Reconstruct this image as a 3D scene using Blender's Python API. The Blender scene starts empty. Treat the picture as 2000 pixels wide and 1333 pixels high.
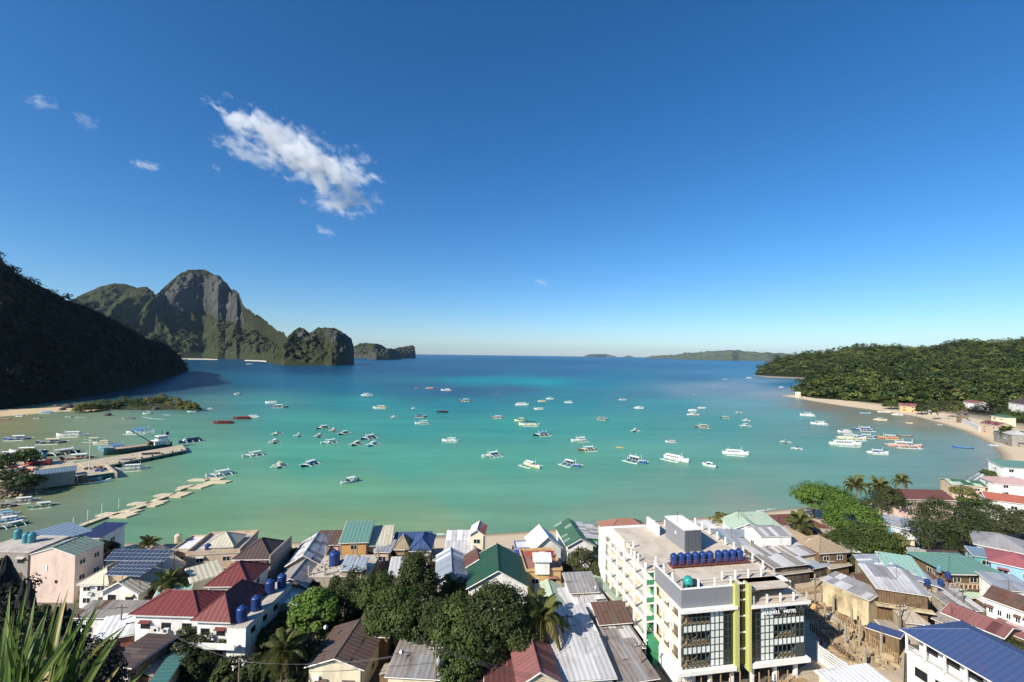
import bpy, math, random
import numpy as np
from mathutils import Vector, Matrix, Euler

random.seed(7)
RNG = np.random.default_rng(7)
R = math.radians
SC = bpy.context.scene
COL = SC.collection

# ------------------------------------------------------------------ camera
FPX, CX, CY, H = 889.0, 1000.0, 666.5, 55.0      # focal length, image centre (photo pixels), eye height
PITCH, ROLL = R(1.74), 0.0135
f_ = Vector((0, math.cos(PITCH), math.sin(PITCH)))
r0 = Vector((1, 0, 0)); u0 = Vector((0, -math.sin(PITCH), math.cos(PITCH)))
r_ = r0 * math.cos(ROLL) + u0 * math.sin(ROLL)
u_ = -r0 * math.sin(ROLL) + u0 * math.cos(ROLL)
cam_d = bpy.data.cameras.new('camera'); cam = bpy.data.objects.new('camera', cam_d); COL.objects.link(cam)
cam_d.sensor_fit = 'HORIZONTAL'; cam_d.sensor_width = 36.0; cam_d.lens = 36.0 * FPX / 2000.0
cam_d.clip_start = 0.3; cam_d.clip_end = 120000
cam.matrix_world = Matrix(((r_.x, u_.x, -f_.x, 0), (r_.y, u_.y, -f_.y, 0), (r_.z, u_.z, -f_.z, H), (0, 0, 0, 1)))
SC.camera = cam

# ------------------------------------------------------------------ sky and sun
SUN_AZ, SUN_EL = R(50), R(34)                    # sun behind the left shoulder
to_sun = Vector((-math.sin(SUN_AZ) * math.cos(SUN_EL), -math.cos(SUN_AZ) * math.cos(SUN_EL), math.sin(SUN_EL)))
world = bpy.data.worlds.new('World'); SC.world = world; world.use_nodes = True
wt = world.node_tree; wt.nodes.clear()
w_out = wt.nodes.new('ShaderNodeOutputWorld'); w_bg = wt.nodes.new('ShaderNodeBackground'); w_sky = wt.nodes.new('ShaderNodeTexSky')
w_sky.sky_type = 'NISHITA'; w_sky.sun_disc = False
w_sky.sun_elevation = SUN_EL
w_sky.sun_rotation = math.atan2(to_sun.x, to_sun.y)
w_sky.altitude = 0; w_sky.air_density = 0.95; w_sky.dust_density = 0.34; w_sky.ozone_density = 6.5
w_bg.inputs['Strength'].default_value = 0.10
w_hs = wt.nodes.new('ShaderNodeHueSaturation'); w_hs.inputs['Saturation'].default_value = 1.2     # the photograph's polarised blue
wt.links.new(w_sky.outputs[0], w_hs.inputs['Color']); wt.links.new(w_hs.outputs[0], w_bg.inputs['Color']); wt.links.new(w_bg.outputs[0], w_out.inputs['Surface'])
sun_d = bpy.data.lights.new('sun', 'SUN'); sun = bpy.data.objects.new('sun', sun_d); COL.objects.link(sun)
sun_d.energy = 5.0; sun_d.angle = R(0.53); sun_d.color = (1.0, 0.93, 0.82)
sun.rotation_euler = (-to_sun).to_track_quat('-Z', 'Y').to_euler()
sun.location = (-200, -200, 300)
vs = SC.view_settings
vs.view_transform = 'Standard'; vs.look = 'None'; vs.exposure = 0.52; vs.gamma = 1.0; vs.use_curve_mapping = False
SC.cycles.max_bounces = 6; SC.cycles.volume_bounces = 3; SC.cycles.transparent_max_bounces = 12
SC.cycles.caustics_reflective = False; SC.cycles.caustics_refractive = False

# ------------------------------------------------------------------ helpers: from a photo pixel to a place
def ray(px, py):
    return f_ + r_ * ((px - CX) / FPX) - u_ * ((py - CY) / FPX)
def G(px, py, z=0.0):                             # the point at height z seen at that pixel
    d = ray(px, py); t = (z - H) / d.z
    return Vector((d.x * t, d.y * t, z))
def P(px, py, Y):                                 # the point at forward distance Y seen at that pixel
    d = ray(px, py); t = Y / d.y
    return Vector((d.x * t, Y, H + d.z * t))
_rn, _un, _fn = np.array(r_), np.array(u_), np.array(f_)
def proj(V):                                      # world -> photo pixel (numpy, n x 3)
    q = V - np.array([0, 0, H]); w = np.maximum(q @ _fn, 1e-3)
    return CX + FPX * (q @ _rn) / w, CY - FPX * (q @ _un) / w

def lin(c):
    c = np.array(c, float) / 255.0
    return np.where(c <= 0.04045, c / 12.92, ((c + 0.055) / 1.055) ** 2.4)

# numpy value noise
def _hash(ix, iy, iz, seed):
    n = (ix * 374761393 + iy * 668265263 + iz * 2147483647 + seed * 974711) & 0xffffffff
    n = ((n ^ (n >> 13)) * 1274126177) & 0xffffffff
    n = (n ^ (n >> 16)) & 0xffffffff
    return n / 4294967295.0
def vnoise(p, seed=0):
    p = np.asarray(p, float); i = np.floor(p).astype(np.int64); f = p - i; f = f * f * (3 - 2 * f)
    out = 0
    for a in (0, 1):
        wa = f[:, 0] if a else 1 - f[:, 0]
        for b in (0, 1):
            wb = f[:, 1] if b else 1 - f[:, 1]
            for c in (0, 1):
                wc = f[:, 2] if c else 1 - f[:, 2]
                out = out + wa * wb * wc * _hash(i[:, 0] + a, i[:, 1] + b, i[:, 2] + c, seed)
    return out
def fbm(p, octv=4, seed=0):
    s, a, t = 0, 0.5, 0
    p = np.asarray(p, float)
    for k in range(octv):
        s = s + a * vnoise(p * (2 ** k), seed + k); t += a; a *= 0.5
    return s / t                                   # 0..1

# ------------------------------------------------------------------ helpers: meshes and objects
def mesh_np(name, V, F, smooth=False):
    V = np.asarray(V, np.float32); F = np.asarray(F, np.int32)
    m = bpy.data.meshes.new(name); n, k = F.shape
    m.vertices.add(len(V)); m.vertices.foreach_set('co', V.ravel())
    m.loops.add(n * k); m.loops.foreach_set('vertex_index', F.ravel())
    m.polygons.add(n); m.polygons.foreach_set('loop_start', np.arange(0, n * k, k, dtype=np.int32))
    try: m.polygons.foreach_set('loop_total', np.full(n, k, np.int32))
    except Exception: pass
    m.polygons.foreach_set('use_smooth', np.full(n, smooth, bool))
    m.update(calc_edges=True)
    return m
def link(name, mesh, mat=None, parent=None, loc=None):
    o = bpy.data.objects.new(name, mesh); COL.objects.link(o)
    if mat is not None and mesh is not None and not mesh.materials: mesh.materials.append(mat)
    if parent is not None: o.parent = parent
    if loc is not None: o.location = loc
    return o
def tag(o, label=None, cat=None, group=None, kind=None):
    if label: o['label'] = label
    if cat: o['category'] = cat
    if group: o['group'] = group
    if kind: o['kind'] = kind
    return o
def thing(name, label, cat, loc=(0, 0, 0), rz=0.0, group=None):
    o = bpy.data.objects.new(name, None); COL.objects.link(o)
    o.location = loc; o.rotation_euler = (0, 0, rz); o.empty_display_size = 0.2
    return tag(o, label, cat, group)
KIDS = {}
def children(o):
    return [c for c in bpy.data.objects if c.parent is o]
class MB:                                         # gathers boxes, tubes, quads into one mesh
    def __init__(s): s.v = []; s.f = []
    def quad(s, *p):
        n = len(s.v); s.v += [tuple(q) for q in p]; s.f.append(tuple(range(n, n + len(p)))); return s
    def box(s, x0, y0, z0, x1, y1, z1):
        n = len(s.v)
        s.v += [(x0, y0, z0), (x1, y0, z0), (x1, y1, z0), (x0, y1, z0), (x0, y0, z1), (x1, y0, z1), (x1, y1, z1), (x0, y1, z1)]
        s.f += [tuple(n + i for i in q) for q in ((3, 2, 1, 0), (4, 5, 6, 7), (0, 1, 5, 4), (1, 2, 6, 5), (2, 3, 7, 6), (3, 0, 4, 7))]
        return s
    def cbox(s, c, size): 
        return s.box(c[0] - size[0] / 2, c[1] - size[1] / 2, c[2], c[0] + size[0] / 2, c[1] + size[1] / 2, c[2] + size[2])
    def tube(s, pts, rad, n=6, cap=True):
        pts = [Vector(p) for p in pts]; rad = rad if isinstance(rad, (list, tuple)) else [rad] * len(pts)
        b = len(s.v); up = Vector((0.0, 0.0, 1.0))
        for i, p in enumerate(pts):
            d = (pts[min(i + 1, len(pts) - 1)] - pts[max(i - 1, 0)]).normalized()
            a = d.cross(up if abs(d.z) < 0.95 else Vector((1, 0, 0))).normalized(); c = d.cross(a)
            for k in range(n):
                t = 2 * math.pi * k / n
                s.v.append(tuple(p + (a * math.cos(t) + c * math.sin(t)) * rad[i]))
        for i in range(len(pts) - 1):
            for k in range(n):
                s.f.append((b + i * n + k, b + i * n + (k + 1) % n, b + (i + 1) * n + (k + 1) % n, b + (i + 1) * n + k))
        if cap:
            s.f.append(tuple(b + k for k in range(n))[::-1]); e = b + (len(pts) - 1) * n
            s.f.append(tuple(e + k for k in range(n)))
        return s
    def lathe(s, prof, n=14, c=(0, 0)):
        b = len(s.v)
        for (r, z) in prof:
            for k in range(n):
                t = 2 * math.pi * k / n; s.v.append((c[0] + r * math.cos(t), c[1] + r * math.sin(t), z))
        for i in range(len(prof) - 1):
            for k in range(n):
                s.f.append((b + i * n + k, b + i * n + (k + 1) % n, b + (i + 1) * n + (k + 1) % n, b + (i + 1) * n + k))
        s.f.append(tuple(b + k for k in range(n))[::-1]); e = b + (len(prof) - 1) * n
        s.f.append(tuple(e + k for k in range(n)))
        return s
    def mesh(s, name, smooth=False):
        m = bpy.data.meshes.new(name); m.from_pydata(s.v, [], s.f)
        if smooth: m.polygons.foreach_set('use_smooth', [True] * len(m.polygons))
        m.update(); return m
    def build(s, name, mat, parent=None, smooth=False, loc=None):
        return link(name, s.mesh(name, smooth), mat, parent, loc)

# ------------------------------------------------------------------ helpers: materials
MATS = {}
def nd(t, typ, **kw):
    n = t.nodes.new(typ)
    for k, v in kw.items(): setattr(n, k, v)
    return n
def new_mat(name):
    m = bpy.data.materials.new(name); m.use_nodes = True; t = m.node_tree
    return m, t, t.nodes['Principled BSDF']
def noise_fac(t, scale, detail=4, rough=0.6, stretch=None, coord='Object', lo=0.35, hi=0.65):
    tc = nd(t, 'ShaderNodeTexCoord'); src = tc.outputs[coord]
    if stretch:
        mp = nd(t, 'ShaderNodeMapping'); mp.inputs['Scale'].default_value = stretch; t.links.new(src, mp.inputs['Vector']); src = mp.outputs[0]
    n = nd(t, 'ShaderNodeTexNoise'); n.inputs['Scale'].default_value = scale; n.inputs['Detail'].default_value = detail; n.inputs['Roughness'].default_value = rough
    t.links.new(src, n.inputs['Vector'])
    r = nd(t, 'ShaderNodeMapRange'); r.inputs['From Min'].default_value = lo; r.inputs['From Max'].default_value = hi
    t.links.new(n.outputs['Fac'], r.inputs['Value'])
    return r.outputs[0], n
def mixc(t, fac, a, b, mode='MIX'):
    m = nd(t, 'ShaderNodeMix', data_type='RGBA', blend_type=mode)
    for sock, v in ((m.inputs['Factor'], fac), (m.inputs['A'], a), (m.inputs['B'], b)):
        pass
    ins = {'f': m.inputs[0], 'a': m.inputs[6], 'b': m.inputs[7]}
    for k, v in (('f', fac), ('a', a), ('b', b)):
        if hasattr(v, 'links'): t.links.new(v, ins[k])
        elif k == 'f': ins[k].default_value = v
        else: ins[k].default_value = tuple(v)[:3] + (1,)
    return m.outputs[2]
def bump(t, bs, h, strength=0.5, dist=0.05):
    b = nd(t, 'ShaderNodeBump'); b.inputs['Strength'].default_value = strength; b.inputs['Distance'].default_value = dist
    t.links.new(h, b.inputs['Height']); t.links.new(b.outputs[0], bs.inputs['Normal'])
def rnd_val(t, base, amt):                         # per-object variation of a colour's value
    oi = nd(t, 'ShaderNodeObjectInfo'); mr = nd(t, 'ShaderNodeMapRange')
    mr.inputs['To Min'].default_value = 1 - amt; mr.inputs['To Max'].default_value = 1 + amt
    t.links.new(oi.outputs['Random'], mr.inputs['Value'])
    hs = nd(t, 'ShaderNodeHueSaturation'); t.links.new(mr.outputs[0], hs.inputs['Value'])
    if hasattr(base, 'links'): t.links.new(base, hs.inputs['Color'])
    else: hs.inputs['Color'].default_value = tuple(base)[:3] + (1,)
    return hs.outputs[0]
def paint(key, rgb, rough=0.6, dirt=0.35, dirt_rgb=(0.22, 0.19, 0.15), scale=0.6, metal=0.0, vary=0.0, spec=0.3):
    """painted or plastered surface with weathering streaks"""
    if key in MATS: return MATS[key]
    m, t, b = new_mat(key)
    f1, _ = noise_fac(t, scale, 6, 0.65, (1, 1, 0.35), lo=0.45, hi=0.75)
    f2, _ = noise_fac(t, scale * 9, 3, 0.6, lo=0.3, hi=0.8)
    mul = nd(t, 'ShaderNodeMath', operation='MULTIPLY'); t.links.new(f1, mul.inputs[0]); mul.inputs[1].default_value = dirt
    c = mixc(t, mul.outputs[0], rgb, dirt_rgb)
    c = mixc(t, f2, c, mixc(t, 1.0, c, (0.86, 0.86, 0.86), 'MULTIPLY'))
    if vary: c = rnd_val(t, c, vary)
    t.links.new(c, b.inputs['Base Color'])
    b.inputs['Roughness'].default_value = rough; b.inputs['Metallic'].default_value = metal
    b.inputs['Specular IOR Level'].default_value = spec
    bump(t, b, f2, 0.15, 0.02)
    MATS[key] = m; return m
def sheet(key, rgb, rust=0.3, rust_rgb=(0.16, 0.07, 0.035), rough=0.55, vary=0.12, streak=(1, 0.15, 1)):
    """corrugated roofing: paint or zinc with rust and stains running down the slope"""
    if key in MATS: return MATS[key]
    m, t, b = new_mat(key)
    f1, _ = noise_fac(t, 1.1, 6, 0.7, streak, lo=0.48, hi=0.72)
    f2, _ = noise_fac(t, 0.35, 4, 0.6, lo=0.35, hi=0.7)
    f3, _ = noise_fac(t, 7.0, 3, 0.6, (1, 0.3, 1), lo=0.2, hi=0.8)
    mul = nd(t, 'ShaderNodeMath', operation='MULTIPLY'); t.links.new(f1, mul.inputs[0]); t.links.new(f2, mul.inputs[1])
    mul2 = nd(t, 'ShaderNodeMath', operation='MULTIPLY'); t.links.new(mul.outputs[0], mul2.inputs[0]); mul2.inputs[1].default_value = rust * 1.8; mul2.use_clamp = True
    c = mixc(t, mul2.outputs[0], rgb, rust_rgb)
    c = mixc(t, f3, mixc(t, 1.0, c, (0.82, 0.82, 0.83), 'MULTIPLY'), c)
    if vary: c = rnd_val(t, c, vary)
    t.links.new(c, b.inputs['Base Color']); b.inputs['Roughness'].default_value = rough; b.inputs['Specular IOR Level'].default_value = 0.3
    MATS[key] = m; return m
def plain(key, rgb, rough=0.5, metal=0.0, vary=0.0, spec=0.4):
    if key in MATS: return MATS[key]
    m, t, b = new_mat(key)
    f, _ = noise_fac(t, 3.0, 3, 0.6, lo=0.2, hi=0.8)
    c = mixc(t, f, mixc(t, 1.0, rgb, (0.85, 0.85, 0.85), 'MULTIPLY'), rgb)
    if vary: c = rnd_val(t, c, vary)
    t.links.new(c, b.inputs['Base Color']); b.inputs['Roughness'].default_value = rough; b.inputs['Metallic'].default_value = metal
    b.inputs['Specular IOR Level'].default_value = spec
    MATS[key] = m; return m
# ================================================================== water
WPTS = [  # photo pixel and the colour of the water there (sand, sea grass, depth; headland's cast shadow painted in at left)
 (0,990,(138,142,112)),(60,960,(140,142,115)),(130,1000,(128,142,122)),(0,1040,(120,135,118)),(250,1020,(118,158,132)),(400,1000,(124,164,132)),(550,1030,(138,166,134)),(700,1035,(140,168,130)),(850,1035,(142,168,138)),(1000,1025,(120,162,142)),(1150,1015,(130,160,142)),(1300,1005,(136,160,145)),(1450,985,(146,162,150)),
 (500,960,(126,172,145)),(700,960,(120,172,145)),(900,960,(114,172,150)),(1100,960,(112,168,150)),(1300,960,(122,166,150)),(1500,950,(128,165,152)),(1650,930,(122,165,155)),(1800,900,(125,160,155)),(1880,890,(130,155,152)),(1930,890,(150,158,155)),
 (300,960,(125,158,130)),(200,890,(135,155,130)),(80,870,(140,150,122)),(0,830,(150,148,118)),(200,830,(140,158,135)),(350,840,(112,162,142)),(450,900,(112,170,148)),(420,790,(98,140,140)),(330,760,(60,88,108)),(400,750,(62,95,118)),(250,770,(55,78,92)),
 (600,900,(95,172,152)),(800,900,(98,174,156)),(1000,900,(98,170,152)),(1200,900,(104,168,150)),(1400,900,(108,165,150)),(1600,880,(112,164,155)),(1750,850,(125,158,145)),(1700,815,(138,135,108)),(1600,795,(148,132,112)),(1800,830,(150,138,112)),
 (600,830,(80,160,150)),(800,830,(74,158,152)),(1000,830,(72,158,150)),(1200,830,(78,158,150)),(1400,830,(88,156,150)),(1550,810,(110,162,160)),
 (500,790,(80,148,148)),(700,785,(58,144,150)),(900,790,(46,134,148)),(1100,790,(52,140,148)),(1300,790,(70,145,150)),(1450,790,(112,156,162)),(1530,770,(150,160,170)),
 (480,745,(36,98,128)),(600,745,(38,104,136)),(700,760,(38,110,138)),(800,758,(44,98,130)),(900,765,(40,84,118)),(1000,760,(58,95,125)),(1130,768,(52,125,142)),(1250,770,(70,125,145)),(1350,765,(120,145,165)),(1430,755,(132,150,172)),(1500,745,(120,148,172)),
 (950,745,(26,140,160)),(1050,748,(24,150,165)),(1150,752,(34,125,150)),(1200,735,(34,112,148)),(1100,728,(36,92,134)),(900,728,(30,82,126)),(1350,738,(56,108,148)),(1450,730,(70,125,165)),(1540,750,(50,110,145)),
 (430,715,(30,74,108)),(600,725,(28,72,112)),(750,720,(30,76,118)),(900,708,(32,80,126)),(1100,708,(34,84,132)),(1300,715,(44,98,146)),(1480,715,(56,112,160)),
 (380,706,(34,78,110)),(700,700,(34,82,124)),(900,696,(42,92,138)),(1200,700,(44,98,145)),(1450,708,(58,118,165)),(0,760,(70,95,110)),(1950,940,(150,152,145)),(1600,742,(48,85,100)),
]
_wp = np.array([(a, b) for a, b, c in WPTS], float); _wc = np.array([lin(c) for a, b, c in WPTS])
def warp_y(py): return 260.0 * np.log(np.maximum(py - 684.0, 2.0))
def water_colour(px, py):
    hz = (px - 1000) * 0.0135
    X = np.clip(px, -60, 2050); Y = np.clip(py, 694, 1060)
    out = np.zeros((len(X), 3)); wsum = np.zeros(len(X))
    ay = warp_y(_wp[:, 1] - (_wp[:, 0] - 1000) * 0.0135 * np.clip((760 - _wp[:, 1]) / 60, 0, 1)); Yy = warp_y(Y - hz * np.clip((760 - Y) / 60, 0, 1))
    for i in range(len(_wp)):
        d2 = ((X - _wp[i, 0]) * 0.75) ** 2 + ((Yy - ay[i]) * 1.5) ** 2 + 300.0
        w = 1.0 / d2 ** 1.7
        out += w[:, None] * _wc[i]; wsum += w
    return out / wsum[:, None]

def make_water():
    na, nr = 420, 300
    ang = np.linspace(R(-115), R(115), na); rad = np.concatenate([[1.0], np.exp(np.linspace(math.log(60), math.log(36000), nr - 1))])
    A, D = np.meshgrid(ang, rad)
    V = np.stack([D * np.sin(A), D * np.cos(A), np.zeros_like(A)], -1).reshape(-1, 3)
    idx = np.arange(na * nr).reshape(nr, na)
    F = np.stack([idx[:-1, :-1], idx[:-1, 1:], idx[1:, 1:], idx[1:, :-1]], -1).reshape(-1, 4)[:, ::-1]
    m = mesh_np('sea_water', V, F, True)
    px, py = proj(V)
    front = V[:, 1] > 20
    px = np.where(front, px, np.where(V[:, 0] < 0, -60, 2050)); py = np.where(front, py, 800)
    c = water_colour(px, py)
    at = m.attributes.new('tone', 'FLOAT_COLOR', 'POINT')
    at.data.foreach_set('color', np.concatenate([c, np.ones((len(c), 1))], 1).astype(np.float32).ravel())
    mat, t, b = new_mat('sea_water')
    a = nd(t, 'ShaderNodeAttribute', attribute_name='tone')
    # sea-grass streaks and drifting silt, long along the shore
    f1, n1 = noise_fac(t, 0.010, 5, 0.55, (0.3, 1.0, 1), lo=0.3, hi=0.7)
    f2, n2 = noise_fac(t, 0.05, 5, 0.6, (0.16, 1.0, 1), lo=0.3, hi=0.7)
    f5, n5 = noise_fac(t, 0.22, 4, 0.65, (0.22, 1.0, 1), lo=0.3, hi=0.7)
    s5 = nd(t, 'ShaderNodeMath', operation='MULTIPLY_ADD'); t.links.new(f5, s5.inputs[0]); s5.inputs[1].default_value = 0.45; t.links.new(f1, s5.inputs[2])
    sm = nd(t, 'ShaderNodeMath', operation='ADD'); t.links.new(s5.outputs[0], sm.inputs[0]); t.links.new(f2, sm.inputs[1])
    mr = nd(t, 'ShaderNodeMapRange'); mr.inputs['From Max'].default_value = 2.45; mr.inputs['To Min'].default_value = 0.52; mr.inputs['To Max'].default_value = 0.93
    t.links.new(sm.outputs[0], mr.inputs['Value'])
    hs = nd(t, 'ShaderNodeHueSaturation'); hs.inputs['Saturation'].default_value = 1.05
    t.links.new(mixc(t, 1.0, a.outputs['Color'], (0.98, 1.0, 0.86), 'MULTIPLY'), hs.inputs['Color']); t.links.new(mr.outputs[0], hs.inputs['Value'])
    t.links.new(hs.outputs[0], b.inputs['Base Color'])
    b.inputs['Roughness'].default_value = 0.33; b.inputs['IOR'].default_value = 1.33; b.inputs['Specular IOR Level'].default_value = 0.13
    f3, n3 = noise_fac(t, 0.9, 4, 0.65, (0.55, 1.0, 1), lo=0.0, hi=1.0)
    f4, n4 = noise_fac(t, 0.11, 3, 0.6, (0.35, 1.0, 1), lo=0.0, hi=1.0)
    ad = nd(t, 'ShaderNodeMath', operation='MULTIPLY_ADD'); t.links.new(f4, ad.inputs[0]); ad.inputs[1].default_value = 3.0; t.links.new(f3, ad.inputs[2])
    bump(t, b, ad.outputs[0], 0.5, 0.16)
    tag(link('water', m, mat), 'turquoise bay water turning deep blue towards the horizon', kind='structure')
make_water()

# ================================================================== land
SHORE_PX = [(-700,1100),(-300,1080),(0,1058),(100,1056),(200,1060),(400,1063),(540,1060),(700,1055),(850,1048),(950,1043),(1050,1037),(1150,1028),(1300,1017),(1400,1008),(1480,1000),(1560,992),(1650,985),(1780,968),(1850,955),(1900,944),(1938,929),(1955,908),(1950,885),(1925,864),(1880,842),(1830,826),(1780,813),(1700,801),(1640,793),(1590,785),(1550,778),(1520,773)]
SHORE = np.array([G(x, y, 0)[:2] for x, y in SHORE_PX])
_tip = SHORE[-1]
LAND = np.concatenate([SHORE, [_tip + np.array([25, 18]), _tip + np.array([90, 60]), _tip + np.array([260, 120]), [1500, 800], [1500, -300], [-600, -300]]])
def seg_dist(Q, poly, closed=False):
    best = np.full(len(Q), 1e18)
    n = len(poly)
    for i in range(n if closed else n - 1):
        a = poly[i]; b = poly[(i + 1) % n]; ab = b - a
        t = np.clip(((Q - a) @ ab) / (ab @ ab + 1e-9), 0, 1)
        d = ((Q - a - t[:, None] * ab) ** 2).sum(1); best = np.minimum(best, d)
    return np.sqrt(best)
def inside(Q, poly):
    r = np.zeros(len(Q), bool); n = len(poly)
    for i in range(n):
        x1, y1 = poly[i]; x2, y2 = poly[(i + 1) % n]
        c = ((y1 > Q[:, 1]) != (y2 > Q[:, 1])) & (Q[:, 0] < (x2 - x1) * (Q[:, 1] - y1) / (y2 - y1 + 1e-12) + x1)
        r ^= c
    return r
def ground_z(Q):
    Q = np.asarray(Q, float); sd = seg_dist(Q, LAND, True) * np.where(inside(Q, LAND), 1, -1)
    z = np.interp(sd, [-60, -8, 0, 9, 22, 60], [-4, -0.9, 0.0, 0.75, 2.3, 3.0]); zr = np.interp(sd, [-60, -8, 0, 16, 40, 80], [-4, -0.7, 0.0, 0.75, 2.1, 3.0])
    k = np.clip((Q[:, 0] - 150) / 80, 0, 1); z = z * (1 - k) + zr * k
    return z, sd
def gz(x, y):
    return float(ground_z([[x, y]])[0][0])

def ground_mat():
    m, t, b = new_mat('town_ground')
    g = nd(t, 'ShaderNodeNewGeometry'); sp = nd(t, 'ShaderNodeSeparateXYZ'); t.links.new(g.outputs['Position'], sp.inputs[0])
    w = nd(t, 'ShaderNodeMapRange'); w.inputs['From Min'].default_value = 0.02; w.inputs['From Max'].default_value = 0.3; t.links.new(sp.outputs['Z'], w.inputs['Value'])
    d = nd(t, 'ShaderNodeMapRange'); d.inputs['From Min'].default_value = 1.9; d.inputs['From Max'].default_value = 2.6; t.links.new(sp.outputs['Z'], d.inputs['Value'])
    f1, _ = noise_fac(t, 0.25, 6, 0.65, lo=0.35, hi=0.7); f2, _ = noise_fac(t, 2.2, 5, 0.7, lo=0.3, hi=0.75)
    sand = mixc(t, w.outputs[0], (0.25, 0.20, 0.14), (0.62, 0.50, 0.34))
    sand = mixc(t, f2, sand, mixc(t, 1.0, sand, (0.84, 0.84, 0.84), 'MULTIPLY'))
    dirt = mixc(t, f1, (0.22, 0.185, 0.14), (0.08, 0.075, 0.065)); dirt = mixc(t, f2, dirt, mixc(t, 1.0, dirt, (0.6, 0.6, 0.58), 'MULTIPLY'))
    t.links.new(mixc(t, d.outputs[0], sand, dirt), b.inputs['Base Color']); b.inputs['Roughness'].default_value = 0.9; b.inputs['Specular IOR Level'].default_value = 0.15
    bump(t, b, f2, 0.4, 0.08)
    return m
def make_ground():
    na, nr = 460, 260
    ang = np.linspace(R(-95), R(95), na); rad = np.exp(np.linspace(math.log(14), math.log(1500), nr))
    A, D = np.meshgrid(ang, rad); Q = np.stack([D * np.sin(A), D * np.cos(A)], -1).reshape(-1, 2)
    z, sd = ground_z(Q)
    z = z + (fbm(np.c_[Q * 0.12, z * 0], 4, 3) - 0.5) * 0.5 * np.clip(sd / 20, 0, 1)
    # slope that the viewpoint stands on: behind and below the camera
    V = np.c_[Q, z]; idx = np.arange(na * nr).reshape(nr, na)
    F = np.stack([idx[:-1, :-1], idx[1:, :-1], idx[1:, 1:], idx[:-1, 1:]], -1).reshape(-1, 4)
    zz = z[F].max(1); F = F[zz > -2.0][:, ::-1]
    tag(link('ground', mesh_np('ground', V, F, True), ground_mat()), 'sandy beach and town ground around the bay', kind='structure')
make_ground()

# ================================================================== hills and islands
def veg_mat(key, g1, g2, g3, rock, rock_bias=0.5, scale=1.0, streak=0.03):
    """forest and bare limestone: rock where the face is steep, leaves elsewhere"""
    m, t, b = new_mat(key)
    g = nd(t, 'ShaderNodeNewGeometry')
    at = nd(t, 'ShaderNodeAttribute', attribute_name='rock')
    f1, _ = noise_fac(t, 0.05 * scale, 6, 0.7, lo=0.32, hi=0.68); f2, _ = noise_fac(t, 0.012 * scale, 4, 0.6, lo=0.35, hi=0.65)
    veg = mixc(t, f1, g1, g2); veg = mixc(t, f2, veg, g3)
    f3, _ = noise_fac(t, streak * scale, 6, 0.7, (1, 1, 0.12), lo=0.3, hi=0.7)
    f4, _ = noise_fac(t, streak * 0.25 * scale, 4, 0.6, (1, 1, 0.4), lo=0.3, hi=0.7)
    rk = mixc(t, f3, mixc(t, 1.0, rock, (0.42, 0.42, 0.44), 'MULTIPLY'), rock); rk = mixc(t, f4, rk, mixc(t, 1.0, rk, (0.5, 0.55, 0.5), 'MULTIPLY'))
    ad = nd(t, 'ShaderNodeMath', operation='ADD'); t.links.new(at.outputs['Fac'], ad.inputs[0])
    sc = nd(t, 'ShaderNodeMath', operation='MULTIPLY_ADD'); t.links.new(f1, sc.inputs[0]); sc.inputs[1].default_value = 0.5; sc.inputs[2].default_value = -0.25
    t.links.new(sc.outputs[0], ad.inputs[1])
    mr = nd(t, 'ShaderNodeMapRange'); mr.inputs['From Min'].default_value = rock_bias - 0.12; mr.inputs['From Max'].default_value = rock_bias + 0.12; t.links.new(ad.outputs[0], mr.inputs['Value'])
    t.links.new(mixc(t, mr.outputs[0], veg, rk), b.inputs['Base Color']); b.inputs['Roughness'].default_value = 0.85; b.inputs['Specular IOR Level'].default_value = 0.1
    bump(t, b, f1, 0.6, 6.0 / max(scale, 1))
    return m
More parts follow.
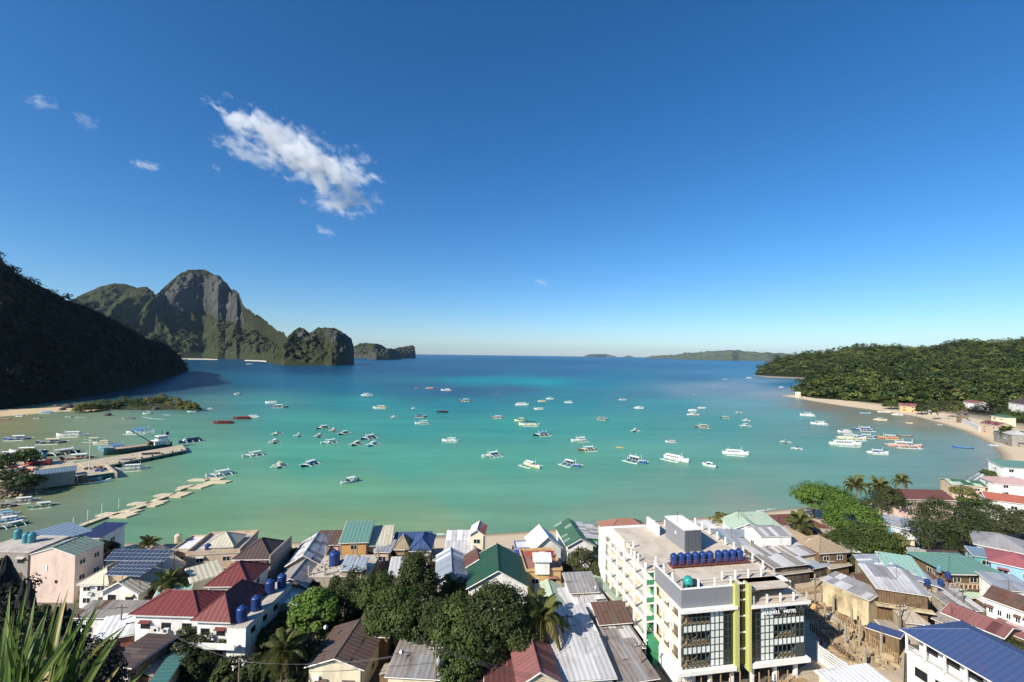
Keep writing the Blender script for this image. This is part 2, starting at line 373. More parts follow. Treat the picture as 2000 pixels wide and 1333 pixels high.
def loft(name, label, cols, mat, nu=240, nv=90, nb=24, prof=None, big=(160, 30), small=(22, 5), rockfn=None, back=1.0, seed=1, kind='structure', relief=None):
    """cols: (px, foot_py, crest_py, crest distance behind the foot); a hill between its waterline and its skyline"""
    c = np.array(cols, float); u = np.linspace(0, 1, nu)
    s = np.concatenate([[0], np.cumsum(np.abs(np.diff(c[:, 0])) + 0.5 * np.abs(np.diff(c[:, 2])))]); s /= s[-1]
    px, fy, cy, dy = [np.interp(u, s, c[:, k]) for k in range(4)]
    prof = prof or (lambda uu, v: v ** 0.85)
    Fp = np.array([G(a, b, 0) for a, b in zip(px, fy)])
    Cp = np.array([P(a, b, F[1] + d) for a, b, F, d in zip(px, cy, Fp, dy)])
    v = np.linspace(0, 1, nv); vb = np.linspace(0, 1, nb)[1:]
    rows = []; vv = []
    for q in v:
        h = np.array([prof(uu, q) for uu in u]); p = Fp + (Cp - Fp) * q
        if relief: p[:, :2] += Fp[:, :2] / np.linalg.norm(Fp[:, :2], axis=1, keepdims=True) * relief(px, q)[:, None]
        p[:, 2] = -1.5 * (1 - q) + Cp[:, 2] * h; rows.append(p); vv.append(np.full(nu, q))
    dirh = (Cp - Fp)[:, :2]; L = np.linalg.norm(dirh, axis=1, keepdims=True) + 1e-6; dirn = dirh / L
    for q in vb:
        p = Cp.copy(); p[:, :2] += dirn * (Cp[:, 2:3] * 1.1 * back + 5) * q; p[:, 2] = Cp[:, 2] * (1 - q ** 1.3) - 2 * q; rows.append(p); vv.append(np.full(nu, 1 + q))
    V = np.stack(rows, 0); nr = V.shape[0]; VV = np.stack(vv, 0)
    W = V.reshape(-1, 3)
    env = (np.clip(VV * 6, 0, 1) * np.clip((2 - VV) * 4, 0, 1)).reshape(-1) * np.clip(W[:, 2] / (small[1] * 3 + 1e-6), 0, 1)
    crest = 1 - 0.85 * np.exp(-((VV.reshape(-1) - 1) / 0.07) ** 2)
    nrm = np.zeros_like(V); nrm[:, :, :2] = -dirn[None]; nrm[:, :, 2] = 0.6; nrm = nrm.reshape(-1, 3)
    nb1 = fbm(W / big[0], 4, seed) - 0.5; rid = np.abs(fbm(W / (big[0] * 0.5), 3, seed + 9) - 0.5) * 2 - 0.35
    nb2 = fbm(W / small[0], 3, seed + 20) - 0.5
    W = W + nrm * (((nb1 * 2 - rid * 0.9) * big[1] * crest + nb2 * 2 * small[1] * (0.45 + 0.55 * crest)) * env)[:, None]
    W[:, 2] += nb2 * small[1] * env
    V = W.reshape(nr, nu, 3)
    idx = np.arange(nr * nu).reshape(nr, nu)
    F = np.stack([idx[:-1, :-1], idx[:-1, 1:], idx[1:, 1:], idx[1:, :-1]], -1).reshape(-1, 4)
    m = mesh_np(name, W, F, True)
    du = np.gradient(V, axis=1); dv = np.gradient(V, axis=0); N = np.cross(du, dv); N /= np.linalg.norm(N, axis=2, keepdims=True) + 1e-9
    steep = 1 - np.abs(N[:, :, 2])
    rock = rockfn(px[None, :].repeat(nr, 0), VV, steep, V) if rockfn else steep * 0
    at = m.attributes.new('rock', 'FLOAT', 'POINT'); at.data.foreach_set('value', rock.astype(np.float32).ravel())
    o = tag(link(name, m, mat), label, kind=kind)
    return o, V, VV

VEG_FAR = veg_mat('island_cover', (0.010, 0.017, 0.007), (0.068, 0.076, 0.030), (0.034, 0.039, 0.016), (0.125, 0.125, 0.118), 0.5)
VEG_DARK = veg_mat('headland_cover', (0.006, 0.009, 0.004), (0.014, 0.018, 0.007), (0.008, 0.010, 0.005), (0.02, 0.02, 0.018), 0.7, 2.0)  # near-black greens: the slope's shade is put into the colour too
VEG_ISLET = veg_mat('islet_cover', (0.03, 0.04, 0.015), (0.06, 0.07, 0.03), (0.05, 0.05, 0.03), (0.12, 0.11, 0.1), 0.6, 2.0)
VEG_HAZE = veg_mat('distant_cover', (0.06, 0.075, 0.05), (0.12, 0.135, 0.085), (0.085, 0.10, 0.065), (0.2, 0.2, 0.18), 0.7, 0.3)  # paled greens: distance haze is partly put into the colour
FOREST_FLOOR = veg_mat('forest_floor', (0.012, 0.018, 0.007), (0.022, 0.030, 0.011), (0.016, 0.022, 0.008), (0.1, 0.09, 0.07), 0.8, 2.0)

def sstep(a, b, x):
    t = np.clip((x - a) / (b - a), 0, 1); return t * t * (3 - 2 * t)

# distant hills across the bay, right of centre
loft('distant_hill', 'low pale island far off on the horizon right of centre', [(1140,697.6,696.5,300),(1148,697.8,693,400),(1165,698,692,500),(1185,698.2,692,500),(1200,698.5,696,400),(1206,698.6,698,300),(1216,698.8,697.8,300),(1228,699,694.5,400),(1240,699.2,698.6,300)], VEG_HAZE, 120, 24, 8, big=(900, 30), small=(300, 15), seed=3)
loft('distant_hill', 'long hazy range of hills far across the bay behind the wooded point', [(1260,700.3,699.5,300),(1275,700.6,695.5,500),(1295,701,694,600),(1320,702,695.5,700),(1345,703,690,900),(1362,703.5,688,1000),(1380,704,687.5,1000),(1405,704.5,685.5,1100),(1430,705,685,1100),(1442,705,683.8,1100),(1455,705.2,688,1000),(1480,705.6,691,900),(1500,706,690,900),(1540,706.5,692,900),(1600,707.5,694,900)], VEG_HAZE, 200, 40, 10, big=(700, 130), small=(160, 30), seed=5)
# small far islands left of centre
loft('rocky_island', 'far rocky island with steep ends behind the dark islet', [(672,699.5,690,60),(690,700,677,160),(702,700.3,671.5,220),(715,700.5,670,240),(730,700.8,671,230),(745,700.5,674,180),(756,700,681,150),(768,700,683,140),(780,700,679,160),(795,700,677,160),(806,700,675,150),(810,700,678,110),(811.5,700,690,80),(812,700,699,20)], VEG_FAR, 240, 60, 12, prof=lambda u, v: v ** (0.75 - 0.35 * u), big=(120, 30), small=(30, 9), rockfn=lambda px, v, s, V: sstep(0.3, 0.75, s) * 0.9 + 0.1 * (px > 780), seed=7)
loft('rocky_islet', 'small craggy islet at the foot of the far rocky island', [(717,702,699,30),(722,702.6,686,80),(735,703,682,110),(748,703,683,110),(758,703,681,110),(770,702.6,683,110),(780,702.3,688,80),(785,702,699,30)], VEG_FAR, 160, 50, 10, prof=lambda u, v: v ** 0.5, big=(70, 24), small=(20, 7), rockfn=lambda px, v, s, V: sstep(0.25, 0.6, s), seed=8)
# the big island mountain
def dome_prof(u, v):
    a = np.interp(v, [0, .3, .62, .70, .78, 1], [0, .20, .44, .72, .90, 1.0]); b = np.interp(v, [0, .5, .8, 1], [0, .42, .8, 1.0])
    w = float(sstep(0.10, 0.2, u) * (1 - sstep(0.66, 0.78, u))); return a * w + b * (1 - w)
def dome_rock(px, v, s, V):
    cl = sstep(0.60, 0.66, v) * (1 - sstep(0.80, 0.92, v)) * sstep(292, 312, px) * (1 - sstep(468, 478, px))
    n = fbm(V.reshape(-1, 3) / np.array([60, 60, 200.0]), 4, 55).reshape(px.shape)
    return np.clip(cl * (0.42 + 0.55 * n) + sstep(0.6, 0.9, s) * 0.35 * (v > .55), 0, 1)
def ridge_rock(px, v, s, V):
    n = fbm(V.reshape(-1, 3) / np.array([70, 70, 160.0]), 4, 56).reshape(px.shape)
    return sstep(0.55, 0.85, s) * (0.1 + 0.8 * n)
loft('mountain', 'far shoulder of the big island behind the domed peak', [(120,700,592,900),(145,700,583,1000),(170,700,571,1100),(200,700,559,1200),(222,700,554.5,1250),(240,700,555,1250),(262,700,560,1200),(280,700,567,1150),(300,700,580,1000),(330,700,600,900)], VEG_FAR, 200, 90, 16, prof=lambda u, v: np.interp(v, [0, .55, .75, 1], [0, .4, .8, 1.0]), big=(260, 70), small=(40, 12), rockfn=ridge_rock, seed=11)
loft('mountain', 'rounded hump of the big island left of the domed peak', [(196,700,640,300),(210,700,606,500),(228,700,585,650),(250,700,571,750),(270,700,562,800),(285,700,561,800),(298,700,568,750),(306,700,590,600),(320,700,620,500),(336,700,650,300)], VEG_FAR, 200, 90, 16, prof=lambda u, v: np.interp(v, [0, .5, .72, 1], [0, .38, .82, 1.0]), big=(220, 60), small=(40, 12), rockfn=ridge_rock, seed=12)
loft('mountain', 'tall domed mountain island with grey cliffs above green slopes', [(240,700,660,200),(262,700,632,350),(280,700,600,500),(300,700,578,600),(320,700,561,700),(338,700,546,760),(352,700,534,780),(366,700,528.5,800),(380,700,526.5,800),(396,700,527.5,800),(412,700.5,532,790),(426,701,539,770),(440,701,552,720),(452,701.5,562,680),(462,702,568,640),(468,702,580,600),(475,702.5,597,540),(487,703,603,500),(500,703.5,612,450),(520,704,626,400),(540,705,642,330),(556,706,656,260),(570,707,672,200),(585,707,690,100)], VEG_FAR, 420, 200, 24, prof=dome_prof, big=(230, 75), small=(26, 16), rockfn=dome_rock, seed=13, relief=lambda px, q: 0.045 * np.clip(px - 392, -60, 90) ** 2 * np.clip((q - .35) / .3, 0, 1) * (px > 392) + 90 * np.exp(-((px - 318) / 14) ** 2) * np.clip((q - .3) / .3, 0, 1))
loft('beach_strip', 'pale beach at the foot of the big island', [(355,702.6,700.2,24),(400,703,700.8,24),(425,703.4,702,18)], paint('far_sand', (0.6, 0.54, 0.42)), 40, 4, 4, prof=lambda u, v: v, big=(50, 0.3), small=(10, 0.2), seed=2)
loft('beach_strip', 'pale beach between the big island and the dark islet', [(478,705.4,703.4,20),(510,706.4,704.2,24),(536,708.6,707,20)], paint('far_sand', (0.6, 0.54, 0.42)), 40, 4, 4, prof=lambda u, v: v, big=(50, 0.3), small=(10, 0.2), seed=2)
def isle_rock(px, v, s, V):
    n = fbm(V.reshape(-1, 3) / np.array([26, 26, 80.0]), 4, 57).reshape(px.shape)
    a = sstep(0.55, 0.7, v) * (1 - sstep(0.84, 0.95, v)) * sstep(572, 585, px) * (1 - sstep(655, 664, px)); b = sstep(655, 664, px)
    return np.clip(a * (0.25 + 0.6 * n) + b * (0.35 + 0.5 * n) * (v < 0.93), 0, 1)
loft('mountain', 'rugged wooded islet with a sheer dark right face', [(520,708,706,20),(533,711,698,60),(545,713,684,120),(555,714,668,170),(565,714,655,200),(575,714,644,230),(586,714,639.5,240),(596,714,642,230),(603,714,651,220),(610,714,647,220),(622,714,641,230),(634,714,640,230),(648,714.8,641.5,220),(656,714.6,643.5,200),(662,714.0,646,150),(670,713.4,650,110),(680,712.7,656.5,80),(687,712.1,664,60),(690.5,711.7,676,40),(691.5,711.5,704,14)], VEG_FAR, 340, 150, 20, prof=lambda u, v: np.interp(v, [0, .5, .64, .74, 1], [0, .40, .60, .86, 1]) * (1 - float(sstep(.7, .9, u))) + (v ** 0.32) * float(sstep(.7, .9, u)), big=(90, 26), small=(15, 8.5), rockfn=isle_rock, seed=21)
# dark headland on the left, its slope turned away from the sun
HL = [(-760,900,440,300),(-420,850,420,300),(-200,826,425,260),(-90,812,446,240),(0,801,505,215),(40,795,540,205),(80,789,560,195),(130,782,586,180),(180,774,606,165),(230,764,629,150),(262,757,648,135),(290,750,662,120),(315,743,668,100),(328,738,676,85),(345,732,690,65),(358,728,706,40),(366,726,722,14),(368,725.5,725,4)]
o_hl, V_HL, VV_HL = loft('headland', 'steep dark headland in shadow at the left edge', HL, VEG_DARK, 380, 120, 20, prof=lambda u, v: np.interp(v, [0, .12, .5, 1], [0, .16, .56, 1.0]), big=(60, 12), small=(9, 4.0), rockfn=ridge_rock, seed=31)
# wooded point on the right: a far ridge and the near hill
FR = [(1474,732,731,20),(1484,733,720,70),(1497,734,711,110),(1515,735,702,160),(1540,736,697,200),(1570,737,694,230),(1600,738,690,260),(1635,740,687,280),(1660,741,681,300),(1690,743,678,310),(1720,745,679,310),(1755,747,678,310),(1790,749,682,310),(1820,750,681,310),(1850,751,674,330),(1885,752,668,340),(1905,753,667,340),(1930,754,670,340),(1965,756,667,340),(2000,757,662,340),(2100,760,655,340),(2400,770,640,340)]
o_fr, V_FR, VV_FR = loft('wooded_hill', 'far ridge of the wooded point', FR, FOREST_FLOOR, 220, 50, 14, prof=lambda u, v: v ** 0.8, big=(120, 14), small=(20, 2), seed=41)
NR = [(1556,776,774,6),(1563,779,757,40),(1575,782,748,70),(1595,785,737,100),(1625,788,728,130),(1655,791,716,160),(1685,794,708,180),(1715,797,706,190),(1760,799,707,200),(1800,801,712,200),(1850,803,716,200),(1900,806,712,210),(1950,809,706,220),(2000,812,704,230),(2080,816,700,240),(2300,830,690,260)]
o_nr, V_NR, VV_NR = loft('wooded_hill', 'near hill of the wooded point above the beach', [(a, b - 4, c + 4, d) for a, b, c, d in NR], FOREST_FLOOR, 220, 60, 14, prof=lambda u, v: v ** 0.75, big=(70, 10), small=(14, 2), seed=42)
# strip of sand and rock at the foot of the far ridge
loft('beach_strip', 'narrow brown shore under the far ridge of the wooded point', [(1470,734,733.2,6),(1500,737.5,735,10),(1560,740,737.6,10),(1640,744,741,10)], paint('brown_shore', (0.30, 0.21, 0.13)), 40, 4, 4, prof=lambda u, v: v, big=(50, 0.3), small=(10, 0.2), seed=2)

# ------------------------------------------------------------------ haze and clouds
def haze():
    x0, x1, y0, y1, z0, z1 = -37000, 37000, -17000, 37000, -6, 660
    mb = MB(); mb.box(x0, y0, z0, x1, y1, z1)
    m = bpy.data.materials.new('haze'); m.use_nodes = True; t = m.node_tree; t.nodes.clear()
    out = t.nodes.new('ShaderNodeOutputMaterial'); v = t.nodes.new('ShaderNodeVolumePrincipled')
    v.inputs['Color'].default_value = (0.58, 0.80, 1.0, 1); v.inputs['Density'].default_value = HAZE_D; v.inputs['Anisotropy'].default_value = 0.3
    t.links.new(v.outputs[0], out.inputs['Volume'])
    tag(mb.build('haze', m), 'thin sea haze over the bay', kind='stuff')
HAZE_D = 1.2e-5
haze()
# ------------------------------------------------------------------ clouds: real volumes a few kilometres off
def cloud(label, px0, py0, px1, py1, thick, Y=4200.0, dens=0.012, seed=0.0, fat=0.0, rag=1.0, name='cloud'):
    """a ragged cloud stretched between two photo pixels at forward distance Y; thick in pixels"""
    a, b = P(px0, py0, Y), P(px1, py1, Y); L = (b - a).length; W = thick * Y / FPX
    ax = (b - a).normalized(); ay = Vector((0, 1, 0)); ay = (ay - ax * ay.dot(ax)).normalized(); az = ax.cross(ay)
    hx, hy, hz = L / 2 + W * 0.6, W * 1.1, W * 1.15
    mb = MB(); mb.box(-hx, -hy, -hz, hx, hy, hz)
    m = bpy.data.materials.new('cloud_vapour'); m.use_nodes = True; t = m.node_tree; t.nodes.clear()
    out = nd(t, 'ShaderNodeOutputMaterial'); v = nd(t, 'ShaderNodeVolumePrincipled')
    v.inputs['Color'].default_value = (1, 1, 1, 1)
    tc = nd(t, 'ShaderNodeTexCoord'); sp = nd(t, 'ShaderNodeSeparateXYZ'); t.links.new(tc.outputs['Object'], sp.inputs[0])
    def M(op, x, y=None, z=None):
        n = nd(t, 'ShaderNodeMath', operation=op)
        for i, q in enumerate((x, y, z)):
            if q is None: continue
            if hasattr(q, 'links'): t.links.new(q, n.inputs[i])
            else: n.inputs[i].default_value = q
        return n.outputs[0]
    ux = M('DIVIDE', sp.outputs[0], L / 2)
    half = M('MULTIPLY_ADD', ux, fat, 1.0)                   # thicker towards one end
    uy = M('DIVIDE', M('DIVIDE', sp.outputs[1], W * 0.8), half); uz = M('DIVIDE', M('DIVIDE', sp.outputs[2], W * 0.62), half)
    r2 = M('ADD', M('ADD', M('POWER', M('ABSOLUTE', ux), 4.0), M('MULTIPLY', uy, uy)), M('MULTIPLY', uz, uz))
    n1 = nd(t, 'ShaderNodeTexNoise'); n1.inputs['Scale'].default_value = 2.3 / W; n1.inputs['Detail'].default_value = 7; n1.inputs['Roughness'].default_value = 0.62; n1.inputs['Distortion'].default_value = 0.3
    mp = nd(t, 'ShaderNodeMapping'); mp.inputs['Location'].default_value = (seed * 917.0, seed * 331.0, 0); mp.inputs['Scale'].default_value = (0.75, 1, 1.1)
    t.links.new(tc.outputs['Object'], mp.inputs['Vector']); t.links.new(mp.outputs[0], n1.inputs['Vector'])
    f = M('SUBTRACT', M('MULTIPLY_ADD', n1.outputs['Fac'], 3.6 * rag, 0.62 - 1.8 * rag), M('SQRT', r2))
    f = M('MAXIMUM', M('MINIMUM', M('MULTIPLY', f, 1.7), 1.0), 0.0)
    t.links.new(M('MULTIPLY', f, dens), v.inputs['Density']); t.links.new(v.outputs[0], out.inputs['Volume'])
    o = mb.build(name, m); c = (a + b) / 2
    o.matrix_world = Matrix(((ax.x, ay.x, az.x, c.x), (ax.y, ay.y, az.y, c.y), (ax.z, ay.z, az.z, c.z), (0, 0, 0, 1)))
    return tag(o, label, 'cloud', 'clouds over the bay')
cloud('large white ragged cloud slanting down to the right', 416, 196, 730, 394, 76, seed=1.3, fat=0.34, dens=0.013, rag=1.25)
cloud('thin lower arm of the large white cloud', 415, 272, 560, 330, 42, Y=4150, seed=2.1, dens=0.005)
cloud('hanging tail under the right end of the large white cloud', 610, 395, 720, 392, 46, Y=4250, seed=4.4, dens=0.007)
cloud('faint wisp near the top left, leftmost of the small clouds', 50, 192, 112, 212, 30, Y=4300, seed=5.2, dens=0.0035)
cloud('faint wisp right of the leftmost small cloud', 148, 222, 188, 252, 28, Y=4300, seed=6.7, dens=0.0026)
cloud('small bright streak of cloud left of the large cloud', 252, 318, 320, 330, 17, Y=4300, seed=7.9, dens=0.010)
cloud('tiny faint puff under the lower arm of the large cloud', 414, 325, 432, 332, 12, Y=4300, seed=8.3, dens=0.006)
cloud('small wisp below the right half of the large cloud', 614, 445, 655, 460, 20, Y=4300, seed=9.1, dens=0.006)
cloud('small puff left of the hanging cloud tail', 583, 392, 603, 398, 16, Y=4300, seed=10.1, dens=0.004)
cloud('small low white cloud above the sea horizon right of centre', 1042, 550, 1072, 555, 15, Y=6500, seed=11.4, dens=0.006)
cloud('faint low cloud right of the small white one above the horizon', 1216, 574, 1248, 575, 8, Y=6500, seed=12.4, dens=0.003)

# ================================================================== foliage
def leaf_mat(key, dark, light, trans=0.25):
    if key in MATS: return MATS[key]
    m = bpy.data.materials.new(key); m.use_nodes = True; t = m.node_tree; b = t.nodes['Principled BSDF']; out = t.nodes['Material Output']
    at = nd(t, 'ShaderNodeAttribute', attribute_name='tint')
    c = mixc(t, at.outputs['Fac'], dark, light)
    t.links.new(c, b.inputs['Base Color']); b.inputs['Roughness'].default_value = 0.6; b.inputs['Specular IOR Level'].default_value = 0.25
    tr = nd(t, 'ShaderNodeBsdfTranslucent'); t.links.new(c, tr.inputs['Color'])
    ms = nd(t, 'ShaderNodeMixShader'); ms.inputs[0].default_value = trans
    t.links.new(b.outputs[0], ms.inputs[1]); t.links.new(tr.outputs[0], ms.inputs[2]); t.links.new(ms.outputs[0], out.inputs['Surface'])
    MATS[key] = m; return m
def quads_at(C, N, size, rng, aspect=0.6, droop=0.0):
    """one bent leaf quad per centre C, facing N, with random spin"""
    n = len(C); N = N / (np.linalg.norm(N, axis=1, keepdims=True) + 1e-9)
    T = rng.normal(size=(n, 3)); T[:, 2] -= droop; T -= N * (T * N).sum(1, keepdims=True); T /= np.linalg.norm(T, axis=1, keepdims=True) + 1e-9
    B = np.cross(N, T); s = size[:, None] if hasattr(size, '__len__') else size
    p = [C - T * s, C + B * s * aspect, C + T * s, C - B * s * aspect]
    return np.stack(p, 1).reshape(-1, 3)
def crown_pts(R3, nclump, nleaf, rng, clump_r=0.34, lower=-0.35):
    """leaf centres and directions: clumps on the shell of an ellipsoid of radii R3, leaves on the shell of each clump"""
    d = rng.normal(size=(nclump * 4, 3)); d /= np.linalg.norm(d, axis=1, keepdims=True); d = d[d[:, 2] > lower][:nclump]
    cc = d * (0.70 + 0.28 * rng.random((len(d), 1)) ** 0.7) * (0.55 + 0.45 * rng.random((len(d), 1)) ** 0.4)
    cr = clump_r * (0.6 + 0.8 * rng.random(len(d)))
    k = rng.choice(len(d), nleaf, p=cr ** 2 / (cr ** 2).sum())
    e = rng.normal(size=(nleaf, 3)); e[:, 2] = np.abs(e[:, 2]) * 0.9 - 0.25 + e[:, 2] * 0.2; e /= np.linalg.norm(e, axis=1, keepdims=True)
    C = cc[k] + e * (cr[k] * (0.65 + 0.4 * rng.random(nleaf)))[:, None]
    N = e * 0.8 + cc[k] * 0.4 + rng.normal(size=(nleaf, 3)) * 0.45; N[:, 2] += 0.35
    return C * np.array(R3), N, k, cc * np.array(R3), rng.random(len(d))
def add_tint(m, tint, per=1):
    at = m.attributes.new('tint', 'FLOAT', 'FACE'); at.data.foreach_set('value', np.clip(tint, 0, 1).astype(np.float32))
BARK = paint('bark', (0.17, 0.14, 0.11), 0.9, 0.5, (0.08, 0.07, 0.06), 1.5)
def trunk_mesh(h, cr, rng, base_r, limbs=6):
    mb = MB(); lean = rng.normal(size=2) * 0.06 * h; fork = h * 0.55
    pts = [(0, 0, -0.6), (lean[0] * .3, lean[1] * .3, fork * .5), (lean[0], lean[1], fork)]
    mb.tube(pts, [base_r * 1.25, base_r, base_r * .85], 8)
    for i in range(limbs):
        a = 2 * math.pi * (i + rng.random() * .7) / limbs; rr = cr * (0.45 + .4 * rng.random()); z1 = h + (rng.random() - .35) * cr * .5
        mid = (lean[0] + math.cos(a) * rr * .45, lean[1] + math.sin(a) * rr * .45, fork + (z1 - fork) * .6)
        mb.tube([pts[-1], mid, (lean[0] + math.cos(a) * rr, lean[1] + math.sin(a) * rr, z1)], [base_r * .55, base_r * .35, base_r * .1], 6)
    return mb
def tree(px, py, zc, rx, rz, label, mat, nleaf=4200, nclump=46, leaf=0.30, seed=1, group=None, name='tree', ry=None, lower=-0.45, clump_r=0.33, z0=None, droop=0.3):
    """crown centre seen at (px, py) at height zc; crown radii rx (ry deep), rz; stands on the ground below"""
    if z0 is None and leaf < .45: rx, rz, ry, nleaf, leaf, clump_r = rx * .84, rz * .84, (ry or rx) * .84, int(nleaf * 1.35), leaf * .74, clump_r * .92
    rng = np.random.default_rng(seed); c = G(px, py, zc); z0 = gz(c.x, c.y) if z0 is None else z0
    root = thing(name, label, 'tree', (c.x, c.y, z0), 0, group); h = zc - z0
    trunk_mesh(max(h, 0.8), rx, rng, max(0.12, rx * 0.07)).build('trunk', BARK, root)
    C, N, k, cc, tk = crown_pts((rx, ry or rx, rz), nclump, nleaf, rng, clump_r, lower)
    V = quads_at(C, N, leaf * (0.6 + 0.8 * rng.random(nleaf)), rng, 0.62, droop)
    V[:, 2] = np.maximum(V[:, 2] + h, 0.15); F = np.arange(len(V)).reshape(-1, 4)
    m = mesh_np('crown', V, F); add_tint(m, 0.15 + 0.35 * rng.random(nleaf) + 0.5 * tk[k] * rng.random(nleaf) ** 0.5)
    link('crown', m, mat, root)
    return root
LF_DEEP = leaf_mat('leaf_deep', (0.012, 0.024, 0.006), (0.085, 0.108, 0.032))
LF_MID = leaf_mat('leaf_mid', (0.016, 0.036, 0.008), (0.110, 0.148, 0.034))
LF_BRIGHT = leaf_mat('leaf_bright', (0.040, 0.090, 0.012), (0.17, 0.26, 0.045))
LF_OLIVE = leaf_mat('leaf_olive', (0.028, 0.038, 0.012), (0.105, 0.115, 0.045))
LF_YELLOW = leaf_mat('leaf_yellow', (0.06, 0.07, 0.014), (0.23, 0.22, 0.055))
LF_DARKEST = leaf_mat('leaf_shade', (0.005, 0.008, 0.003), (0.016, 0.021, 0.008), .1)  # holds the headland's shade in the leaf colour itself
LF_FOREST = leaf_mat('leaf_forest', (0.014, 0.028, 0.006), (0.20, 0.235, 0.06))

def forest(name, label, V, VV, mat, count, radius, nq, seed, vmax=1.12, zmin=1.0, keep=None):
    """a far wood as one mass: leafy crowns set over a hill surface"""
    rng = np.random.default_rng(seed); nr, nu = VV.shape
    a = np.linalg.norm(np.cross(V[1:, :-1] - V[:-1, :-1], V[:-1, 1:] - V[:-1, :-1]), axis=2); a = np.where(VV[:-1, :-1] < vmax, a, 0); a = np.where(V[:-1, :-1, 2] > zmin, a, 0)
    if keep is not None: a = a * keep(V[:-1, :-1])
    pk = rng.choice(a.size, count, p=(a / a.sum()).ravel()); i, j = pk // (nu - 1), pk % (nu - 1)
    s, t = rng.random(count)[:, None], rng.random(count)[:, None]
    base = V[i, j] * (1 - s) * (1 - t) + V[i + 1, j] * s * (1 - t) + V[i, j + 1] * (1 - s) * t + V[i + 1, j + 1] * s * t
    tmpl = []
    for q in range(8):
        C, N, k, cc, tk = crown_pts((1, 1, 0.8), 11, nq, rng, 0.42, -0.2)
        tmpl.append((quads_at(C, N, 0.135 * (0.6 + 0.8 * rng.random(nq)), rng, 0.75), tk[k] * 0.35 + 0.3 * rng.random(nq)))
    which = rng.integers(0, 8, count); rad = radius * (0.42 + 1.15 * rng.random(count) ** 1.9); tone = rng.random(count) ** 1.5 * 0.6 - 0.05; spin = rng.random(count) * 6.283
    Vs, Ts = [], []
    for q in range(8):
        sel = np.where(which == q)[0]; tv, tt = tmpl[q]; ca, sa = np.cos(spin[sel])[:, None], np.sin(spin[sel])[:, None]
        X = tv[None, :, 0] * ca - tv[None, :, 1] * sa; Yq = tv[None, :, 0] * sa + tv[None, :, 1] * ca; Z = tv[None, :, 2].repeat(len(sel), 0)
        W = np.stack([X, Yq, Z], -1) * rad[sel][:, None, None] + base[sel][:, None, :]; W[:, :, 2] += (rad[sel] * 0.45)[:, None]
        Vs.append(W.reshape(-1, 3)); Ts.append((tt[None] + tone[sel][:, None]).ravel())
    Vs = np.concatenate(Vs); m = mesh_np(name, Vs, np.arange(len(Vs)).reshape(-1, 4)); add_tint(m, np.concatenate(Ts))
    tag(link(name, m, mat), label, kind='stuff')
LF_FPALE = leaf_mat('leaf_forest_pale', (0.05, 0.055, 0.018), (0.24, 0.23, 0.085)); LF_FDEEP = leaf_mat('leaf_forest_deep', (0.008, 0.016, 0.005), (0.070, 0.105, 0.028))
forest('forest', 'dense tropical forest over the near hill of the wooded point', V_NR, VV_NR, LF_FOREST, 1700, 5.8, 150, 5)
forest('forest', 'darker trees mixed through the forest of the near hill', V_NR, VV_NR, LF_FDEEP, 560, 8.0, 190, 8)
forest('forest', 'paler dry trees dotted through the forest of the near hill', V_NR, VV_NR, LF_FPALE, 130, 5.0, 150, 9)
forest('forest', 'forest over the far ridge of the wooded point', V_FR, VV_FR, LF_FOREST, 2600, 7.4, 64, 6, zmin=1.5)
forest('forest', 'darker trees mixed through the forest of the far ridge', V_FR, VV_FR, LF_FDEEP, 900, 8.8, 80, 10, zmin=1.5)
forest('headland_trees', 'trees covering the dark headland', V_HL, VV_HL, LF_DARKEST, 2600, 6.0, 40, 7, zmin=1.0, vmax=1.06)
# ================================================================== boats
def C_(name, rgb255, rough=0.45): return plain('boat_' + name, lin(rgb255), rough, 0, 0.06)
BC = {'white': C_('white', (232, 232, 228)), 'cream': C_('cream', (226, 212, 178)), 'blue': C_('blue', (52, 82, 142)), 'navy': C_('navy', (40, 48, 76)), 'sky': C_('sky', (110, 175, 215)),
      'dark': C_('dark', (52, 50, 48)), 'brown': C_('brown', (105, 72, 52)), 'red': C_('red', (150, 62, 52)), 'maroon': C_('maroon', (110, 48, 45)), 'orange': C_('orange', (198, 112, 74)), 'pink': C_('pink', (205, 150, 140)),
      'green': C_('green', (70, 130, 100)), 'teal': C_('teal', (40, 150, 150)), 'grey': C_('grey', (150, 150, 148)), 'yellow': C_('yellow', (215, 170, 60)), 'tarp': C_('tarp', (70, 135, 200)), 'bamboo': C_('bamboo', (205, 190, 160)), 'deep': C_('deep', (24, 70, 78)), 'gloom': C_('gloom', (30, 30, 34))}
_bm = {}
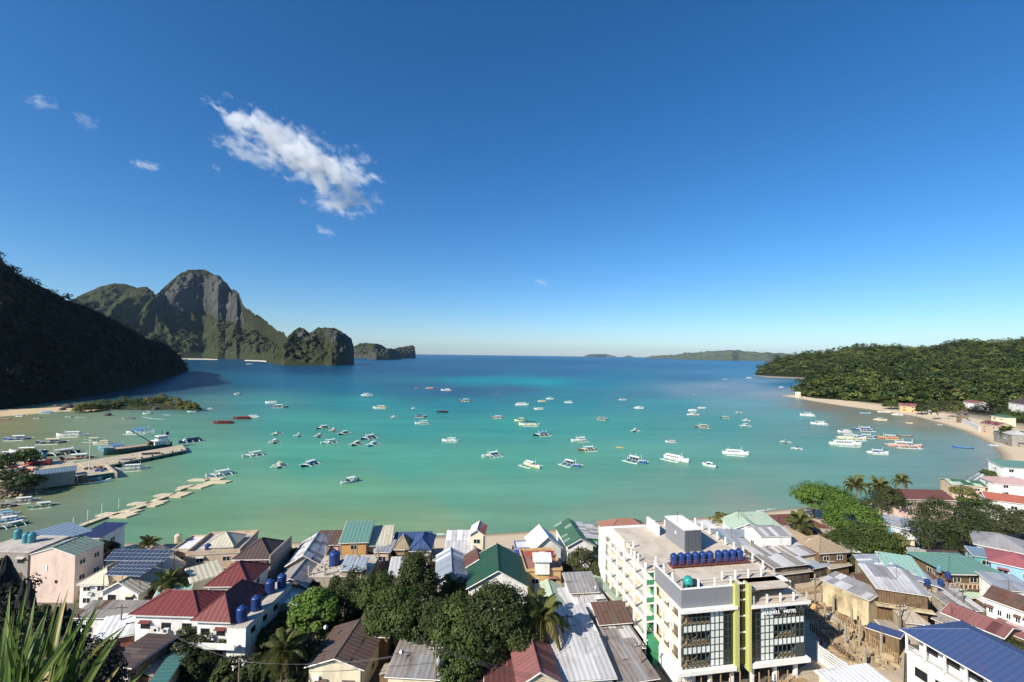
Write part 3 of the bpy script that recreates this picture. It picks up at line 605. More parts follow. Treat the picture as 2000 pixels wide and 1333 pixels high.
def hull_mesh(L, B, depth, bow, stern, keel, n=18, pw=2.4):
    V, F = [], []
    ring = [(-1, 1), (-0.92, 0.55), (-0.6, 0.1), (0, -0.12), (0.6, 0.1), (0.92, 0.55), (1, 1)]
    for i in range(n + 1):
        t = -1 + 2 * i / n; w = max(0.03, (1 - abs(t) ** pw)) * B / 2 if t > 0 else max(0.25 if stern < 0.3 else 0.04, (1 - abs(t) ** (pw + 1))) * B / 2
        top = depth + (bow * max(t, 0) ** 2.6 + stern * max(-t, 0) ** 2.6); lo = keel + (abs(t) ** 4) * (depth * 0.6)
        for (a, b) in ring: V.append((t * L / 2, a * w, lo + (top - lo) * b))
    k = len(ring)
    for i in range(n):
        for j in range(k - 1): F.append((i * k + j, i * k + j + 1, (i + 1) * k + j + 1, (i + 1) * k + j))
        # deck, a little below the gunwale
    b0 = len(V)
    for i in range(n + 1):
        a, c = V[i * k], V[i * k + k - 1]; V.append((a[0], a[1] * .9, a[2] - .18)); V.append((c[0], c[1] * .9, c[2] - .18))
    for i in range(n): F.append((b0 + 2 * i, b0 + 2 * i + 2, b0 + 2 * i + 3, b0 + 2 * i + 1))
    F.append(tuple(range(k))[::-1]); F.append(tuple(n * k + j for j in range(k)))
    return V, F
def bmesh_get(key):
    if key in _bm: return _bm[key]
    mb = MB(); kind = key[0]
    if kind == 'hull': mb.v, mb.f = hull_mesh(12, 1.5, 0.75, 1.1, 0.5, -0.45)
    elif kind == 'hull_big': mb.v, mb.f = hull_mesh(12, 2.0, 0.9, 1.2, 0.6, -0.5, pw=3)
    elif kind == 'hull_fat': mb.v, mb.f = hull_mesh(12, 2.6, 1.0, 0.7, 0.1, -0.5, pw=3.2)
    elif kind == 'hull_speed': mb.v, mb.f = hull_mesh(8, 2.5, 0.9, 0.45, 0.0, -0.3, pw=2.2)
    elif kind == 'hull_canoe': mb.v, mb.f = hull_mesh(6, 0.7, 0.35, 0.35, 0.3, -0.15, pw=2)
    elif kind == 'hull_kayak': mb.v, mb.f = hull_mesh(4, 0.75, 0.28, 0.18, 0.15, -0.05, pw=2)
    elif kind == 'stripe':
        for s in (-1, 1): mb.tube([(x, s * (0.76 * (1 - abs(x / 6) ** (2.4 if x > 0 else 3.4)) + .02), 0.72 + (1.1 if x > 0 else .5) * abs(x / 6) ** 2.6) for x in (-5.7, -4, -2, 0, 2, 4, 5.2, 5.8)], 0.07, 4)
    elif kind == 'canopy':           # arched roof sheet
        x0, x1, w, z = key[1:]; n = 7
        for i in range(n + 1):
            a = -1 + 2 * i / n; y = a * w / 2; zz = z + 0.22 * (1 - a * a)
            mb.v += [(x0, y, zz), (x1, y, zz + 0.05), (x0, y, zz - 0.08), (x1, y, zz - 0.03)]
        for i in range(n):
            b = 4 * i; mb.f += [(b, b + 1, b + 5, b + 4), (b + 2, b + 6, b + 7, b + 3), (b, b + 4, b + 6, b + 2), (b + 1, b + 3, b + 7, b + 5)]
        mb.f += [(0, 2, 3, 1), (4 * n, 4 * n + 1, 4 * n + 3, 4 * n + 2)]
    elif kind == 'posts':
        x0, x1, w, z, n = key[1:]
        for i in range(n):
            x = x0 + (x1 - x0) * i / (n - 1)
            for s in (-1, 1): mb.tube([(x, s * w / 2, 0.5), (x, s * w / 2, z + .05)], 0.05, 4)
    elif kind == 'cabin':
        x0, x1, w, z0, z1 = key[1:]; mb.box(x0, -w / 2, z0, x1, w / 2, z1)
    elif kind == 'side_window':
        x0, x1, w, z0, z1, n = key[1:]; st = (x1 - x0) / n
        for i in range(n):
            for s in (-1, 1): mb.box(x0 + st * i + st * .14, s * (w / 2) - .03, z0, x0 + st * (i + 1) - st * .14, s * (w / 2) + .03, z1)
    elif kind == 'wheelhouse':
        x, w, z0, z1 = key[1:]; mb.v += [(x, -w / 2, z0), (x + 1.9, -w / 2, z0), (x + 1.9, w / 2, z0), (x, w / 2, z0), (x, -w / 2, z1), (x + 1.3, -w / 2, z1), (x + 1.3, w / 2, z1), (x, w / 2, z1)]
        mb.f += [(3, 2, 1, 0), (4, 5, 6, 7), (0, 1, 5, 4), (1, 2, 6, 5), (2, 3, 7, 6), (3, 0, 4, 7)]
    elif kind == 'arm':              # bent outrigger arm across the hull
        hw = key[1]; mb.tube([(0, -hw, 0.12), (0, -hw * .8, 0.62), (0, -hw * .4, 1.0), (0, 0, 1.08), (0, hw * .4, 1.0), (0, hw * .8, 0.62), (0, hw, 0.12)], [0.08, .11, .13, .14, .13, .11, .08], 5)
    elif kind == 'float':
        l = key[1]; mb.tube([(-l / 2 - .5, 0, 0.3), (-l / 2, 0, 0.1), (0, 0, 0.05), (l / 2 - .6, 0, 0.12), (l / 2, 0, 0.45)], [.07, .15, .16, .14, .06], 6)
    elif kind == 'mast': mb.tube([(0, 0, 0.6), (0, 0, key[1])], [0.1, 0.06], 5)
    elif kind == 'engine': mb.box(-4.6, -.28, .4, -4.1, .28, 1.15); mb.box(-4.5, -.1, -.5, -4.25, .1, .4)
    elif kind == 'screen': mb.v += [(1.4, -.9, .95), (1.4, .9, .95), (.75, .8, 1.6), (.75, -.8, 1.6)]; mb.f += [(0, 1, 2, 3)]; mb.quad((1.4, .9, .95), (.0, 1.05, .95), (.1, .95, 1.45), (.75, .8, 1.6)); mb.quad((1.4, -.9, .95), (.75, -.8, 1.6), (.1, -.95, 1.45), (.0, -1.05, .95))
    elif kind == 'bench':
        for x in (-1.6, 0, 1.6): mb.box(x - .15, -.3, .2, x + .15, .3, .3)
    elif kind == 'paddle_seat': mb.box(-.35, -.22, .18, .3, .22, .26)
    m = mb.mesh(kind, kind.startswith('hull')); m.materials.append(None); _bm[key] = m; return m
def bpart(name, key, mat, root, loc=(0, 0, 0)):
    o = bpy.data.objects.new(name, bmesh_get(key)); COL.objects.link(o); o.parent = root; o.location = loc
    if key[0] in ('posts', 'side_window', 'stripe', 'bench'): o['kind'] = 'stuff'      # too small to pick apart
    o.material_slots[0].link = 'OBJECT'; o.material_slots[0].material = BC[mat] if isinstance(mat, str) else mat
    return o
_glass = plain('boat_window_glass', (0.02, 0.025, 0.03), 0.15)
def boat(px, py, L, yaw, kind, hull, roof, label, masts=2, arms=3, trim='white', z=None, group='boats moored in the bay', side=None):
    p = G(px, py, 0); yaw -= math.degrees(math.atan2(p.x, p.y)) * (0.35 if abs(math.sin(R(yaw))) < .25 else 1.0); base = {'speed': 8.0, 'canoe': 6.0, 'kayak': 4.0}.get(kind, 12.0)
    if L > 20 or (py < 806 and px > 430): L = L * p.y / FPX / max(0.5, abs(math.cos(R(yaw))))      # such an L is a length in photo pixels
    L *= 0.88; s = L / base
    cat = 'kayak' if kind == 'kayak' else 'boat'
    nm = {'bangka': 'outrigger_boat', 'cabin': 'cabin_boat', 'covered': 'covered_boat', 'speed': 'motor_boat', 'canoe': 'canoe', 'kayak': 'kayak', 'ferry': 'outrigger_ferry', 'pump': 'open_boat'}[kind]
    root = thing(nm, label, cat, (p.x, p.y, z if z is not None else 0.0), R(yaw), group); root.scale = (s, s, s * min(1.0, (13.0 / L) ** .5) if kind in ('bangka', 'cabin', 'ferry', 'covered') else s)
    if kind == 'bangka':
        bpart('hull', ('hull',), hull, root); bpart('gunwale', ('stripe',), trim, root)
        bpart('canopy', ('canopy', -3.6, 2.0, 2.1, 2.25), roof, root); bpart('canopy_post', ('posts', -3.3, 1.8, 1.7, 2.25, 4), 'white', root)
        bpart('cabin', ('cabin', -3.2, 0.4, 1.4, 0.5, 1.45), side or hull, root)
        arm, fl = 4.3, 8.6
    elif kind == 'cabin':
        bpart('hull', ('hull_big',), hull, root); c = bpart('cabin', ('cabin', -4.2, 2.0, 1.8, 0.75, 2.15), side or 'white', root)
        bpart('side_window', ('side_window', -4.0, 1.8, 1.8, 1.3, 1.85, 6), _glass, c)
        bpart('canopy', ('canopy', -4.5, 2.4, 2.2, 2.2), roof, root); bpart('wheelhouse', ('wheelhouse', 2.0, 1.5, .8, 2.1), 'white', root)
        arm, fl = 4.0, 8.4
    elif kind == 'covered':
        bpart('hull', ('hull_big',), hull, root); c = bpart('cabin', ('cabin', -4.4, 3.0, 1.7, 0.75, 1.8), side or hull, root)
        bpart('side_window', ('side_window', -4.2, 2.8, 1.7, 1.1, 1.65, 7), _glass, c)
        bpart('canopy', ('canopy', -4.8, 3.4, 2.1, 1.85), roof, root); bpart('stern_rail', ('posts', -5.2, -4.8, 1.0, 1.2, 2), hull, root)
        arm = None
    elif kind == 'speed':
        bpart('hull', ('hull_speed',), hull, root); bpart('windscreen', ('screen',), _glass, root)
        bpart('canopy', ('canopy', -2.4, 1.0, 2.0, 2.1), roof, root); bpart('canopy_post', ('posts', -2.2, .8, 1.8, 2.1, 2), 'white', root); bpart('outboard_motor', ('engine',), 'gloom', root)
        arm = None
    elif kind in ('canoe', 'pump'):
        bpart('hull', ('hull_canoe',) if kind == 'canoe' else ('hull',), hull, root)
        if kind == 'canoe': bpart('seat', ('bench',), trim, root)
        else: bpart('gunwale', ('stripe',), trim, root); bpart('outboard_motor', ('engine',), 'gloom', root, (-.6, 0, 0)); bpart('seat', ('bench',), roof, root, (0, 0, .3))
        arm = None
        if arms and kind == 'canoe':
            for sx in (-1, 1): bpart('outrigger_float', ('float', 4), trim, root, (0, sx * 1.5, 0))
            for x in (-1.2, 1.2): bpart('outrigger_arm', ('arm', 1.5), trim, root, (x, 0, -.45))
    elif kind == 'kayak':
        bpart('hull', ('hull_kayak',), hull, root); bpart('seat', ('paddle_seat',), 'gloom', root); arm = None
    elif kind == 'ferry':
        bpart('hull', ('hull_big',), hull, root); c = bpart('cabin', ('cabin', -4.6, 1.6, 1.7, 0.8, 1.75), side or hull, root); bpart('side_window', ('side_window', -4.4, 1.4, 1.7, 1.15, 1.6, 9), _glass, c)
        u = bpart('upper_cabin', ('cabin', -2.6, 0.6, 1.4, 1.75, 2.5), 'white', root); bpart('side_window', ('side_window', -2.4, .4, 1.4, 2.0, 2.35, 5), _glass, u)
        bpart('canopy', ('canopy', -4.8, 2.0, 2.0, 1.8), 'white', root); bpart('upper_roof', ('canopy', -2.8, .9, 1.6, 2.52), roof, root); bpart('wheelhouse', ('wheelhouse', 1.6, 1.4, .8, 1.8), 'blue', root)
        arm, fl, arms = 4.4, 9.6, 6
    if arm and arms:
        for sx in (-1, 1): bpart('outrigger_float', ('float', fl), trim if trim != 'dark' else 'bamboo', root, (-.4, sx * arm, 0))
        for i in range(arms): bpart('outrigger_arm', ('arm', arm), 'bamboo' if i % 2 else trim, root, (-fl * .38 + (fl * .76) * i / max(arms - 1, 1) - .4, 0, 0))
    for i in range(masts): bpart('mast', ('mast', 3.9 - .35 * (i % 2)), 'white', root, ((2.6, -3.4, -.6, -1.9)[i], 0.35 * (-1) ** i, 0))
    return root
B = boat
# middle of the bay, left part
B(464,771,14,178,'speed','white','white','small white cabin boat nearest the headland tip',masts=0)
B(531,788,27,180,'covered','white','white','white covered boat just behind the dark hulled double boat',masts=0,side='white')
B(547,796,33,0,'bangka','navy','white','white roofed boat with navy hull beside the white covered boat',masts=0)
B(473,819,37,180,'covered','maroon','red','red covered boat, the one close to the white cabin boat',masts=0,side='maroon')
B(437,828,41,180,'covered','maroon','red','red covered boat nearest the port',masts=0,side='maroon')
B(496,816,27,0,'cabin','white','white','white cabin boat right behind a red covered boat',masts=0,arms=0)
B(540,849,11,-110,'bangka','cream','teal','outrigger boat with teal canopy seen from the bow',masts=1)
B(536,865,11,-95,'bangka','dark','white','dark hulled outrigger boat just in front of the teal canopied one',masts=1)
B(583,852,9.5,-92,'bangka','teal','cream','small teal outrigger boat seen from the bow',masts=1)
B(495,891,13,-155,'bangka','white','white','white outrigger boat with three masts furthest left in the open bay',masts=3)
B(545,912,11,-100,'bangka','cream','cream','cream outrigger boat facing the shore',masts=1)
B(604,909,12.5,-130,'bangka','blue','white','blue hulled outrigger boat right of the cream one facing the shore',masts=1)
B(630,837,12,-140,'bangka','brown','white','brown hulled outrigger boat with white canopy at the back of the left cluster',masts=2)
B(651,842,9.5,-98,'bangka','yellow','white','small yellow trimmed outrigger boat in the left cluster',masts=2,trim='cream')
B(623,853,10,-100,'bangka','dark','white','dark hulled boat in the left half of the left cluster',masts=0)
B(671,848,11.5,-125,'bangka','navy','white','navy hulled boat with white canopy at the right of the left cluster',masts=0)
B(643,866,13,-150,'bangka','white','white','white outrigger boat at the front of the left cluster',masts=1)
B(695,869,12,-115,'bangka','dark','white','dark hulled outrigger boat just left of a pale blue one',masts=0)
B(720,857,14,-140,'bangka','blue','white','blue hulled outrigger boat with two tall masts right of the left cluster',masts=2,side='brown')
B(727,870,12,-115,'bangka','sky','white','pale blue outrigger boat in front of the blue one with tall masts',masts=0)
B(682,943,9,-150,'speed','white','white','white motor boat alone in the shallows left of centre',masts=0)
B(717,773,26,0,'bangka','white','white','white boat with three masts at the far left back of the bay',masts=3)
B(743,798,32,180,'bangka','cream','white','cream sided boat with a white canopy left of centre',masts=1,side='yellow')
B(769,816,9,80,'bangka','white','white','small white boat seen from the stern left of centre',masts=0)
B(808,799,11,0,'speed','white','white','small white motor boat at the middle back of the bay',masts=0)
B(821,815,27,0,'bangka','navy','navy','navy boat with three tall white masts',masts=3)
B(825,828,30,-165,'bangka','white','white','white outrigger boat right in front of the navy one with masts',masts=3)
B(813,759,8,0,'covered','pink','pink','small pinkish boat at the far back, second of the pink row',masts=0)
B(840,760,19,180,'covered','pink','white','pink hulled boat at the far back, right end of the pink row',masts=0)
B(798,759.5,5,0,'canoe','pink','pink','tiny pink boat at the left end of the pink row',masts=0,arms=0)
B(872,763,24,180,'bangka','white','white','white boat right of the pink row at the far back',masts=0)
B(971,773,9,0,'covered','grey','grey','small grey boat alone at the back near the middle',masts=0)
B(908,784,27,180,'bangka','brown','white','brown hulled boat with white canopy in the middle back',masts=0)
B(864,806,25,180,'covered','navy','red','navy covered boat with a red panel near the middle',masts=0)
B(1020,792,30,0,'cabin','white','white','long white cabin boat near the middle back',masts=1,arms=0)
B(1059,785,19,180,'covered','cream','cream','cream covered boat beside the white masted one',masts=0)
B(1074,780,18,0,'bangka','white','white','white masted boat behind the cream covered one',masts=2)
B(1111,787,19,180,'bangka','white','white','white boat with thin masts right of the cream covered one',masts=2)
B(1053,800,22,180,'covered','white','white','white boat with a row of reddish windows near the middle',masts=0,side='pink')
B(971,817,26,180,'bangka','red','white','red hulled outrigger boat with white canopy',masts=2)
B(1016,823,11,180,'speed','cream','cream','cream cabin launch right of the red hulled outrigger boat',masts=0)
B(1034,831,19,180,'bangka','cream','dark','cream boat with a dark canopy in front of the cream launch',masts=0)
B(1058,851,15,-150,'bangka','navy','sky','navy outrigger boat with a pale blue canopy and three masts',masts=3)
B(880,862,37,180,'bangka','white','white','white outrigger boat broadside alone left of the middle',masts=3)
B(960,892,14,-145,'bangka','white','white','white outrigger boat with tall rear mast in the middle of the bay',masts=2,arms=4,side='blue')
B(1038,911,13.5,-48,'bangka','cream','white','cream outrigger boat with bow towards the beach on the right',masts=1,arms=3)
B(1116,909,14,-46,'bangka','blue','white','white and blue outrigger boat with dark cabin right of the cream one',masts=1,side='gloom')
B(1132,862,14,-150,'bangka','white','white','white outrigger boat with three masts above a smaller white one',masts=3,arms=4)
B(1147,880,13,-155,'bangka','brown','white','white canopied outrigger boat with a brown hull',masts=2,arms=4)
B(1176,820,26,-10,'bangka','brown','pink','brown and red outrigger boat in the right middle',masts=2)
B(1216,782,16,0,'covered','white','white','small white boat with a black stern at the right back',masts=0,side='gloom')
B(1248,798,22,0,'bangka','white','white','white boat with one mast at the right back',masts=1)
B(1353,803,19,180,'cabin','white','white','white boat behind the red trimmed one',masts=2,arms=0)
B(1354,811,26,0,'bangka','white','cream','white boat with a red waterline in the right middle',masts=2,trim='red')
B(1371,798,17,0,'covered','white','white','small white covered boat right of the pair with masts',masts=0,side='white')
B(1416,817,21,180,'bangka','dark','white','dark hulled boat with white canopy on the right',masts=0)
B(1443,807,9.5,-95,'bangka','grey','grey','grey boat seen from the bow on the right',masts=0)
B(1457,823,10.5,-100,'bangka','white','white','white outrigger boat just behind another on the right',masts=1)
B(1455,833,12,-120,'bangka','white','white','white outrigger boat, front one of the close pair on the right',masts=1)
B(1372,835,32,180,'bangka','brown','cream','brown and cream boat broadside in front of the pair with masts',masts=1)
B(1240,843,10.5,-105,'bangka','dark','white','dark hulled outrigger boat with white canopy seen from the bow, right of middle',masts=1)
B(1310,864,24,-158,'ferry','white','red','largest boat, a white and blue outrigger ferry with many arms',masts=4,side='blue')
B(1243,902,15,-38,'bangka','blue','white','blue and white outrigger boat with three masts near the beach',masts=3,side='gloom')
B(1320,899,17,-32,'cabin','white','white','white cabin boat with red seats behind its windows, bow to the right',masts=1,side='white')
B(1385,911,8.5,150,'speed','white','white','white speedboat with a dark outboard motor at the stern',masts=0)
B(1437,888,52,-8,'cabin','white','white','big white two masted cabin boat on the right',masts=2)
B(1534,865,10,-92,'bangka','teal','sky','turquoise outrigger boat seen from the bow on the right',masts=0)
B(1556,878,9.5,-92,'bangka','white','blue','outrigger boat with a blue canopy seen from the bow',masts=0)
B(1340,842,3.6,0,'kayak','sky','sky','pale blue raft like kayak above the big ferry',masts=0,group='small craft')
B(1210,875,5,-20,'canoe','yellow','yellow','small yellow canoe adrift in the middle right',masts=0,arms=0,group='small craft')
# far right channel
B(1416,741.5,9,0,'canoe','white','white','tiny white boat furthest left in the channel before the wooded point',masts=0,arms=0)
B(1463,739,11,0,'bangka','white','white','white boat in the channel left of the far ridge shore',masts=0)
B(1392,754,9,0,'bangka','navy','white','small navy boat with white canopy out in the channel',masts=0)
B(1526,757,10,0,'bangka','white','white','small white boat close under the wooded point',masts=0)
B(1549,761,12,0,'covered','white','white','white covered boat at the wooded point beside the kiosk',masts=0)
B(1355,771,5,0,'canoe','white','white','tiny white skiff on the pale shoal',masts=0,arms=0)
B(488,712,14,0,'covered','white','white','far white boat before the beach of the big island',masts=0)
# right part of the bay
B(1577,812,29,180,'bangka','white','white','white boat closest to the wooded point on the right',masts=1)
B(1600,829,33,180,'bangka','white','white','white boat with low canopy second from the wooded point',masts=2)
B(1650,845,27,180,'ferry','white','white','white two decked boat at the back of the right cluster',masts=2)
B(1686,841,40,180,'bangka','blue','white','blue hulled boat at the top of the right cluster',masts=2,trim='white')
B(1665,858,55,0,'bangka','cream','white','long cream boat in the middle of the right cluster',masts=0)
B(1693,855,35,0,'bangka','blue','white','white canopied boat with blue stern in the right cluster',masts=1)
B(1652,870,62,0,'cabin','white','white','long white cabin boat at the front of the right cluster',masts=2,arms=2)
B(1735,857,40,180,'bangka','orange','white','orange hulled boat with a white canopy',masts=1,trim='cream')
B(1768,853,29,180,'pump','maroon','red','low dark red open boat behind the orange hulled one',masts=0)
B(1768,873,63,0,'bangka','pink','white','long white boat with a red hull and tall canopy on the right',masts=3,trim='white')
B(1715,886,40,0,'bangka','white','white','white outrigger boat nearest the beach houses on the right',masts=2,side='blue')
B(1720,821,25,0,'bangka','cream','cream','cream boat near the right beach',masts=0)
B(1776,827,7,0,'canoe','yellow','cream','pale yellow canoe near the right beach',masts=0)
B(1690,808,22,0,'pump','sky','blue','low pale blue boat along the right beach',masts=0)
B(1727,806,25,0,'pump','white','white','low white boat along the right beach',masts=0)
B(1753,811,21,0,'bangka','white','white','small white outrigger boat close to the sand of the right beach',masts=1)
B(1881,876,34,172,'pump','blue','sky','blue open boat near the curve of the right beach',masts=0,arms=0,trim='sky')
B(1941,871,7,20,'canoe','sky','sky','pale blue canoe drawn up at the waterline of the right beach',masts=0,z=0.1)
B(1834,830,6,10,'canoe','teal','teal','turquoise canoe in the shallows of the right beach',masts=0)
B(1852,821,5.5,20,'speed','grey','dark','small grey boat on the sand of the right beach',masts=0,z=0.6)
# port and inlet on the left
B(276,846,55,0,'bangka','white','tarp','outrigger boat with a long blue tarpaulin roof behind the pier',masts=1,side='sky')
B(139,852,52,180,'bangka','white','white','white outrigger boat with low canopy behind the pier, left',masts=1)
B(34,859,45,180,'bangka','blue','white','blue hulled outrigger boat at the far left of the inlet',masts=0)
B(100,866,52,180,'bangka','navy','cream','navy hulled boat with a cream canopy left of the pier',masts=0)
B(181,862,37,180,'bangka','green','cream','green hulled boat with a cream canopy behind the pier',masts=0)
B(201,867,35,180,'bangka','cream','cream','cream boat just right of the green hulled one',masts=0)
B(251,819,25,180,'covered','grey','grey','grey roofed boat near the bushy islet',masts=0)
B(120,888,17,196,'bangka','dark','white','dark boat with a long white canopy at the port edge',masts=3)
B(150,897,15,190,'bangka','orange','white','boat with orange upperworks and white canopy beside the pier root',masts=2,side='red')
B(50,884,16,178,'bangka','white','white','white boat with tall masts and an orange drum at the port edge',masts=3,side='orange')
B(15,891,13,178,'bangka','blue','white','blue and white outrigger boat at the left edge of the port',masts=1)
B(222,877,15,190,'bangka','sky','tarp','boat with a bright blue tarpaulin beside the cargo ship',masts=2,side='tarp')
B(372,864,14,200,'cabin','blue','navy','blue cabin boat with white posts at the end of the pier',masts=4,side='blue')
B(289,895,15,192,'cabin','dark','dark','dark boat moored along the near side of the pier',masts=0,side='dark',arms=0)
B(243,906,14,192,'bangka','grey','grey','grey canopied boat moored along the near side of the pier',masts=0,arms=0)
B(255,918,14,190,'bangka','white','white','white outrigger boat with curved arms in front of the pier',masts=2,arms=4)
B(185,944,12,14,'bangka','white','green','white boat with a green awning beside the warehouse quay',masts=0,arms=0,side='red')
B(430,929,13,200,'bangka','white','white','white outrigger boat at the far end of the floating jetty',masts=2)
B(43,981,10,188,'bangka','grey','white','grey outrigger boat with a short white canopy in the near inlet',masts=0)
B(82,990,8.8,192,'bangka','green','white','green outrigger boat with a short white canopy in the near inlet',masts=0)
B(3,992,9,190,'bangka','dark','grey','dark boat cut by the left edge in the near inlet',masts=0)
B(8,1008,8,192,'bangka','white','sky','white boat with pale blue roof at the left edge near the houses',masts=1)
B(14,1018,8.5,192,'bangka','sky','white','pale blue boat in the row at the left edge near the houses',masts=0)
B(24,1029,8.5,195,'bangka','green','white','green and white boat nearest the houses at the left edge',masts=1)
# islet beach
B(91,807,26,178,'bangka','sky','sky','pale blue boat drawn up beside the islet rocks',masts=0)
B(40,813,22,170,'canoe','teal','white','teal and white canoe on the islet sand',masts=0)
B(10,820,21,180,'pump','red','white','red boat on the islet sand at the left edge',masts=0)
B(72,817,7,180,'canoe','dark','dark','dark canoe near the islet sand',masts=0)
B(3,806,22,180,'bangka','white','sky','white boat under the dark headland at the left edge',masts=1)
B(161,817,24,180,'pump','grey','white','grey open boat in front of the islet beach',masts=0)
B(134,814.5,7,180,'canoe','green','green','small green canoe left of the grey open boat at the islet',masts=0)
B(160,802,6,180,'canoe','red','orange','red canoe lying on the islet beach below the bushes',masts=0,z=0.3,arms=0)
B(288,809,8,180,'speed','white','white','white boat at the right end of the islet beach',masts=0)
B(375,805,8.5,180,'pump','white','white','low white boat off the right tip of the islet',masts=0)
B(393,803,3.5,180,'canoe','white','white','tiny white boat between two others off the islet tip',masts=0)
B(412,799.5,6.5,0,'bangka','white','white','white outrigger boat furthest right off the islet tip',masts=0)
B(271,992,4.2,38,'kayak','yellow','yellow','yellow kayak tied to the floating jetty, left one of two',masts=0,z=0.05,group='yellow kayaks')
B(277,990,4.2,42,'kayak','yellow','yellow','yellow kayak tied to the floating jetty, right one of two',masts=0,z=0.05,group='yellow kayaks')
# ================================================================== houses
def W_(key, rgb, dirt=0.45, **k): return paint('wall_' + key, lin(rgb), 0.8, min(1, dirt * 1.35), **k)
WALL = {'white': W_('white', (235, 233, 226), .35), 'cream': W_('cream', (226, 214, 184), .35), 'pinkish': W_('pinkish', (222, 196, 180), .35), 'tan': W_('tan', (196, 172, 146), .45), 'grey': W_('grey', (150, 146, 138), .6), 'concrete': W_('concrete', (168, 158, 140), .8, dirt_rgb=(0.10, 0.085, 0.06)), 'stained': W_('stained', (205, 188, 150), .95, dirt_rgb=(0.12, 0.085, 0.045)),
        'orange': W_('orange', (205, 158, 96), .3), 'yellow': W_('yellow', (206, 172, 118), .4), 'pink': W_('pink', (222, 184, 184), .3), 'wood': W_('wood', (120, 98, 72), .9, dirt_rgb=(0.07, 0.055, 0.04), scale=2), 'dark': W_('dark', (70, 64, 58), .6), 'brick': W_('brick', (150, 88, 70), .5), 'mint': W_('mint', (150, 205, 180), .35), 'teal': W_('teal', (80, 160, 160), .4), 'green': W_('green', (90, 160, 120), .4), 'blue': W_('blue', (45, 85, 165), .2), 'lightblue': W_('lightblue', (140, 185, 215), .3), 'salmon': W_('salmon', (225, 150, 120), .3)}
def S_(key, rgb, rust=0.25, **k): return sheet('roof_' + key, lin(rgb), min(1, rust * 1.5), **k)
ROOF = {'white': S_('white', (224, 222, 218), .25, rust_rgb=(.25, .22, .19)), 'palegrey': S_('palegrey', (196, 194, 192), .3, rust_rgb=(.17, .15, .13)), 'grey': S_('grey', (150, 148, 147), .35, rust_rgb=(.14, .11, .09)), 'oldgrey': S_('oldgrey', (147, 140, 133), .75, rust_rgb=(.13, .10, .075)), 'bluegrey': S_('bluegrey', (146, 155, 165), .25), 'skyblue': S_('skyblue', (112, 133, 150), .25),
        'blue': S_('blue', (56, 72, 113), .1, vary=.05), 'royal': S_('royal', (65, 84, 124), .12, vary=.05), 'darkblue': S_('darkblue', (44, 56, 91), .1), 'green': S_('green', (68, 105, 83), .15), 'darkgreen': S_('darkgreen', (40, 81, 61), .15, vary=.04), 'sage': S_('sage', (124, 144, 130), .25), 'teal': S_('teal', (95, 132, 121), .15), 'mint': S_('mint', (155, 193, 178), .15), 'palegreen': S_('palegreen', (174, 193, 169), .3), 'seagreen': S_('seagreen', (84, 131, 122), .2),
        'red': S_('red', (115, 57, 55), .08, vary=.06), 'fadedred': S_('fadedred', (140, 94, 90), .3), 'maroon': S_('maroon', (98, 62, 60), .35), 'pinkred': S_('pinkred', (151, 89, 92), .2), 'terracotta': S_('terracotta', (156, 111, 95), .2), 'orange': S_('orange', (162, 96, 79), .15), 'palepink': S_('palepink', (185, 154, 148), .2), 'brown': S_('brown', (82, 68, 64), .3), 'umber': S_('umber', (98, 84, 76), .4, rust_rgb=(.10, .05, .03)), 'rust': S_('rust', (103, 81, 71), .8), 'redbrown': S_('redbrown', (103, 68, 62), .3), 'tan': S_('tan', (164, 152, 135), .4), 'cream': S_('cream', (201, 194, 170), .25, rust_rgb=(.24, .2, .13)),
        'thatch': S_('thatch', (155, 137, 113), .9, rust_rgb=(.20, .14, .085), streak=(4, .6, 1), rough=.95), 'concrete': paint('roof_concrete', lin((196, 186, 172)), .9, .7, (.16, .14, .12), .5)}
FRAME = plain('window_frame_white', lin((225, 225, 220)), .5); FRAMED = plain('window_frame_dark', lin((60, 56, 52)), .5); PANE = plain('window_glass', (0.018, 0.022, 0.026), 0.12, spec=.6); DOORM = plain('door_wood', lin((96, 66, 46)), .6, vary=.2)
FASC = plain('fascia_board', lin((218, 214, 204)), .6); FASCD = plain('fascia_dark', lin((92, 80, 70)), .6)

def slope_pieces(A, B, poly, pitch=0.42, hgt=0.055):
    """ribbed sheet over a planar roof slope; A->B is the eave, poly the slope outline (A, B, C[, D]); returns strips (quads)"""
    A, B = Vector(A), Vector(B); poly = [Vector(p) for p in poly]; e = (B - A).normalized(); nrm = (B - A).cross(poly[-1] - A).normalized()
    if nrm.z < 0: nrm = -nrm
    up = nrm.cross(e)
    if up.z < 0: up = -up
    L = (B - A).length; st = sorted([((p - A).dot(e), (p - A).dot(up)) for p in poly]); top = {}
    for s, t in st: top[round(s, 4)] = max(top.get(round(s, 4), 0), t)
    ks = sorted(top)
    def tm(s):
        if s <= ks[0]: return top[ks[0]]
        for a, b in zip(ks, ks[1:]):
            if s <= b: return top[a] + (top[b] - top[a]) * (s - a) / max(b - a, 1e-6)
        return top[ks[-1]]
    n = max(2, int(round((ks[-1] - ks[0]) / pitch))); ss = sorted(set([ks[0] + (ks[-1] - ks[0]) * i / n for i in range(n + 1)] + [k for k in ks]))
    out = []
    for i, (s0, s1) in enumerate(zip(ss, ss[1:])):
        if s1 - s0 < 1e-3: continue
        h0, h1 = (0.0, hgt) if i % 2 == 0 else (hgt, 0.0)
        t0, t1 = tm(s0 + 1e-5), tm(s1 - 1e-5)
        out.append((A + e * s0 + nrm * h0, A + e * s1 + nrm * h1, A + e * s1 + up * t1 + nrm * h1, A + e * s0 + up * t0 + nrm * h0))
    return out, nrm
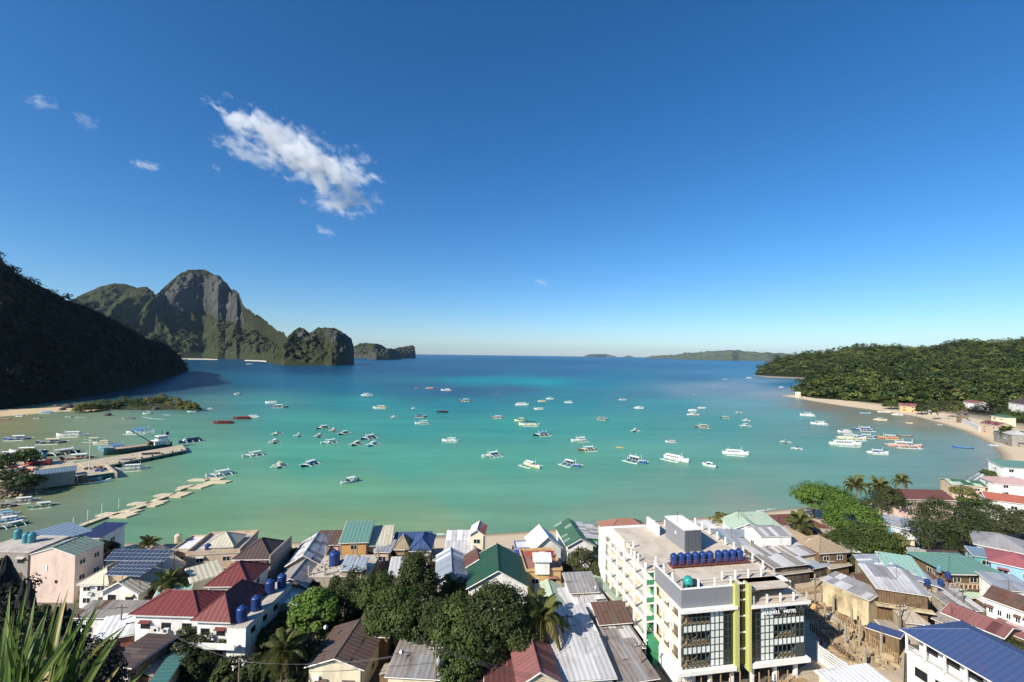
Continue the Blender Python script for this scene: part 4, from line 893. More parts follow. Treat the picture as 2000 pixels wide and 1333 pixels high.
def add_roof(root, slopes, mat, rng, sheets=False, name='roof', per=3, second=None):
    """slopes: list of outlines (A, B, C, D) with A->B the eave"""
    if not sheets:
        mb = MB()
        for poly in slopes:
            for q in slope_pieces(poly[0], poly[1], poly)[0]: mb.quad(*q)
        return mb.build(name, mat, root)
    base = MB()
    for poly in slopes: base.quad(*[Vector(p) - Vector((0, 0, .05)) for p in poly])
    ro = base.build(name, FASCD, root)
    for poly in slopes:
        st, nrm = slope_pieces(poly[0], poly[1], poly)
        for i in range(0, len(st), per):
            grp = st[i:i + per]; rows = 2 if (grp[0][3] - grp[0][0]).length > 4 else 1
            for r in range(rows):
                mb = MB(); up = nrm * (0.012 + .05 * rng.random() * (rng.random() < .3)); o = .5 + .12 * (rng.random() - .5)
                for q in grp:
                    a, b, c, d = q
                    if rows == 2: (a, b, c, d) = (a, b, b.lerp(c, o + .04), a.lerp(d, o + .04)) if r == 0 else (a.lerp(d, o), b.lerp(c, o), c, d); 
                    lift = up + nrm * (0.0 if r == 0 else 0.03)
                    mb.quad(a + lift, b + lift, c + lift, d + lift)
                mm = mat if second is None or rng.random() > .22 else second
                mb.build('roof_sheet', mm, ro)
    return ro
_win = {}
def win_mesh(w, h, kind):
    k = (round(w, 2), round(h, 2), kind)
    if k in _win: return _win[k]
    f = MB(); t = .07
    f.box(0, -.06, 0, w, .02, t); f.box(0, -.06, h - t, w, .02, h); f.box(0, -.06, t, t, .02, h - t); f.box(w - t, -.06, t, w, .02, h - t)
    if kind != 'single':
        n = max(2, int(round(w / .8)))
        for i in range(1, n): f.box(w * i / n - t / 2, -.05, t, w * i / n + t / 2, .02, h - t)
    p = MB(); p.box(t, -.018, t, w - t, -.004, h - t); _win[k] = (f.mesh('window'), p.mesh('pane')); return _win[k]
def add_window(parent, x, y, z, w, h, rz=0.0, frame=None, kind='multi', pane=None):
    fm, pm = win_mesh(w, h, kind + ('d' if frame is FRAMED else ''))
    o = link('window', fm, frame or FRAME, parent, (x, y, z)); o.rotation_euler = (0, 0, rz)
    link('pane', pm, pane or PANE, o); return o
def add_door(parent, x, y, z, w=.9, h=2.1, rz=0.0, mat=None):
    mb = MB(); mb.box(0, -.05, 0, w, .01, h); o = mb.build('door', mat or DOORM, parent, False, (x, y, z)); o.rotation_euler = (0, 0, rz); return o
HN = [0]
def house(label, FL, FR, depth, ze, roof='gable', rm='grey', wall='white', rise=1.6, over=0.45, ridge='x', wins=2, side_wins=1, sheets=False, second=None, zb=None, door=True, parapet=0.8, shed='back', name='house', cat='house', fascia=True, storeys=None, wfr=None, deep=None, win_h=1.1, yaw=None, group=None, gable_wall=None, back=False):
    """a house whose eave corners are seen at FL and FR; depth in metres away from the viewer"""
    HN[0] += 1; rng = random.Random(HN[0] * 13 + 5)
    if rm in ('grey', 'palegrey', 'white', 'oldgrey', 'bluegrey', 'tan', 'brown', 'umber', 'rust', 'fadedred', 'maroon', 'green') and roof in ('gable', 'shed') and cat in ('house', 'shop', 'building'):
        sheets = True; second = second or {'white': 'palegrey', 'palegrey': 'oldgrey', 'grey': 'palegrey', 'bluegrey': 'grey', 'tan': 'oldgrey', 'brown': 'umber', 'umber': 'rust', 'rust': 'umber', 'fadedred': 'maroon', 'maroon': 'fadedred', 'oldgrey': 'grey', 'green': 'sage'}[rm]
    A, Bp = G(*FL, ze), G(*FR, ze); u = Bp - A; w = math.hypot(u.x, u.y); rz = math.atan2(u.y, u.x) if yaw is None else R(yaw)
    z0 = gz((A.x + Bp.x) / 2, (A.y + Bp.y) / 2) if zb is None else zb
    z0 = max(z0, 0.3)
    root = thing(name, label, cat, (A.x, A.y, z0), rz, group); h = ze - z0; d = depth
    wm = WALL[wall] if isinstance(wall, str) else wall; rmat = ROOF[rm] if isinstance(rm, str) else rm; o = over if roof != 'flat' else 0.0
    wb = MB(); wb.box(o, o, -.8, w - o, d - o, h)
    hs = rise
    if roof == 'gable':
        i = 0.03
        if ridge == 'y':
            for yy in (o, d - o): wb.quad((o, yy, h), (w - o, yy, h), (w / 2, yy, h + hs * (1 - 2 * o / w) ))
        else:
            for xx in (o, w - o): wb.quad((xx, o, h), (xx, d - o, h), (xx, d / 2, h + hs * (1 - 2 * o / d)))
    elif roof == 'shed':
        if shed == 'back': wb.v += [(o, o, h), (w - o, o, h), (o, d - o, h + hs), (w - o, d - o, h + hs)]; n = len(wb.v); wb.f += [(n - 2, n - 4, 6 - 8 + n - 4 if False else n - 4)] if False else []; wb.quad((o, o, h), (o, d - o, h), (o, d - o, h + hs)); wb.quad((w - o, o, h), (w - o, d - o, h), (w - o, d - o, h + hs)); wb.quad((o, d - o, h), (w - o, d - o, h), (w - o, d - o, h + hs), (o, d - o, h + hs))
        elif shed == 'left': wb.quad((o, o, h), (w - o, o, h), (o, o, h + hs)); wb.quad((o, d - o, h), (w - o, d - o, h), (o, d - o, h + hs)); wb.quad((o, o, h), (o, d - o, h), (o, d - o, h + hs), (o, o, h + hs))
        elif shed == 'right': wb.quad((o, o, h), (w - o, o, h), (w - o, o, h + hs)); wb.quad((o, d - o, h), (w - o, d - o, h), (w - o, d - o, h + hs)); wb.quad((w - o, o, h), (w - o, d - o, h), (w - o, d - o, h + hs), (w - o, o, h + hs))
        elif shed == 'front': wb.quad((o, o, h), (o, d - o, h), (o, o, h + hs)); wb.quad((w - o, o, h), (w - o, d - o, h), (w - o, o, h + hs)); wb.quad((o, o, h), (w - o, o, h), (w - o, o, h + hs), (o, o, h + hs))
    wallo = wb.build('wall', wm, root)
    e = .06; sl = []; caps = []
    if roof == 'gable' and ridge == 'x':
        sl = [[(0, 0, h + e), (w, 0, h + e), (w, d / 2, h + hs + e), (0, d / 2, h + hs + e)], [(w, d, h + e), (0, d, h + e), (0, d / 2, h + hs + e), (w, d / 2, h + hs + e)]]; caps = [((0, d / 2), (w, d / 2))]
    elif roof == 'gable':
        sl = [[(0, d, h + e), (0, 0, h + e), (w / 2, 0, h + hs + e), (w / 2, d, h + hs + e)], [(w, 0, h + e), (w, d, h + e), (w / 2, d, h + hs + e), (w / 2, 0, h + hs + e)]]; caps = [((w / 2, 0), (w / 2, d))]
    elif roof == 'hip':
        k = min(w, d) / 2
        if w >= d: r0_, r1_ = (k, d / 2, h + hs + e), (w - k, d / 2, h + hs + e)
        else: r0_, r1_ = (w / 2, k, h + hs + e), (w / 2, d - k, h + hs + e)
        c00, c10, c11, c01 = (0, 0, h + e), (w, 0, h + e), (w, d, h + e), (0, d, h + e)
        if w >= d: sl = [[c00, c10, r1_, r0_], [c11, c01, r0_, r1_], [c01, c00, r0_], [c10, c11, r1_]]; hips = [(c00, r0_), (c01, r0_), (c10, r1_), (c11, r1_)]
        else: sl = [[c00, c10, r0_], [c11, c01, r1_], [c01, c00, r0_, r1_], [c10, c11, r1_, r0_]]; hips = [(c00, r0_), (c10, r0_), (c01, r1_), (c11, r1_)]
        mb = MB()
        for p, q in hips + [(r0_, r1_)]:
            if (Vector(p) - Vector(q)).length > .1: mb.tube([Vector(p) + Vector((0, 0, .06)), Vector(q) + Vector((0, 0, .06))], .11, 5)
        mb.build('ridge_cap', rmat, root)
    elif roof == 'shed':
        b = {'back': [(0, 0, h), (w, 0, h), (w, d, h + hs), (0, d, h + hs)], 'front': [(w, d, h), (0, d, h), (0, 0, h + hs), (w, 0, h + hs)], 'left': [(w, 0, h), (w, d, h), (0, d, h + hs), (0, 0, h + hs)], 'right': [(0, d, h), (0, 0, h), (w, 0, h + hs), (w, d, h + hs)]}[shed]
        sl = [[(x, y, z + e) for x, y, z in b]]
    if roof != 'flat':
        add_roof(root, sl, rmat, rng, sheets, second=ROOF[second] if second else None)
        for (a, b) in caps: MB().tube([(a[0], a[1], h + hs + .1), (b[0], b[1], h + hs + .1)], .13, 5).build('ridge_cap', rmat, root)
        if fascia:
            mb = MB()
            if roof == 'gable' and ridge == 'y':
                for yy in (0, d): 
                    for sx in (0, w): mb.tube([(sx, yy, h), (w / 2, yy, h + hs)], .1, 4)
            elif roof == 'gable':
                for xx in (0, w):
                    for sy in (0, d): mb.tube([(xx, sy, h), (xx, d / 2, h + hs)], .1, 4)
            elif roof == 'shed':
                b = sl[0]
                for p, q in zip(b, b[1:] + b[:1]): mb.tube([Vector(p) - Vector((0, 0, .1)), Vector(q) - Vector((0, 0, .1))], .08, 4)
            if roof in ('hip',) or (roof == 'gable' and ridge == 'x'): mb.box(.0, -.03, h - .16, w, .02, h + .03)
            if mb.f: mb.build('fascia', FASC if fascia is True else fascia, root)['kind'] = 'stuff'
    else:
        sb = MB(); sb.box(-.15, -.15, h, w + .15, d + .15, h + .2); sb.build('roof', rmat, root)
        if parapet:
            for nm, bx in (('parapet', (-.15, -.15, w + .15, .05)), ('parapet', (-.15, d - .05, w + .15, d + .15)), ('parapet', (-.15, .05, .05, d - .05)), ('parapet', (w - .05, .05, w + .15, d - .05))):
                MB().box(bx[0], bx[1], h + .2, bx[2], bx[3], h + .2 + parapet).build(nm, wm, root)
    ns = storeys or max(1, int(round(h / 3.0))); fh = h / ns
    for s in range(ns):
        if wins:
            for i in range(wins):
                ww = min(1.6, (w - 2 * o) / wins * .55); x = o + (w - 2 * o) * (i + .5) / wins - ww / 2
                if s == 0 and door and i == wins - 1: add_door(wallo, x + ww * .2, o, .05); continue
                if rng.random() < .35: MB().quad((-.15, -.62, 0), (ww + .15, -.62, 0), (ww + .15, 0, .3), (-.15, 0, .3)).build('awning', rmat, wallo, False, (x, o - .02, s * fh + .98 + min(win_h, fh - 1.2)))
                add_window(wallo, x, o, s * fh + .95, ww, min(win_h, fh - 1.2), 0, wfr)
        for i in range(side_wins):
            ww = min(1.3, (d - 2 * o) / side_wins * .5); y = o + (d - 2 * o) * (i + .5) / side_wins
            if A.x > -5: add_window(wallo, o, y + ww / 2, s * fh + .95, ww, min(win_h, fh - 1.2), -math.pi / 2, wfr)
            if A.x < 5: add_window(wallo, w - o, y - ww / 2, s * fh + .95, ww, min(win_h, fh - 1.2), math.pi / 2, wfr)
    # lean-tos, gutters and pipes that have grown onto the house over the years
    if cat == 'house' and h > 3 and w > 4 and z0 < 5:
        for side in ('l', 'r'):
            if rng.random() < .5:
                y0 = o + (d - 2 * o) * rng.uniform(0, .35); y1 = y0 + (d - 2 * o) * rng.uniform(.3, .6); dp = rng.uniform(1.4, 2.4); hh = rng.uniform(2.3, min(3.2, h - .4)); lm = ROOF[rng.choice(('oldgrey', 'rust', 'palegrey', 'tan', 'grey', 'white'))]
                xw, xo = (o, o - dp) if side == 'l' else (w - o, w - o + dp); xa, xb = min(xw, xo), max(xw, xo)
                MB().box(xa + .1, y0 + .1, -.5, xb - .1, y1 - .1, hh - .15).build('lean_to_wall', WALL[rng.choice(('wood', 'concrete', 'grey', 'tan', 'dark'))], root)
                mb = MB(); pa = [(xo, y0, hh), (xo, y1, hh), (xw, y1, hh + .55), (xw, y0, hh + .55)]
                for q in slope_pieces(pa[0], pa[1], pa)[0]: mb.quad(*q)
                mb.build('lean_to_roof', lm, root)
        if rng.random() < .6: MB().tube([(w - o - .15, o - .08, -.3), (w - o - .15, o - .08, h - .1)], .06, 5).build('drain_pipe', FASCD, wallo)
        if rng.random() < .5: ax = rng.uniform(.2, .8) * w; MB().tube([(ax, d * .5, h + .2), (ax, d * .5, h + hs + 2.2)], .03, 4).tube([(ax - .5, d * .5, h + hs + 2.0), (ax + .5, d * .5, h + hs + 2.0)], .02, 4).build('antenna', FRAMED, root)
        for _ in range(rng.randint(0, 2)):
            if wins: xx = o + (w - 2 * o) * rng.uniform(.1, .8); MB().box(xx, o - .38, h * .55, xx + .8, o - .03, h * .55 + .55).build('air_conditioner_box', FRAME, wallo)
    root['_w'] = w; root['_d'] = d; root['_h'] = h
    return root
def local(root, x, y, z):
    c, s = math.cos(root.rotation_euler.z), math.sin(root.rotation_euler.z); l = root.location
    return (l.x + x * c - y * s, l.y + x * s + y * c, l.z + z)
TANKB = plain('tank_plastic_blue', lin((36, 62, 118)), .4); TANKT = plain('tank_teal', lin((70, 140, 150)), .4); TANKS = plain('tank_steel', lin((120, 165, 180)), .35, .3); STEEL = plain('steel_rust', lin((120, 70, 52)), .7); RAILM = plain('rail_dark', lin((70, 66, 62)), .5); RAILW = plain('rail_white', lin((226, 226, 222)), .5)
_tk = {}
def tank(loc, r, h, label, mat=None, group='rooftop water tanks', name='water_tank'):
    root = thing(name, label, 'tank', loc, 0, group); mat = mat or TANKB; k = (round(r, 2), round(h, 2))
    if k not in _tk:
        prof = [(r * .96, 0)]
        for i in range(5):
            z = h * .84 * (i + .5) / 5; prof += [(r, z - h * .05), (r * .95, z + h * .03), (r, z + h * .06)]
        prof += [(r * .98, h * .85), (r * .6, h * .95), (r * .32, h * .97)]
        _tk[k] = (MB().lathe(prof, 16).mesh('tank_body', True), MB().lathe([(r * .33, h * .95), (r * .33, h * 1.03), (r * .2, h * 1.05)], 12).mesh('tank_lid', True))
    link('tank_body', _tk[k][0], None, root); link('tank_lid', _tk[k][1], None, root)
    for c in root.children:
        if not c.data.materials: c.data.materials.append(mat)
        c.material_slots[0].link = 'OBJECT'; c.material_slots[0].material = mat
    return root

# ---- left of the photograph
h1 = house('large shed with pale blue metal roof at the left edge by the water', (50,1049), (99,1062), 8.5, 8.6, 'shed', 'skyblue', 'dark', rise=.8, shed='left', wins=0, side_wins=2, cat='building')
h2 = house('grey concrete building with teal tanks on its roof at the left edge', (-40,1078), (58,1080), 9, 9.0, 'flat', 'concrete', 'grey', wins=3, side_wins=2, parapet=0, wfr=FRAMED)
for i, (q, lb) in enumerate(zip(((35,1052),(51,1059),(62,1059)), ('teal water tank set apart on the grey roof at the left edge', 'middle teal water tank on the grey roof at the left edge', 'teal water tank nearest the pink house on the grey roof'))):
    p = G(q[0], q[1], 9.3); tank((p.x, p.y, 9.2), .75, 2.3, lb, TANKT)
house('small house with dark blue roof and white posts near the jetty', (146,1051), (196,1052), 8, 8.2, 'shed', 'darkblue', 'white', rise=.9, shed='back', wins=2, side_wins=1, door=False)
hp = house('tall pale pink house with green gable roof and one small white window', (58,1084), (147,1087), 6.5, 12.2, 'gable', 'sage', 'pinkish', rise=1.5, ridge='y', over=.12, wins=0, side_wins=2)
add_window(hp, 3.1, .1, 6.4, .75, 1.2, 0, FRAME, 'single', plain('bright_pane', (.7, .7, .68), .5)); add_window(hp, 5.6, .1, 4.0, .5, .6, 0, FRAMED, 'single')
for i, lb in enumerate(('blue tank on the ledge of the pale pink house, nearer one', 'blue tank on the ledge of the pale pink house, farther one')):
    p = local(hp, 8.1, 2.2 + 1.9 * i, 8.6); tank(p, .6, 1.6, lb)
house('white house with cream hipped roof beside the pale pink house', (148,1143), (212,1143), 10, 7.4, 'hip', 'cream', 'white', rise=1.9, wins=2, side_wins=1)
hs_ = house('white house with cream gabled front under the solar panels', (190,1160), (271,1163), 13, 7.6, 'gable', 'cream', 'white', rise=2.2, ridge='y', over=.6, wins=2, side_wins=2, wfr=FRAMED)
house('cream roofed rear wing behind the solar panels', (215,1118), (290,1115), 9, 9.4, 'gable', 'tan', 'tan', rise=1.8, ridge='y', wins=0, side_wins=1)
# solar array on a steel frame: two stepped blocks of panels
def solar():
    base = hs_.location; ang = hs_.rotation_euler.z
    root = thing('solar_panel_array', 'tilted array of dark solar panels above the cream gabled house', 'solar panels', (0, 0, 0))
    pm = plain('solar_cell', lin((58, 66, 84)), .18, spec=.6); fm = plain('solar_frame', lin((205, 208, 212)), .4)
    A = G(203,1123.5,10.6); Bq = G(274,1126,10.6); Cq = G(240,1097,11.5); Dq = G(316,1097,11.5); T0 = G(203,1095.5,11.55); T1 = G(321,1096.5,11.55); U0 = G(222,1073.5,12.4); U1 = G(341,1075,12.4)
    pan = MB().box(.02, .02, 0, .98, .98, .04).mesh('panel'); fr = MB().box(0, 0, -.03, 1, .02, .05).box(0, .98, -.03, 1, 1, .05).box(0, .02, -.03, .02, .98, .05).box(.98, .02, -.03, 1, .98, .05).mesh('panel_frame')
    def block(a, b, c, d, nx, ny):
        for i in range(nx):
            for j in range(ny):
                p = lambda s, t: a.lerp(b, s).lerp(c.lerp(d, s), t)
                o0, ox, oy = p(i / nx, j / ny), p((i + 1) / nx, j / ny), p(i / nx, (j + 1) / ny); ex, ey = ox - o0, oy - o0; ez = ex.cross(ey).normalized()
                o = link('panel', pan, pm, root); o.matrix_world = Matrix(((ex.x, ey.x, ez.x, o0.x), (ex.y, ey.y, ez.y, o0.y), (ex.z, ey.z, ez.z, o0.z), (0, 0, 0, 1)))
                q = link('panel_frame', fr, fm, o)
    block(A, Bq, Cq, Dq, 9, 4); block(T0, T1, U0, U1, 13, 3)
    for p in (A, Bq, Cq, Dq, U0, U1): MB().tube([(p.x, p.y, p.z - .05), (p.x, p.y, max(gz(p.x, p.y), p.z - 5.5))], .06, 5).build('support_post', STEEL, root)
solar()
ht = house('tan concrete building with parapet and two dark windows', (364,1086), (468,1080), 11, 10.2, 'flat', 'concrete', 'tan', wins=2, side_wins=1, parapet=.7, wfr=FRAME)
house('cream pyramid roof on top of the tan building', (393,1070), (456,1068), 6.5, 11.0, 'hip', 'cream', 'cream', rise=2.0, zb=10.4, wins=0, side_wins=0, name='rooftop_shelter', cat='rooftop room', door=False)
house('low flat building with white and rusty roof patches left of the tan building', (336,1078), (402,1076), 8, 8.6, 'flat', 'white', 'tan', wins=2, side_wins=0, parapet=.4)
p = local(ht, 3.2, 2.5, 7.6); tank((p[0], p[1], 10.4), .7, 1.2, 'small blue tank on the roof of the tan building')
p = G(348,1058,9); tank((p.x, p.y, 8.8), .8, 2.0, 'pale tank on the flat roof with rusty patches', plain('tank_pale', lin((205, 190, 165)), .6))
hb = house('half finished concrete house with brown hip roof and tall firewall', (452,1094), (530,1093), 9, 10.6, 'hip', 'brown', 'concrete', rise=2.6, wins=3, side_wins=1, wfr=FRAMED)
mb = MB().box(hb['_w'] - .35, -.3, -.5, hb['_w'] - .05, hb['_d'] + 1.5, hb['_h'] + 1.0); mb.build('firewall', WALL['grey'], hb)
MB().box(.2, -1.2, hb['_h'] - 3.3, hb['_w'] - .4, .45, hb['_h'] - 3.05).build('balcony_slab', WALL['concrete'], hb)
for i in range(5): MB().box(.3 + (hb['_w'] - 1.2) * i / 4, -1.1, hb['_h'] - 3.05, .45 + (hb['_w'] - 1.2) * i / 4, -.95, hb['_h'] - .1).build('post', WALL['concrete'], hb)
# red roofed house with tanks on its side ledge
house('red hipped left wing of the red roofed house', (250,1202), (388,1206), 8.4, 9.95, 'hip', 'red', 'white', rise=2.1, over=.7, wins=3, side_wins=1, wfr=FRAMED, storeys=2, name='house_wing', cat='house wing')
hr = house('white house with bright red hipped roof and tanks on its side ledge', (372,1214), (450,1217), 11.5, 10.02, 'hip', 'red', 'white', rise=2.9, over=.7, wins=2, side_wins=3, wfr=FRAMED, storeys=2)
house('red hipped rear wing behind the red roofed house', (398,1147), (486,1146), 9, 10.4, 'hip', 'red', 'white', rise=2.6, over=.5, wins=0, side_wins=1, name='house_wing', cat='house wing', door=False)
w_, d_, h_ = hr['_w'], hr['_d'], hr['_h']
MB().box(w_ - .6, .1, -.5, w_ + 2.6, d_ + 3.2, h_ - .8).build('side_block', WALL['white'], hr)
MB().box(w_ - .6, .0, h_ - .8, w_ + 2.75, d_ + 3.3, h_ - .55).build('ledge', ROOF['concrete'], hr)
for z in (h_ - 3.6, h_ - 6.8): MB().box(w_ * .1, -1.3, z, w_ + 1.6, -.05, z + .18).build('balcony_slab', WALL['white'], hr); MB().box(w_ * .1, -1.3, z + .18, w_ + 1.6, -1.2, z + 1.0).build('balcony_wall', WALL['white'], hr)
for i in range(3): o = add_window(hr, w_ + 2.62, 1.5 + i * 3.4, h_ - 2.6, 1.2, .9, math.pi / 2, FRAMED)
for (x, y, lb) in ((w_ + .9, 1.6, 'blue water tank nearest the front on the ledge of the red roofed house'), (w_ + 1.3, 5.0, 'second blue water tank on the ledge of the red roofed house'), (w_ + .5, 10.6, 'blue water tank beside the rear red wing, left one'), (w_ + 1.5, 12.9, 'blue water tank beside the rear red wing, farthest one')):
    tank(local(hr, x, y, h_ - .55), .85, 2.5, lb)
def ac(loc, rz, label):
    root = thing('air_conditioner', label, 'air conditioner', loc, rz, 'air conditioner units'); MB().box(0, -.4, 0, .9, 0, .65).build('case', FRAME, root); MB().lathe([(.26, 0), (.26, .03)], 12).build('fan_grille', FRAMED, root, False, (.36, -.41, .33)).rotation_euler = (R(90), 0, 0)
ac(local(hr, -w_ * 1.0, .9, h_ - 2.3), hr.rotation_euler.z, 'left air conditioner under the red roof eave'); ac(local(hr, -w_ * .75, .9, h_ - 2.4), hr.rotation_euler.z, 'right air conditioner under the red roof eave'); ac(local(hr, -w_ * .7, .9, h_ - 5.0), hr.rotation_euler.z, 'lower air conditioner on the red roofed house')
house('long low roof streaked white and rust in front of the solar house', (136,1208), (258,1208), 4.6, 6.6, 'shed', 'oldgrey', 'white', rise=.7, shed='back', wins=2, side_wins=1, sheets=True, second='rust')
house('low shed with white sheet roof left of the red roofed house', (176,1256), (262,1240), 6, 6.0, 'shed', 'white', 'brick', rise=1.0, shed='back', wins=1, side_wins=0)
house('shed with plain dark brown roof at the bottom left', (190,1301), (257,1311), 8.0, 8.0, 'shed', 'brown', 'dark', rise=.35, shed='right', wins=2, side_wins=0, over=.3)
house('low building with teal green roof strip at the bottom left', (288,1342), (326,1336), 7.5, 6.8, 'shed', 'seagreen', 'yellow', rise=.3, shed='left', wins=1, side_wins=1, over=.3)
hg = house('cream house with rusty brown gable roof and two barred windows', (594,1305), (711,1311), 10.5, 7.2, 'gable', 'umber', 'cream', rise=1.5, ridge='y', over=.5, wins=2, side_wins=1, wfr=FRAME, door=False, sheets=True, second='rust')
house('brown sheet roof lean-to behind the rusty gable house', (686,1243), (760,1246), 6, 7.6, 'shed', 'umber', 'wood', rise=.6, shed='back', wins=0, side_wins=0)
hq = house('low house with weathered grey sheet roof at the bottom centre', (751,1323), (862,1329), 9, 7.2, 'shed', 'oldgrey', 'cream', rise=.9, shed='back', wins=2, side_wins=1, over=.4, sheets=True, second='grey')
house('house with faded red gable roof and green ridge at the bottom centre', (1010,1345), (1100,1338), 10, 8.0, 'gable', 'fadedred', 'cream', rise=1.9, ridge='y', over=.4, wins=1, side_wins=1)
house('low maroon roof left of the faded red gable', (945,1340), (1022,1338), 7, 6.4, 'shed', 'maroon', 'brick', rise=.9, shed='back', wins=1, side_wins=0)
house('dark terrace house roofs between red roofed house and the trees', (520,1192), (592,1186), 7, 7.0, 'gable', 'palegrey', 'grey', rise=1.1, ridge='y', wins=1, side_wins=1, sheets=True, second='white')
# ---- beach side row, left to middle
house('grey gable roof below the blue rooftop tank', (532,1150), (600,1148), 9, 8.2, 'gable', 'oldgrey', 'wood', rise=1.8, ridge='y', wins=1, side_wins=1)
house('grey gabled house behind the grey one, near the beach', (556,1108), (626,1104), 13, 8.6, 'gable', 'palegrey', 'grey', rise=2.2, ridge='y', wins=1, side_wins=1)
hc = house('unfinished concrete house with blue tank and rubble on its roof', (598,1128), (716,1128), 10, 8.6, 'flat', 'concrete', 'concrete', wins=3, side_wins=1, parapet=0, door=False, wfr=FRAMED)
for x in (0.2, 3.5, 7.2, hc['_w'] - .4):
    for y in (.2, hc['_d'] - .5): MB().box(x, y, hc['_h'] + .2, x + .3, y + .3, hc['_h'] + 1.9 + .6 * ((x + y) % 1.3)).build('column_stub', WALL['concrete'], hc)
tank(local(hc, 3.9, 5.2, hc['_h'] + .2), 1.15, 3.0, 'single large blue tank on the unfinished concrete roof')
house('blue sheet awning on the unfinished concrete roof, left one', (662,1115), (684,1115), 4.5, 10.2, 'shed', 'bluegrey', 'concrete', rise=.9, shed='back', zb=8.9, wins=0, side_wins=0, name='awning', cat='awning')
house('blue sheet awning on the unfinished concrete roof, right one', (686,1116), (709,1116), 4.5, 10.2, 'shed', 'bluegrey', 'concrete', rise=.8, shed='back', zb=8.9, wins=0, side_wins=0, name='awning', cat='awning')
house('pink house with dark brown strip roof at the beach', (608,1066), (664,1065), 6, 9.0, 'shed', 'umber', 'pink', rise=1.2, shed='back', wins=1, side_wins=0)
house('orange brown house with green metal roof at the beach', (661,1062), (720,1060), 8, 10.4, 'shed', 'teal', 'orange', rise=2.4, shed='back', wins=1, side_wins=1)
house('cream roofed beach house right of the green roof', (709,1068), (764,1065), 8, 9.2, 'shed', 'cream', 'tan', rise=1.8, shed='back', wins=2, side_wins=0)
house('grey lean-to in front of the cream roofed beach house', (729,1079), (763,1080), 5, 8.6, 'shed', 'bluegrey', 'tan', rise=.9, shed='back', wins=1, side_wins=0)
house('cream house with long blue roof at the beach', (798,1077), (842,1077), 9, 9.6, 'hip', 'royal', 'cream', rise=1.8, wins=1, side_wins=1)
house('long blue sheet roof behind the thatch pile', (766,1064), (842,1062), 5, 8.6, 'shed', 'royal', 'tan', rise=1.0, shed='back', wins=2, side_wins=0)
house('bamboo hut with heaped brown thatch roof', (768,1074), (800,1074), 5, 9.0, 'hip', 'thatch', 'wood', rise=2.4, wins=1, side_wins=0, name='hut', cat='hut')
house('small shed with grey sheet roof below the bamboo hut', (757,1126), (800,1124), 6, 7.4, 'shed', 'palegrey', 'wood', rise=1.4, shed='back', wins=1, side_wins=0)
house('wide pale grey sheet roof right of the blue roof', (868,1083), (926,1082), 9, 8.4, 'shed', 'palegrey', 'white', rise=2.0, shed='back', wins=2, side_wins=0, sheets=True, second='white')
htw = house('slim tower hut with white and orange roof on the beach', (915,1046), (947,1047), 6.0, 11.6, 'gable', 'white', 'cream', rise=1.3, ridge='y', wins=1, side_wins=0, storeys=3, name='tower_hut', cat='hut')
w2, d2, h2_ = htw['_w'], htw['_d'], htw['_h']
add_roof(htw, [[(w2 + .05, -.05, h2_ + .1), (w2 + .05, d2 + .05, h2_ + .1), (w2 / 2, d2 + .05, h2_ + 1.36), (w2 / 2, -.05, h2_ + 1.36)]], ROOF['orange'], random.Random(1), name='orange_roof_slope')
house('rusty two sided roof on a small house in front of the tower hut', (909,1110), (962,1106), 6, 9.4, 'gable', 'rust', 'wood', rise=1.6, ridge='y', wins=1, side_wins=0, sheets=True, second='redbrown')
for i, x in enumerate((930, 937)):
    p = G(x, 1110, 8.4); tank((p.x, p.y - .8, 7.6), .5, 1.5, ('left' if i == 0 else 'right') + ' blue drum under the rusty two sided roof')
house('house with white ridge and rusty lower sheets above the tall tree', (850,1136), (914,1132), 12, 8.6, 'gable', 'bluegrey', 'white', rise=1.7, ridge='y', wins=2, side_wins=0, sheets=True, second='white')
house('pale grey roofed house right of the rusty two sided roof', (948,1112), (1012,1110), 9, 8.0, 'gable', 'tan', 'tan', rise=1.2, ridge='y', wins=1, side_wins=0)
house('big dark green gable roof behind the central trees', (910,1152), (1036,1150), 13, 9.6, 'gable', 'darkgreen', 'white', rise=3.4, ridge='y', wins=2, side_wins=1, cat='building')
hy = house('yellow brown house with cluttered roof terrace', (1028,1118), (1097,1115), 10, 9.6, 'flat', 'terracotta', 'yellow', wins=2, side_wins=1, parapet=.45)
house('white tent roof behind the cluttered terrace', (1040,1077), (1100,1072), 8, 8.6, 'gable', 'white', 'white', rise=3.0, ridge='y', wins=0, side_wins=0, name='tent_roof', cat='shelter')
house('upright white corrugated shelter on the cluttered terrace', (1042,1098), (1078,1098), 2.5, 12.0, 'shed', 'white', 'white', rise=.8, shed='back', zb=10, wins=0, side_wins=0, name='shelter', cat='shelter')
house('beach stall with bright blue wall and white rim', (1008,1073), (1040,1072), 4, 7.4, 'flat', 'white', 'blue', wins=0, side_wins=0, parapet=.15, name='stall', cat='stall', door=False)
house('house with bright green gable roof near the beach', (1106,1070), (1164,1068), 14, 8.6, 'gable', 'green', 'white', rise=1.9, ridge='y', wins=1, side_wins=1)
house('grey roofed house with green side wall beside the white hotel', (1138,1056), (1182,1054), 11, 8.8, 'shed', 'palegrey', 'green', rise=.8, shed='left', wins=1, side_wins=1)
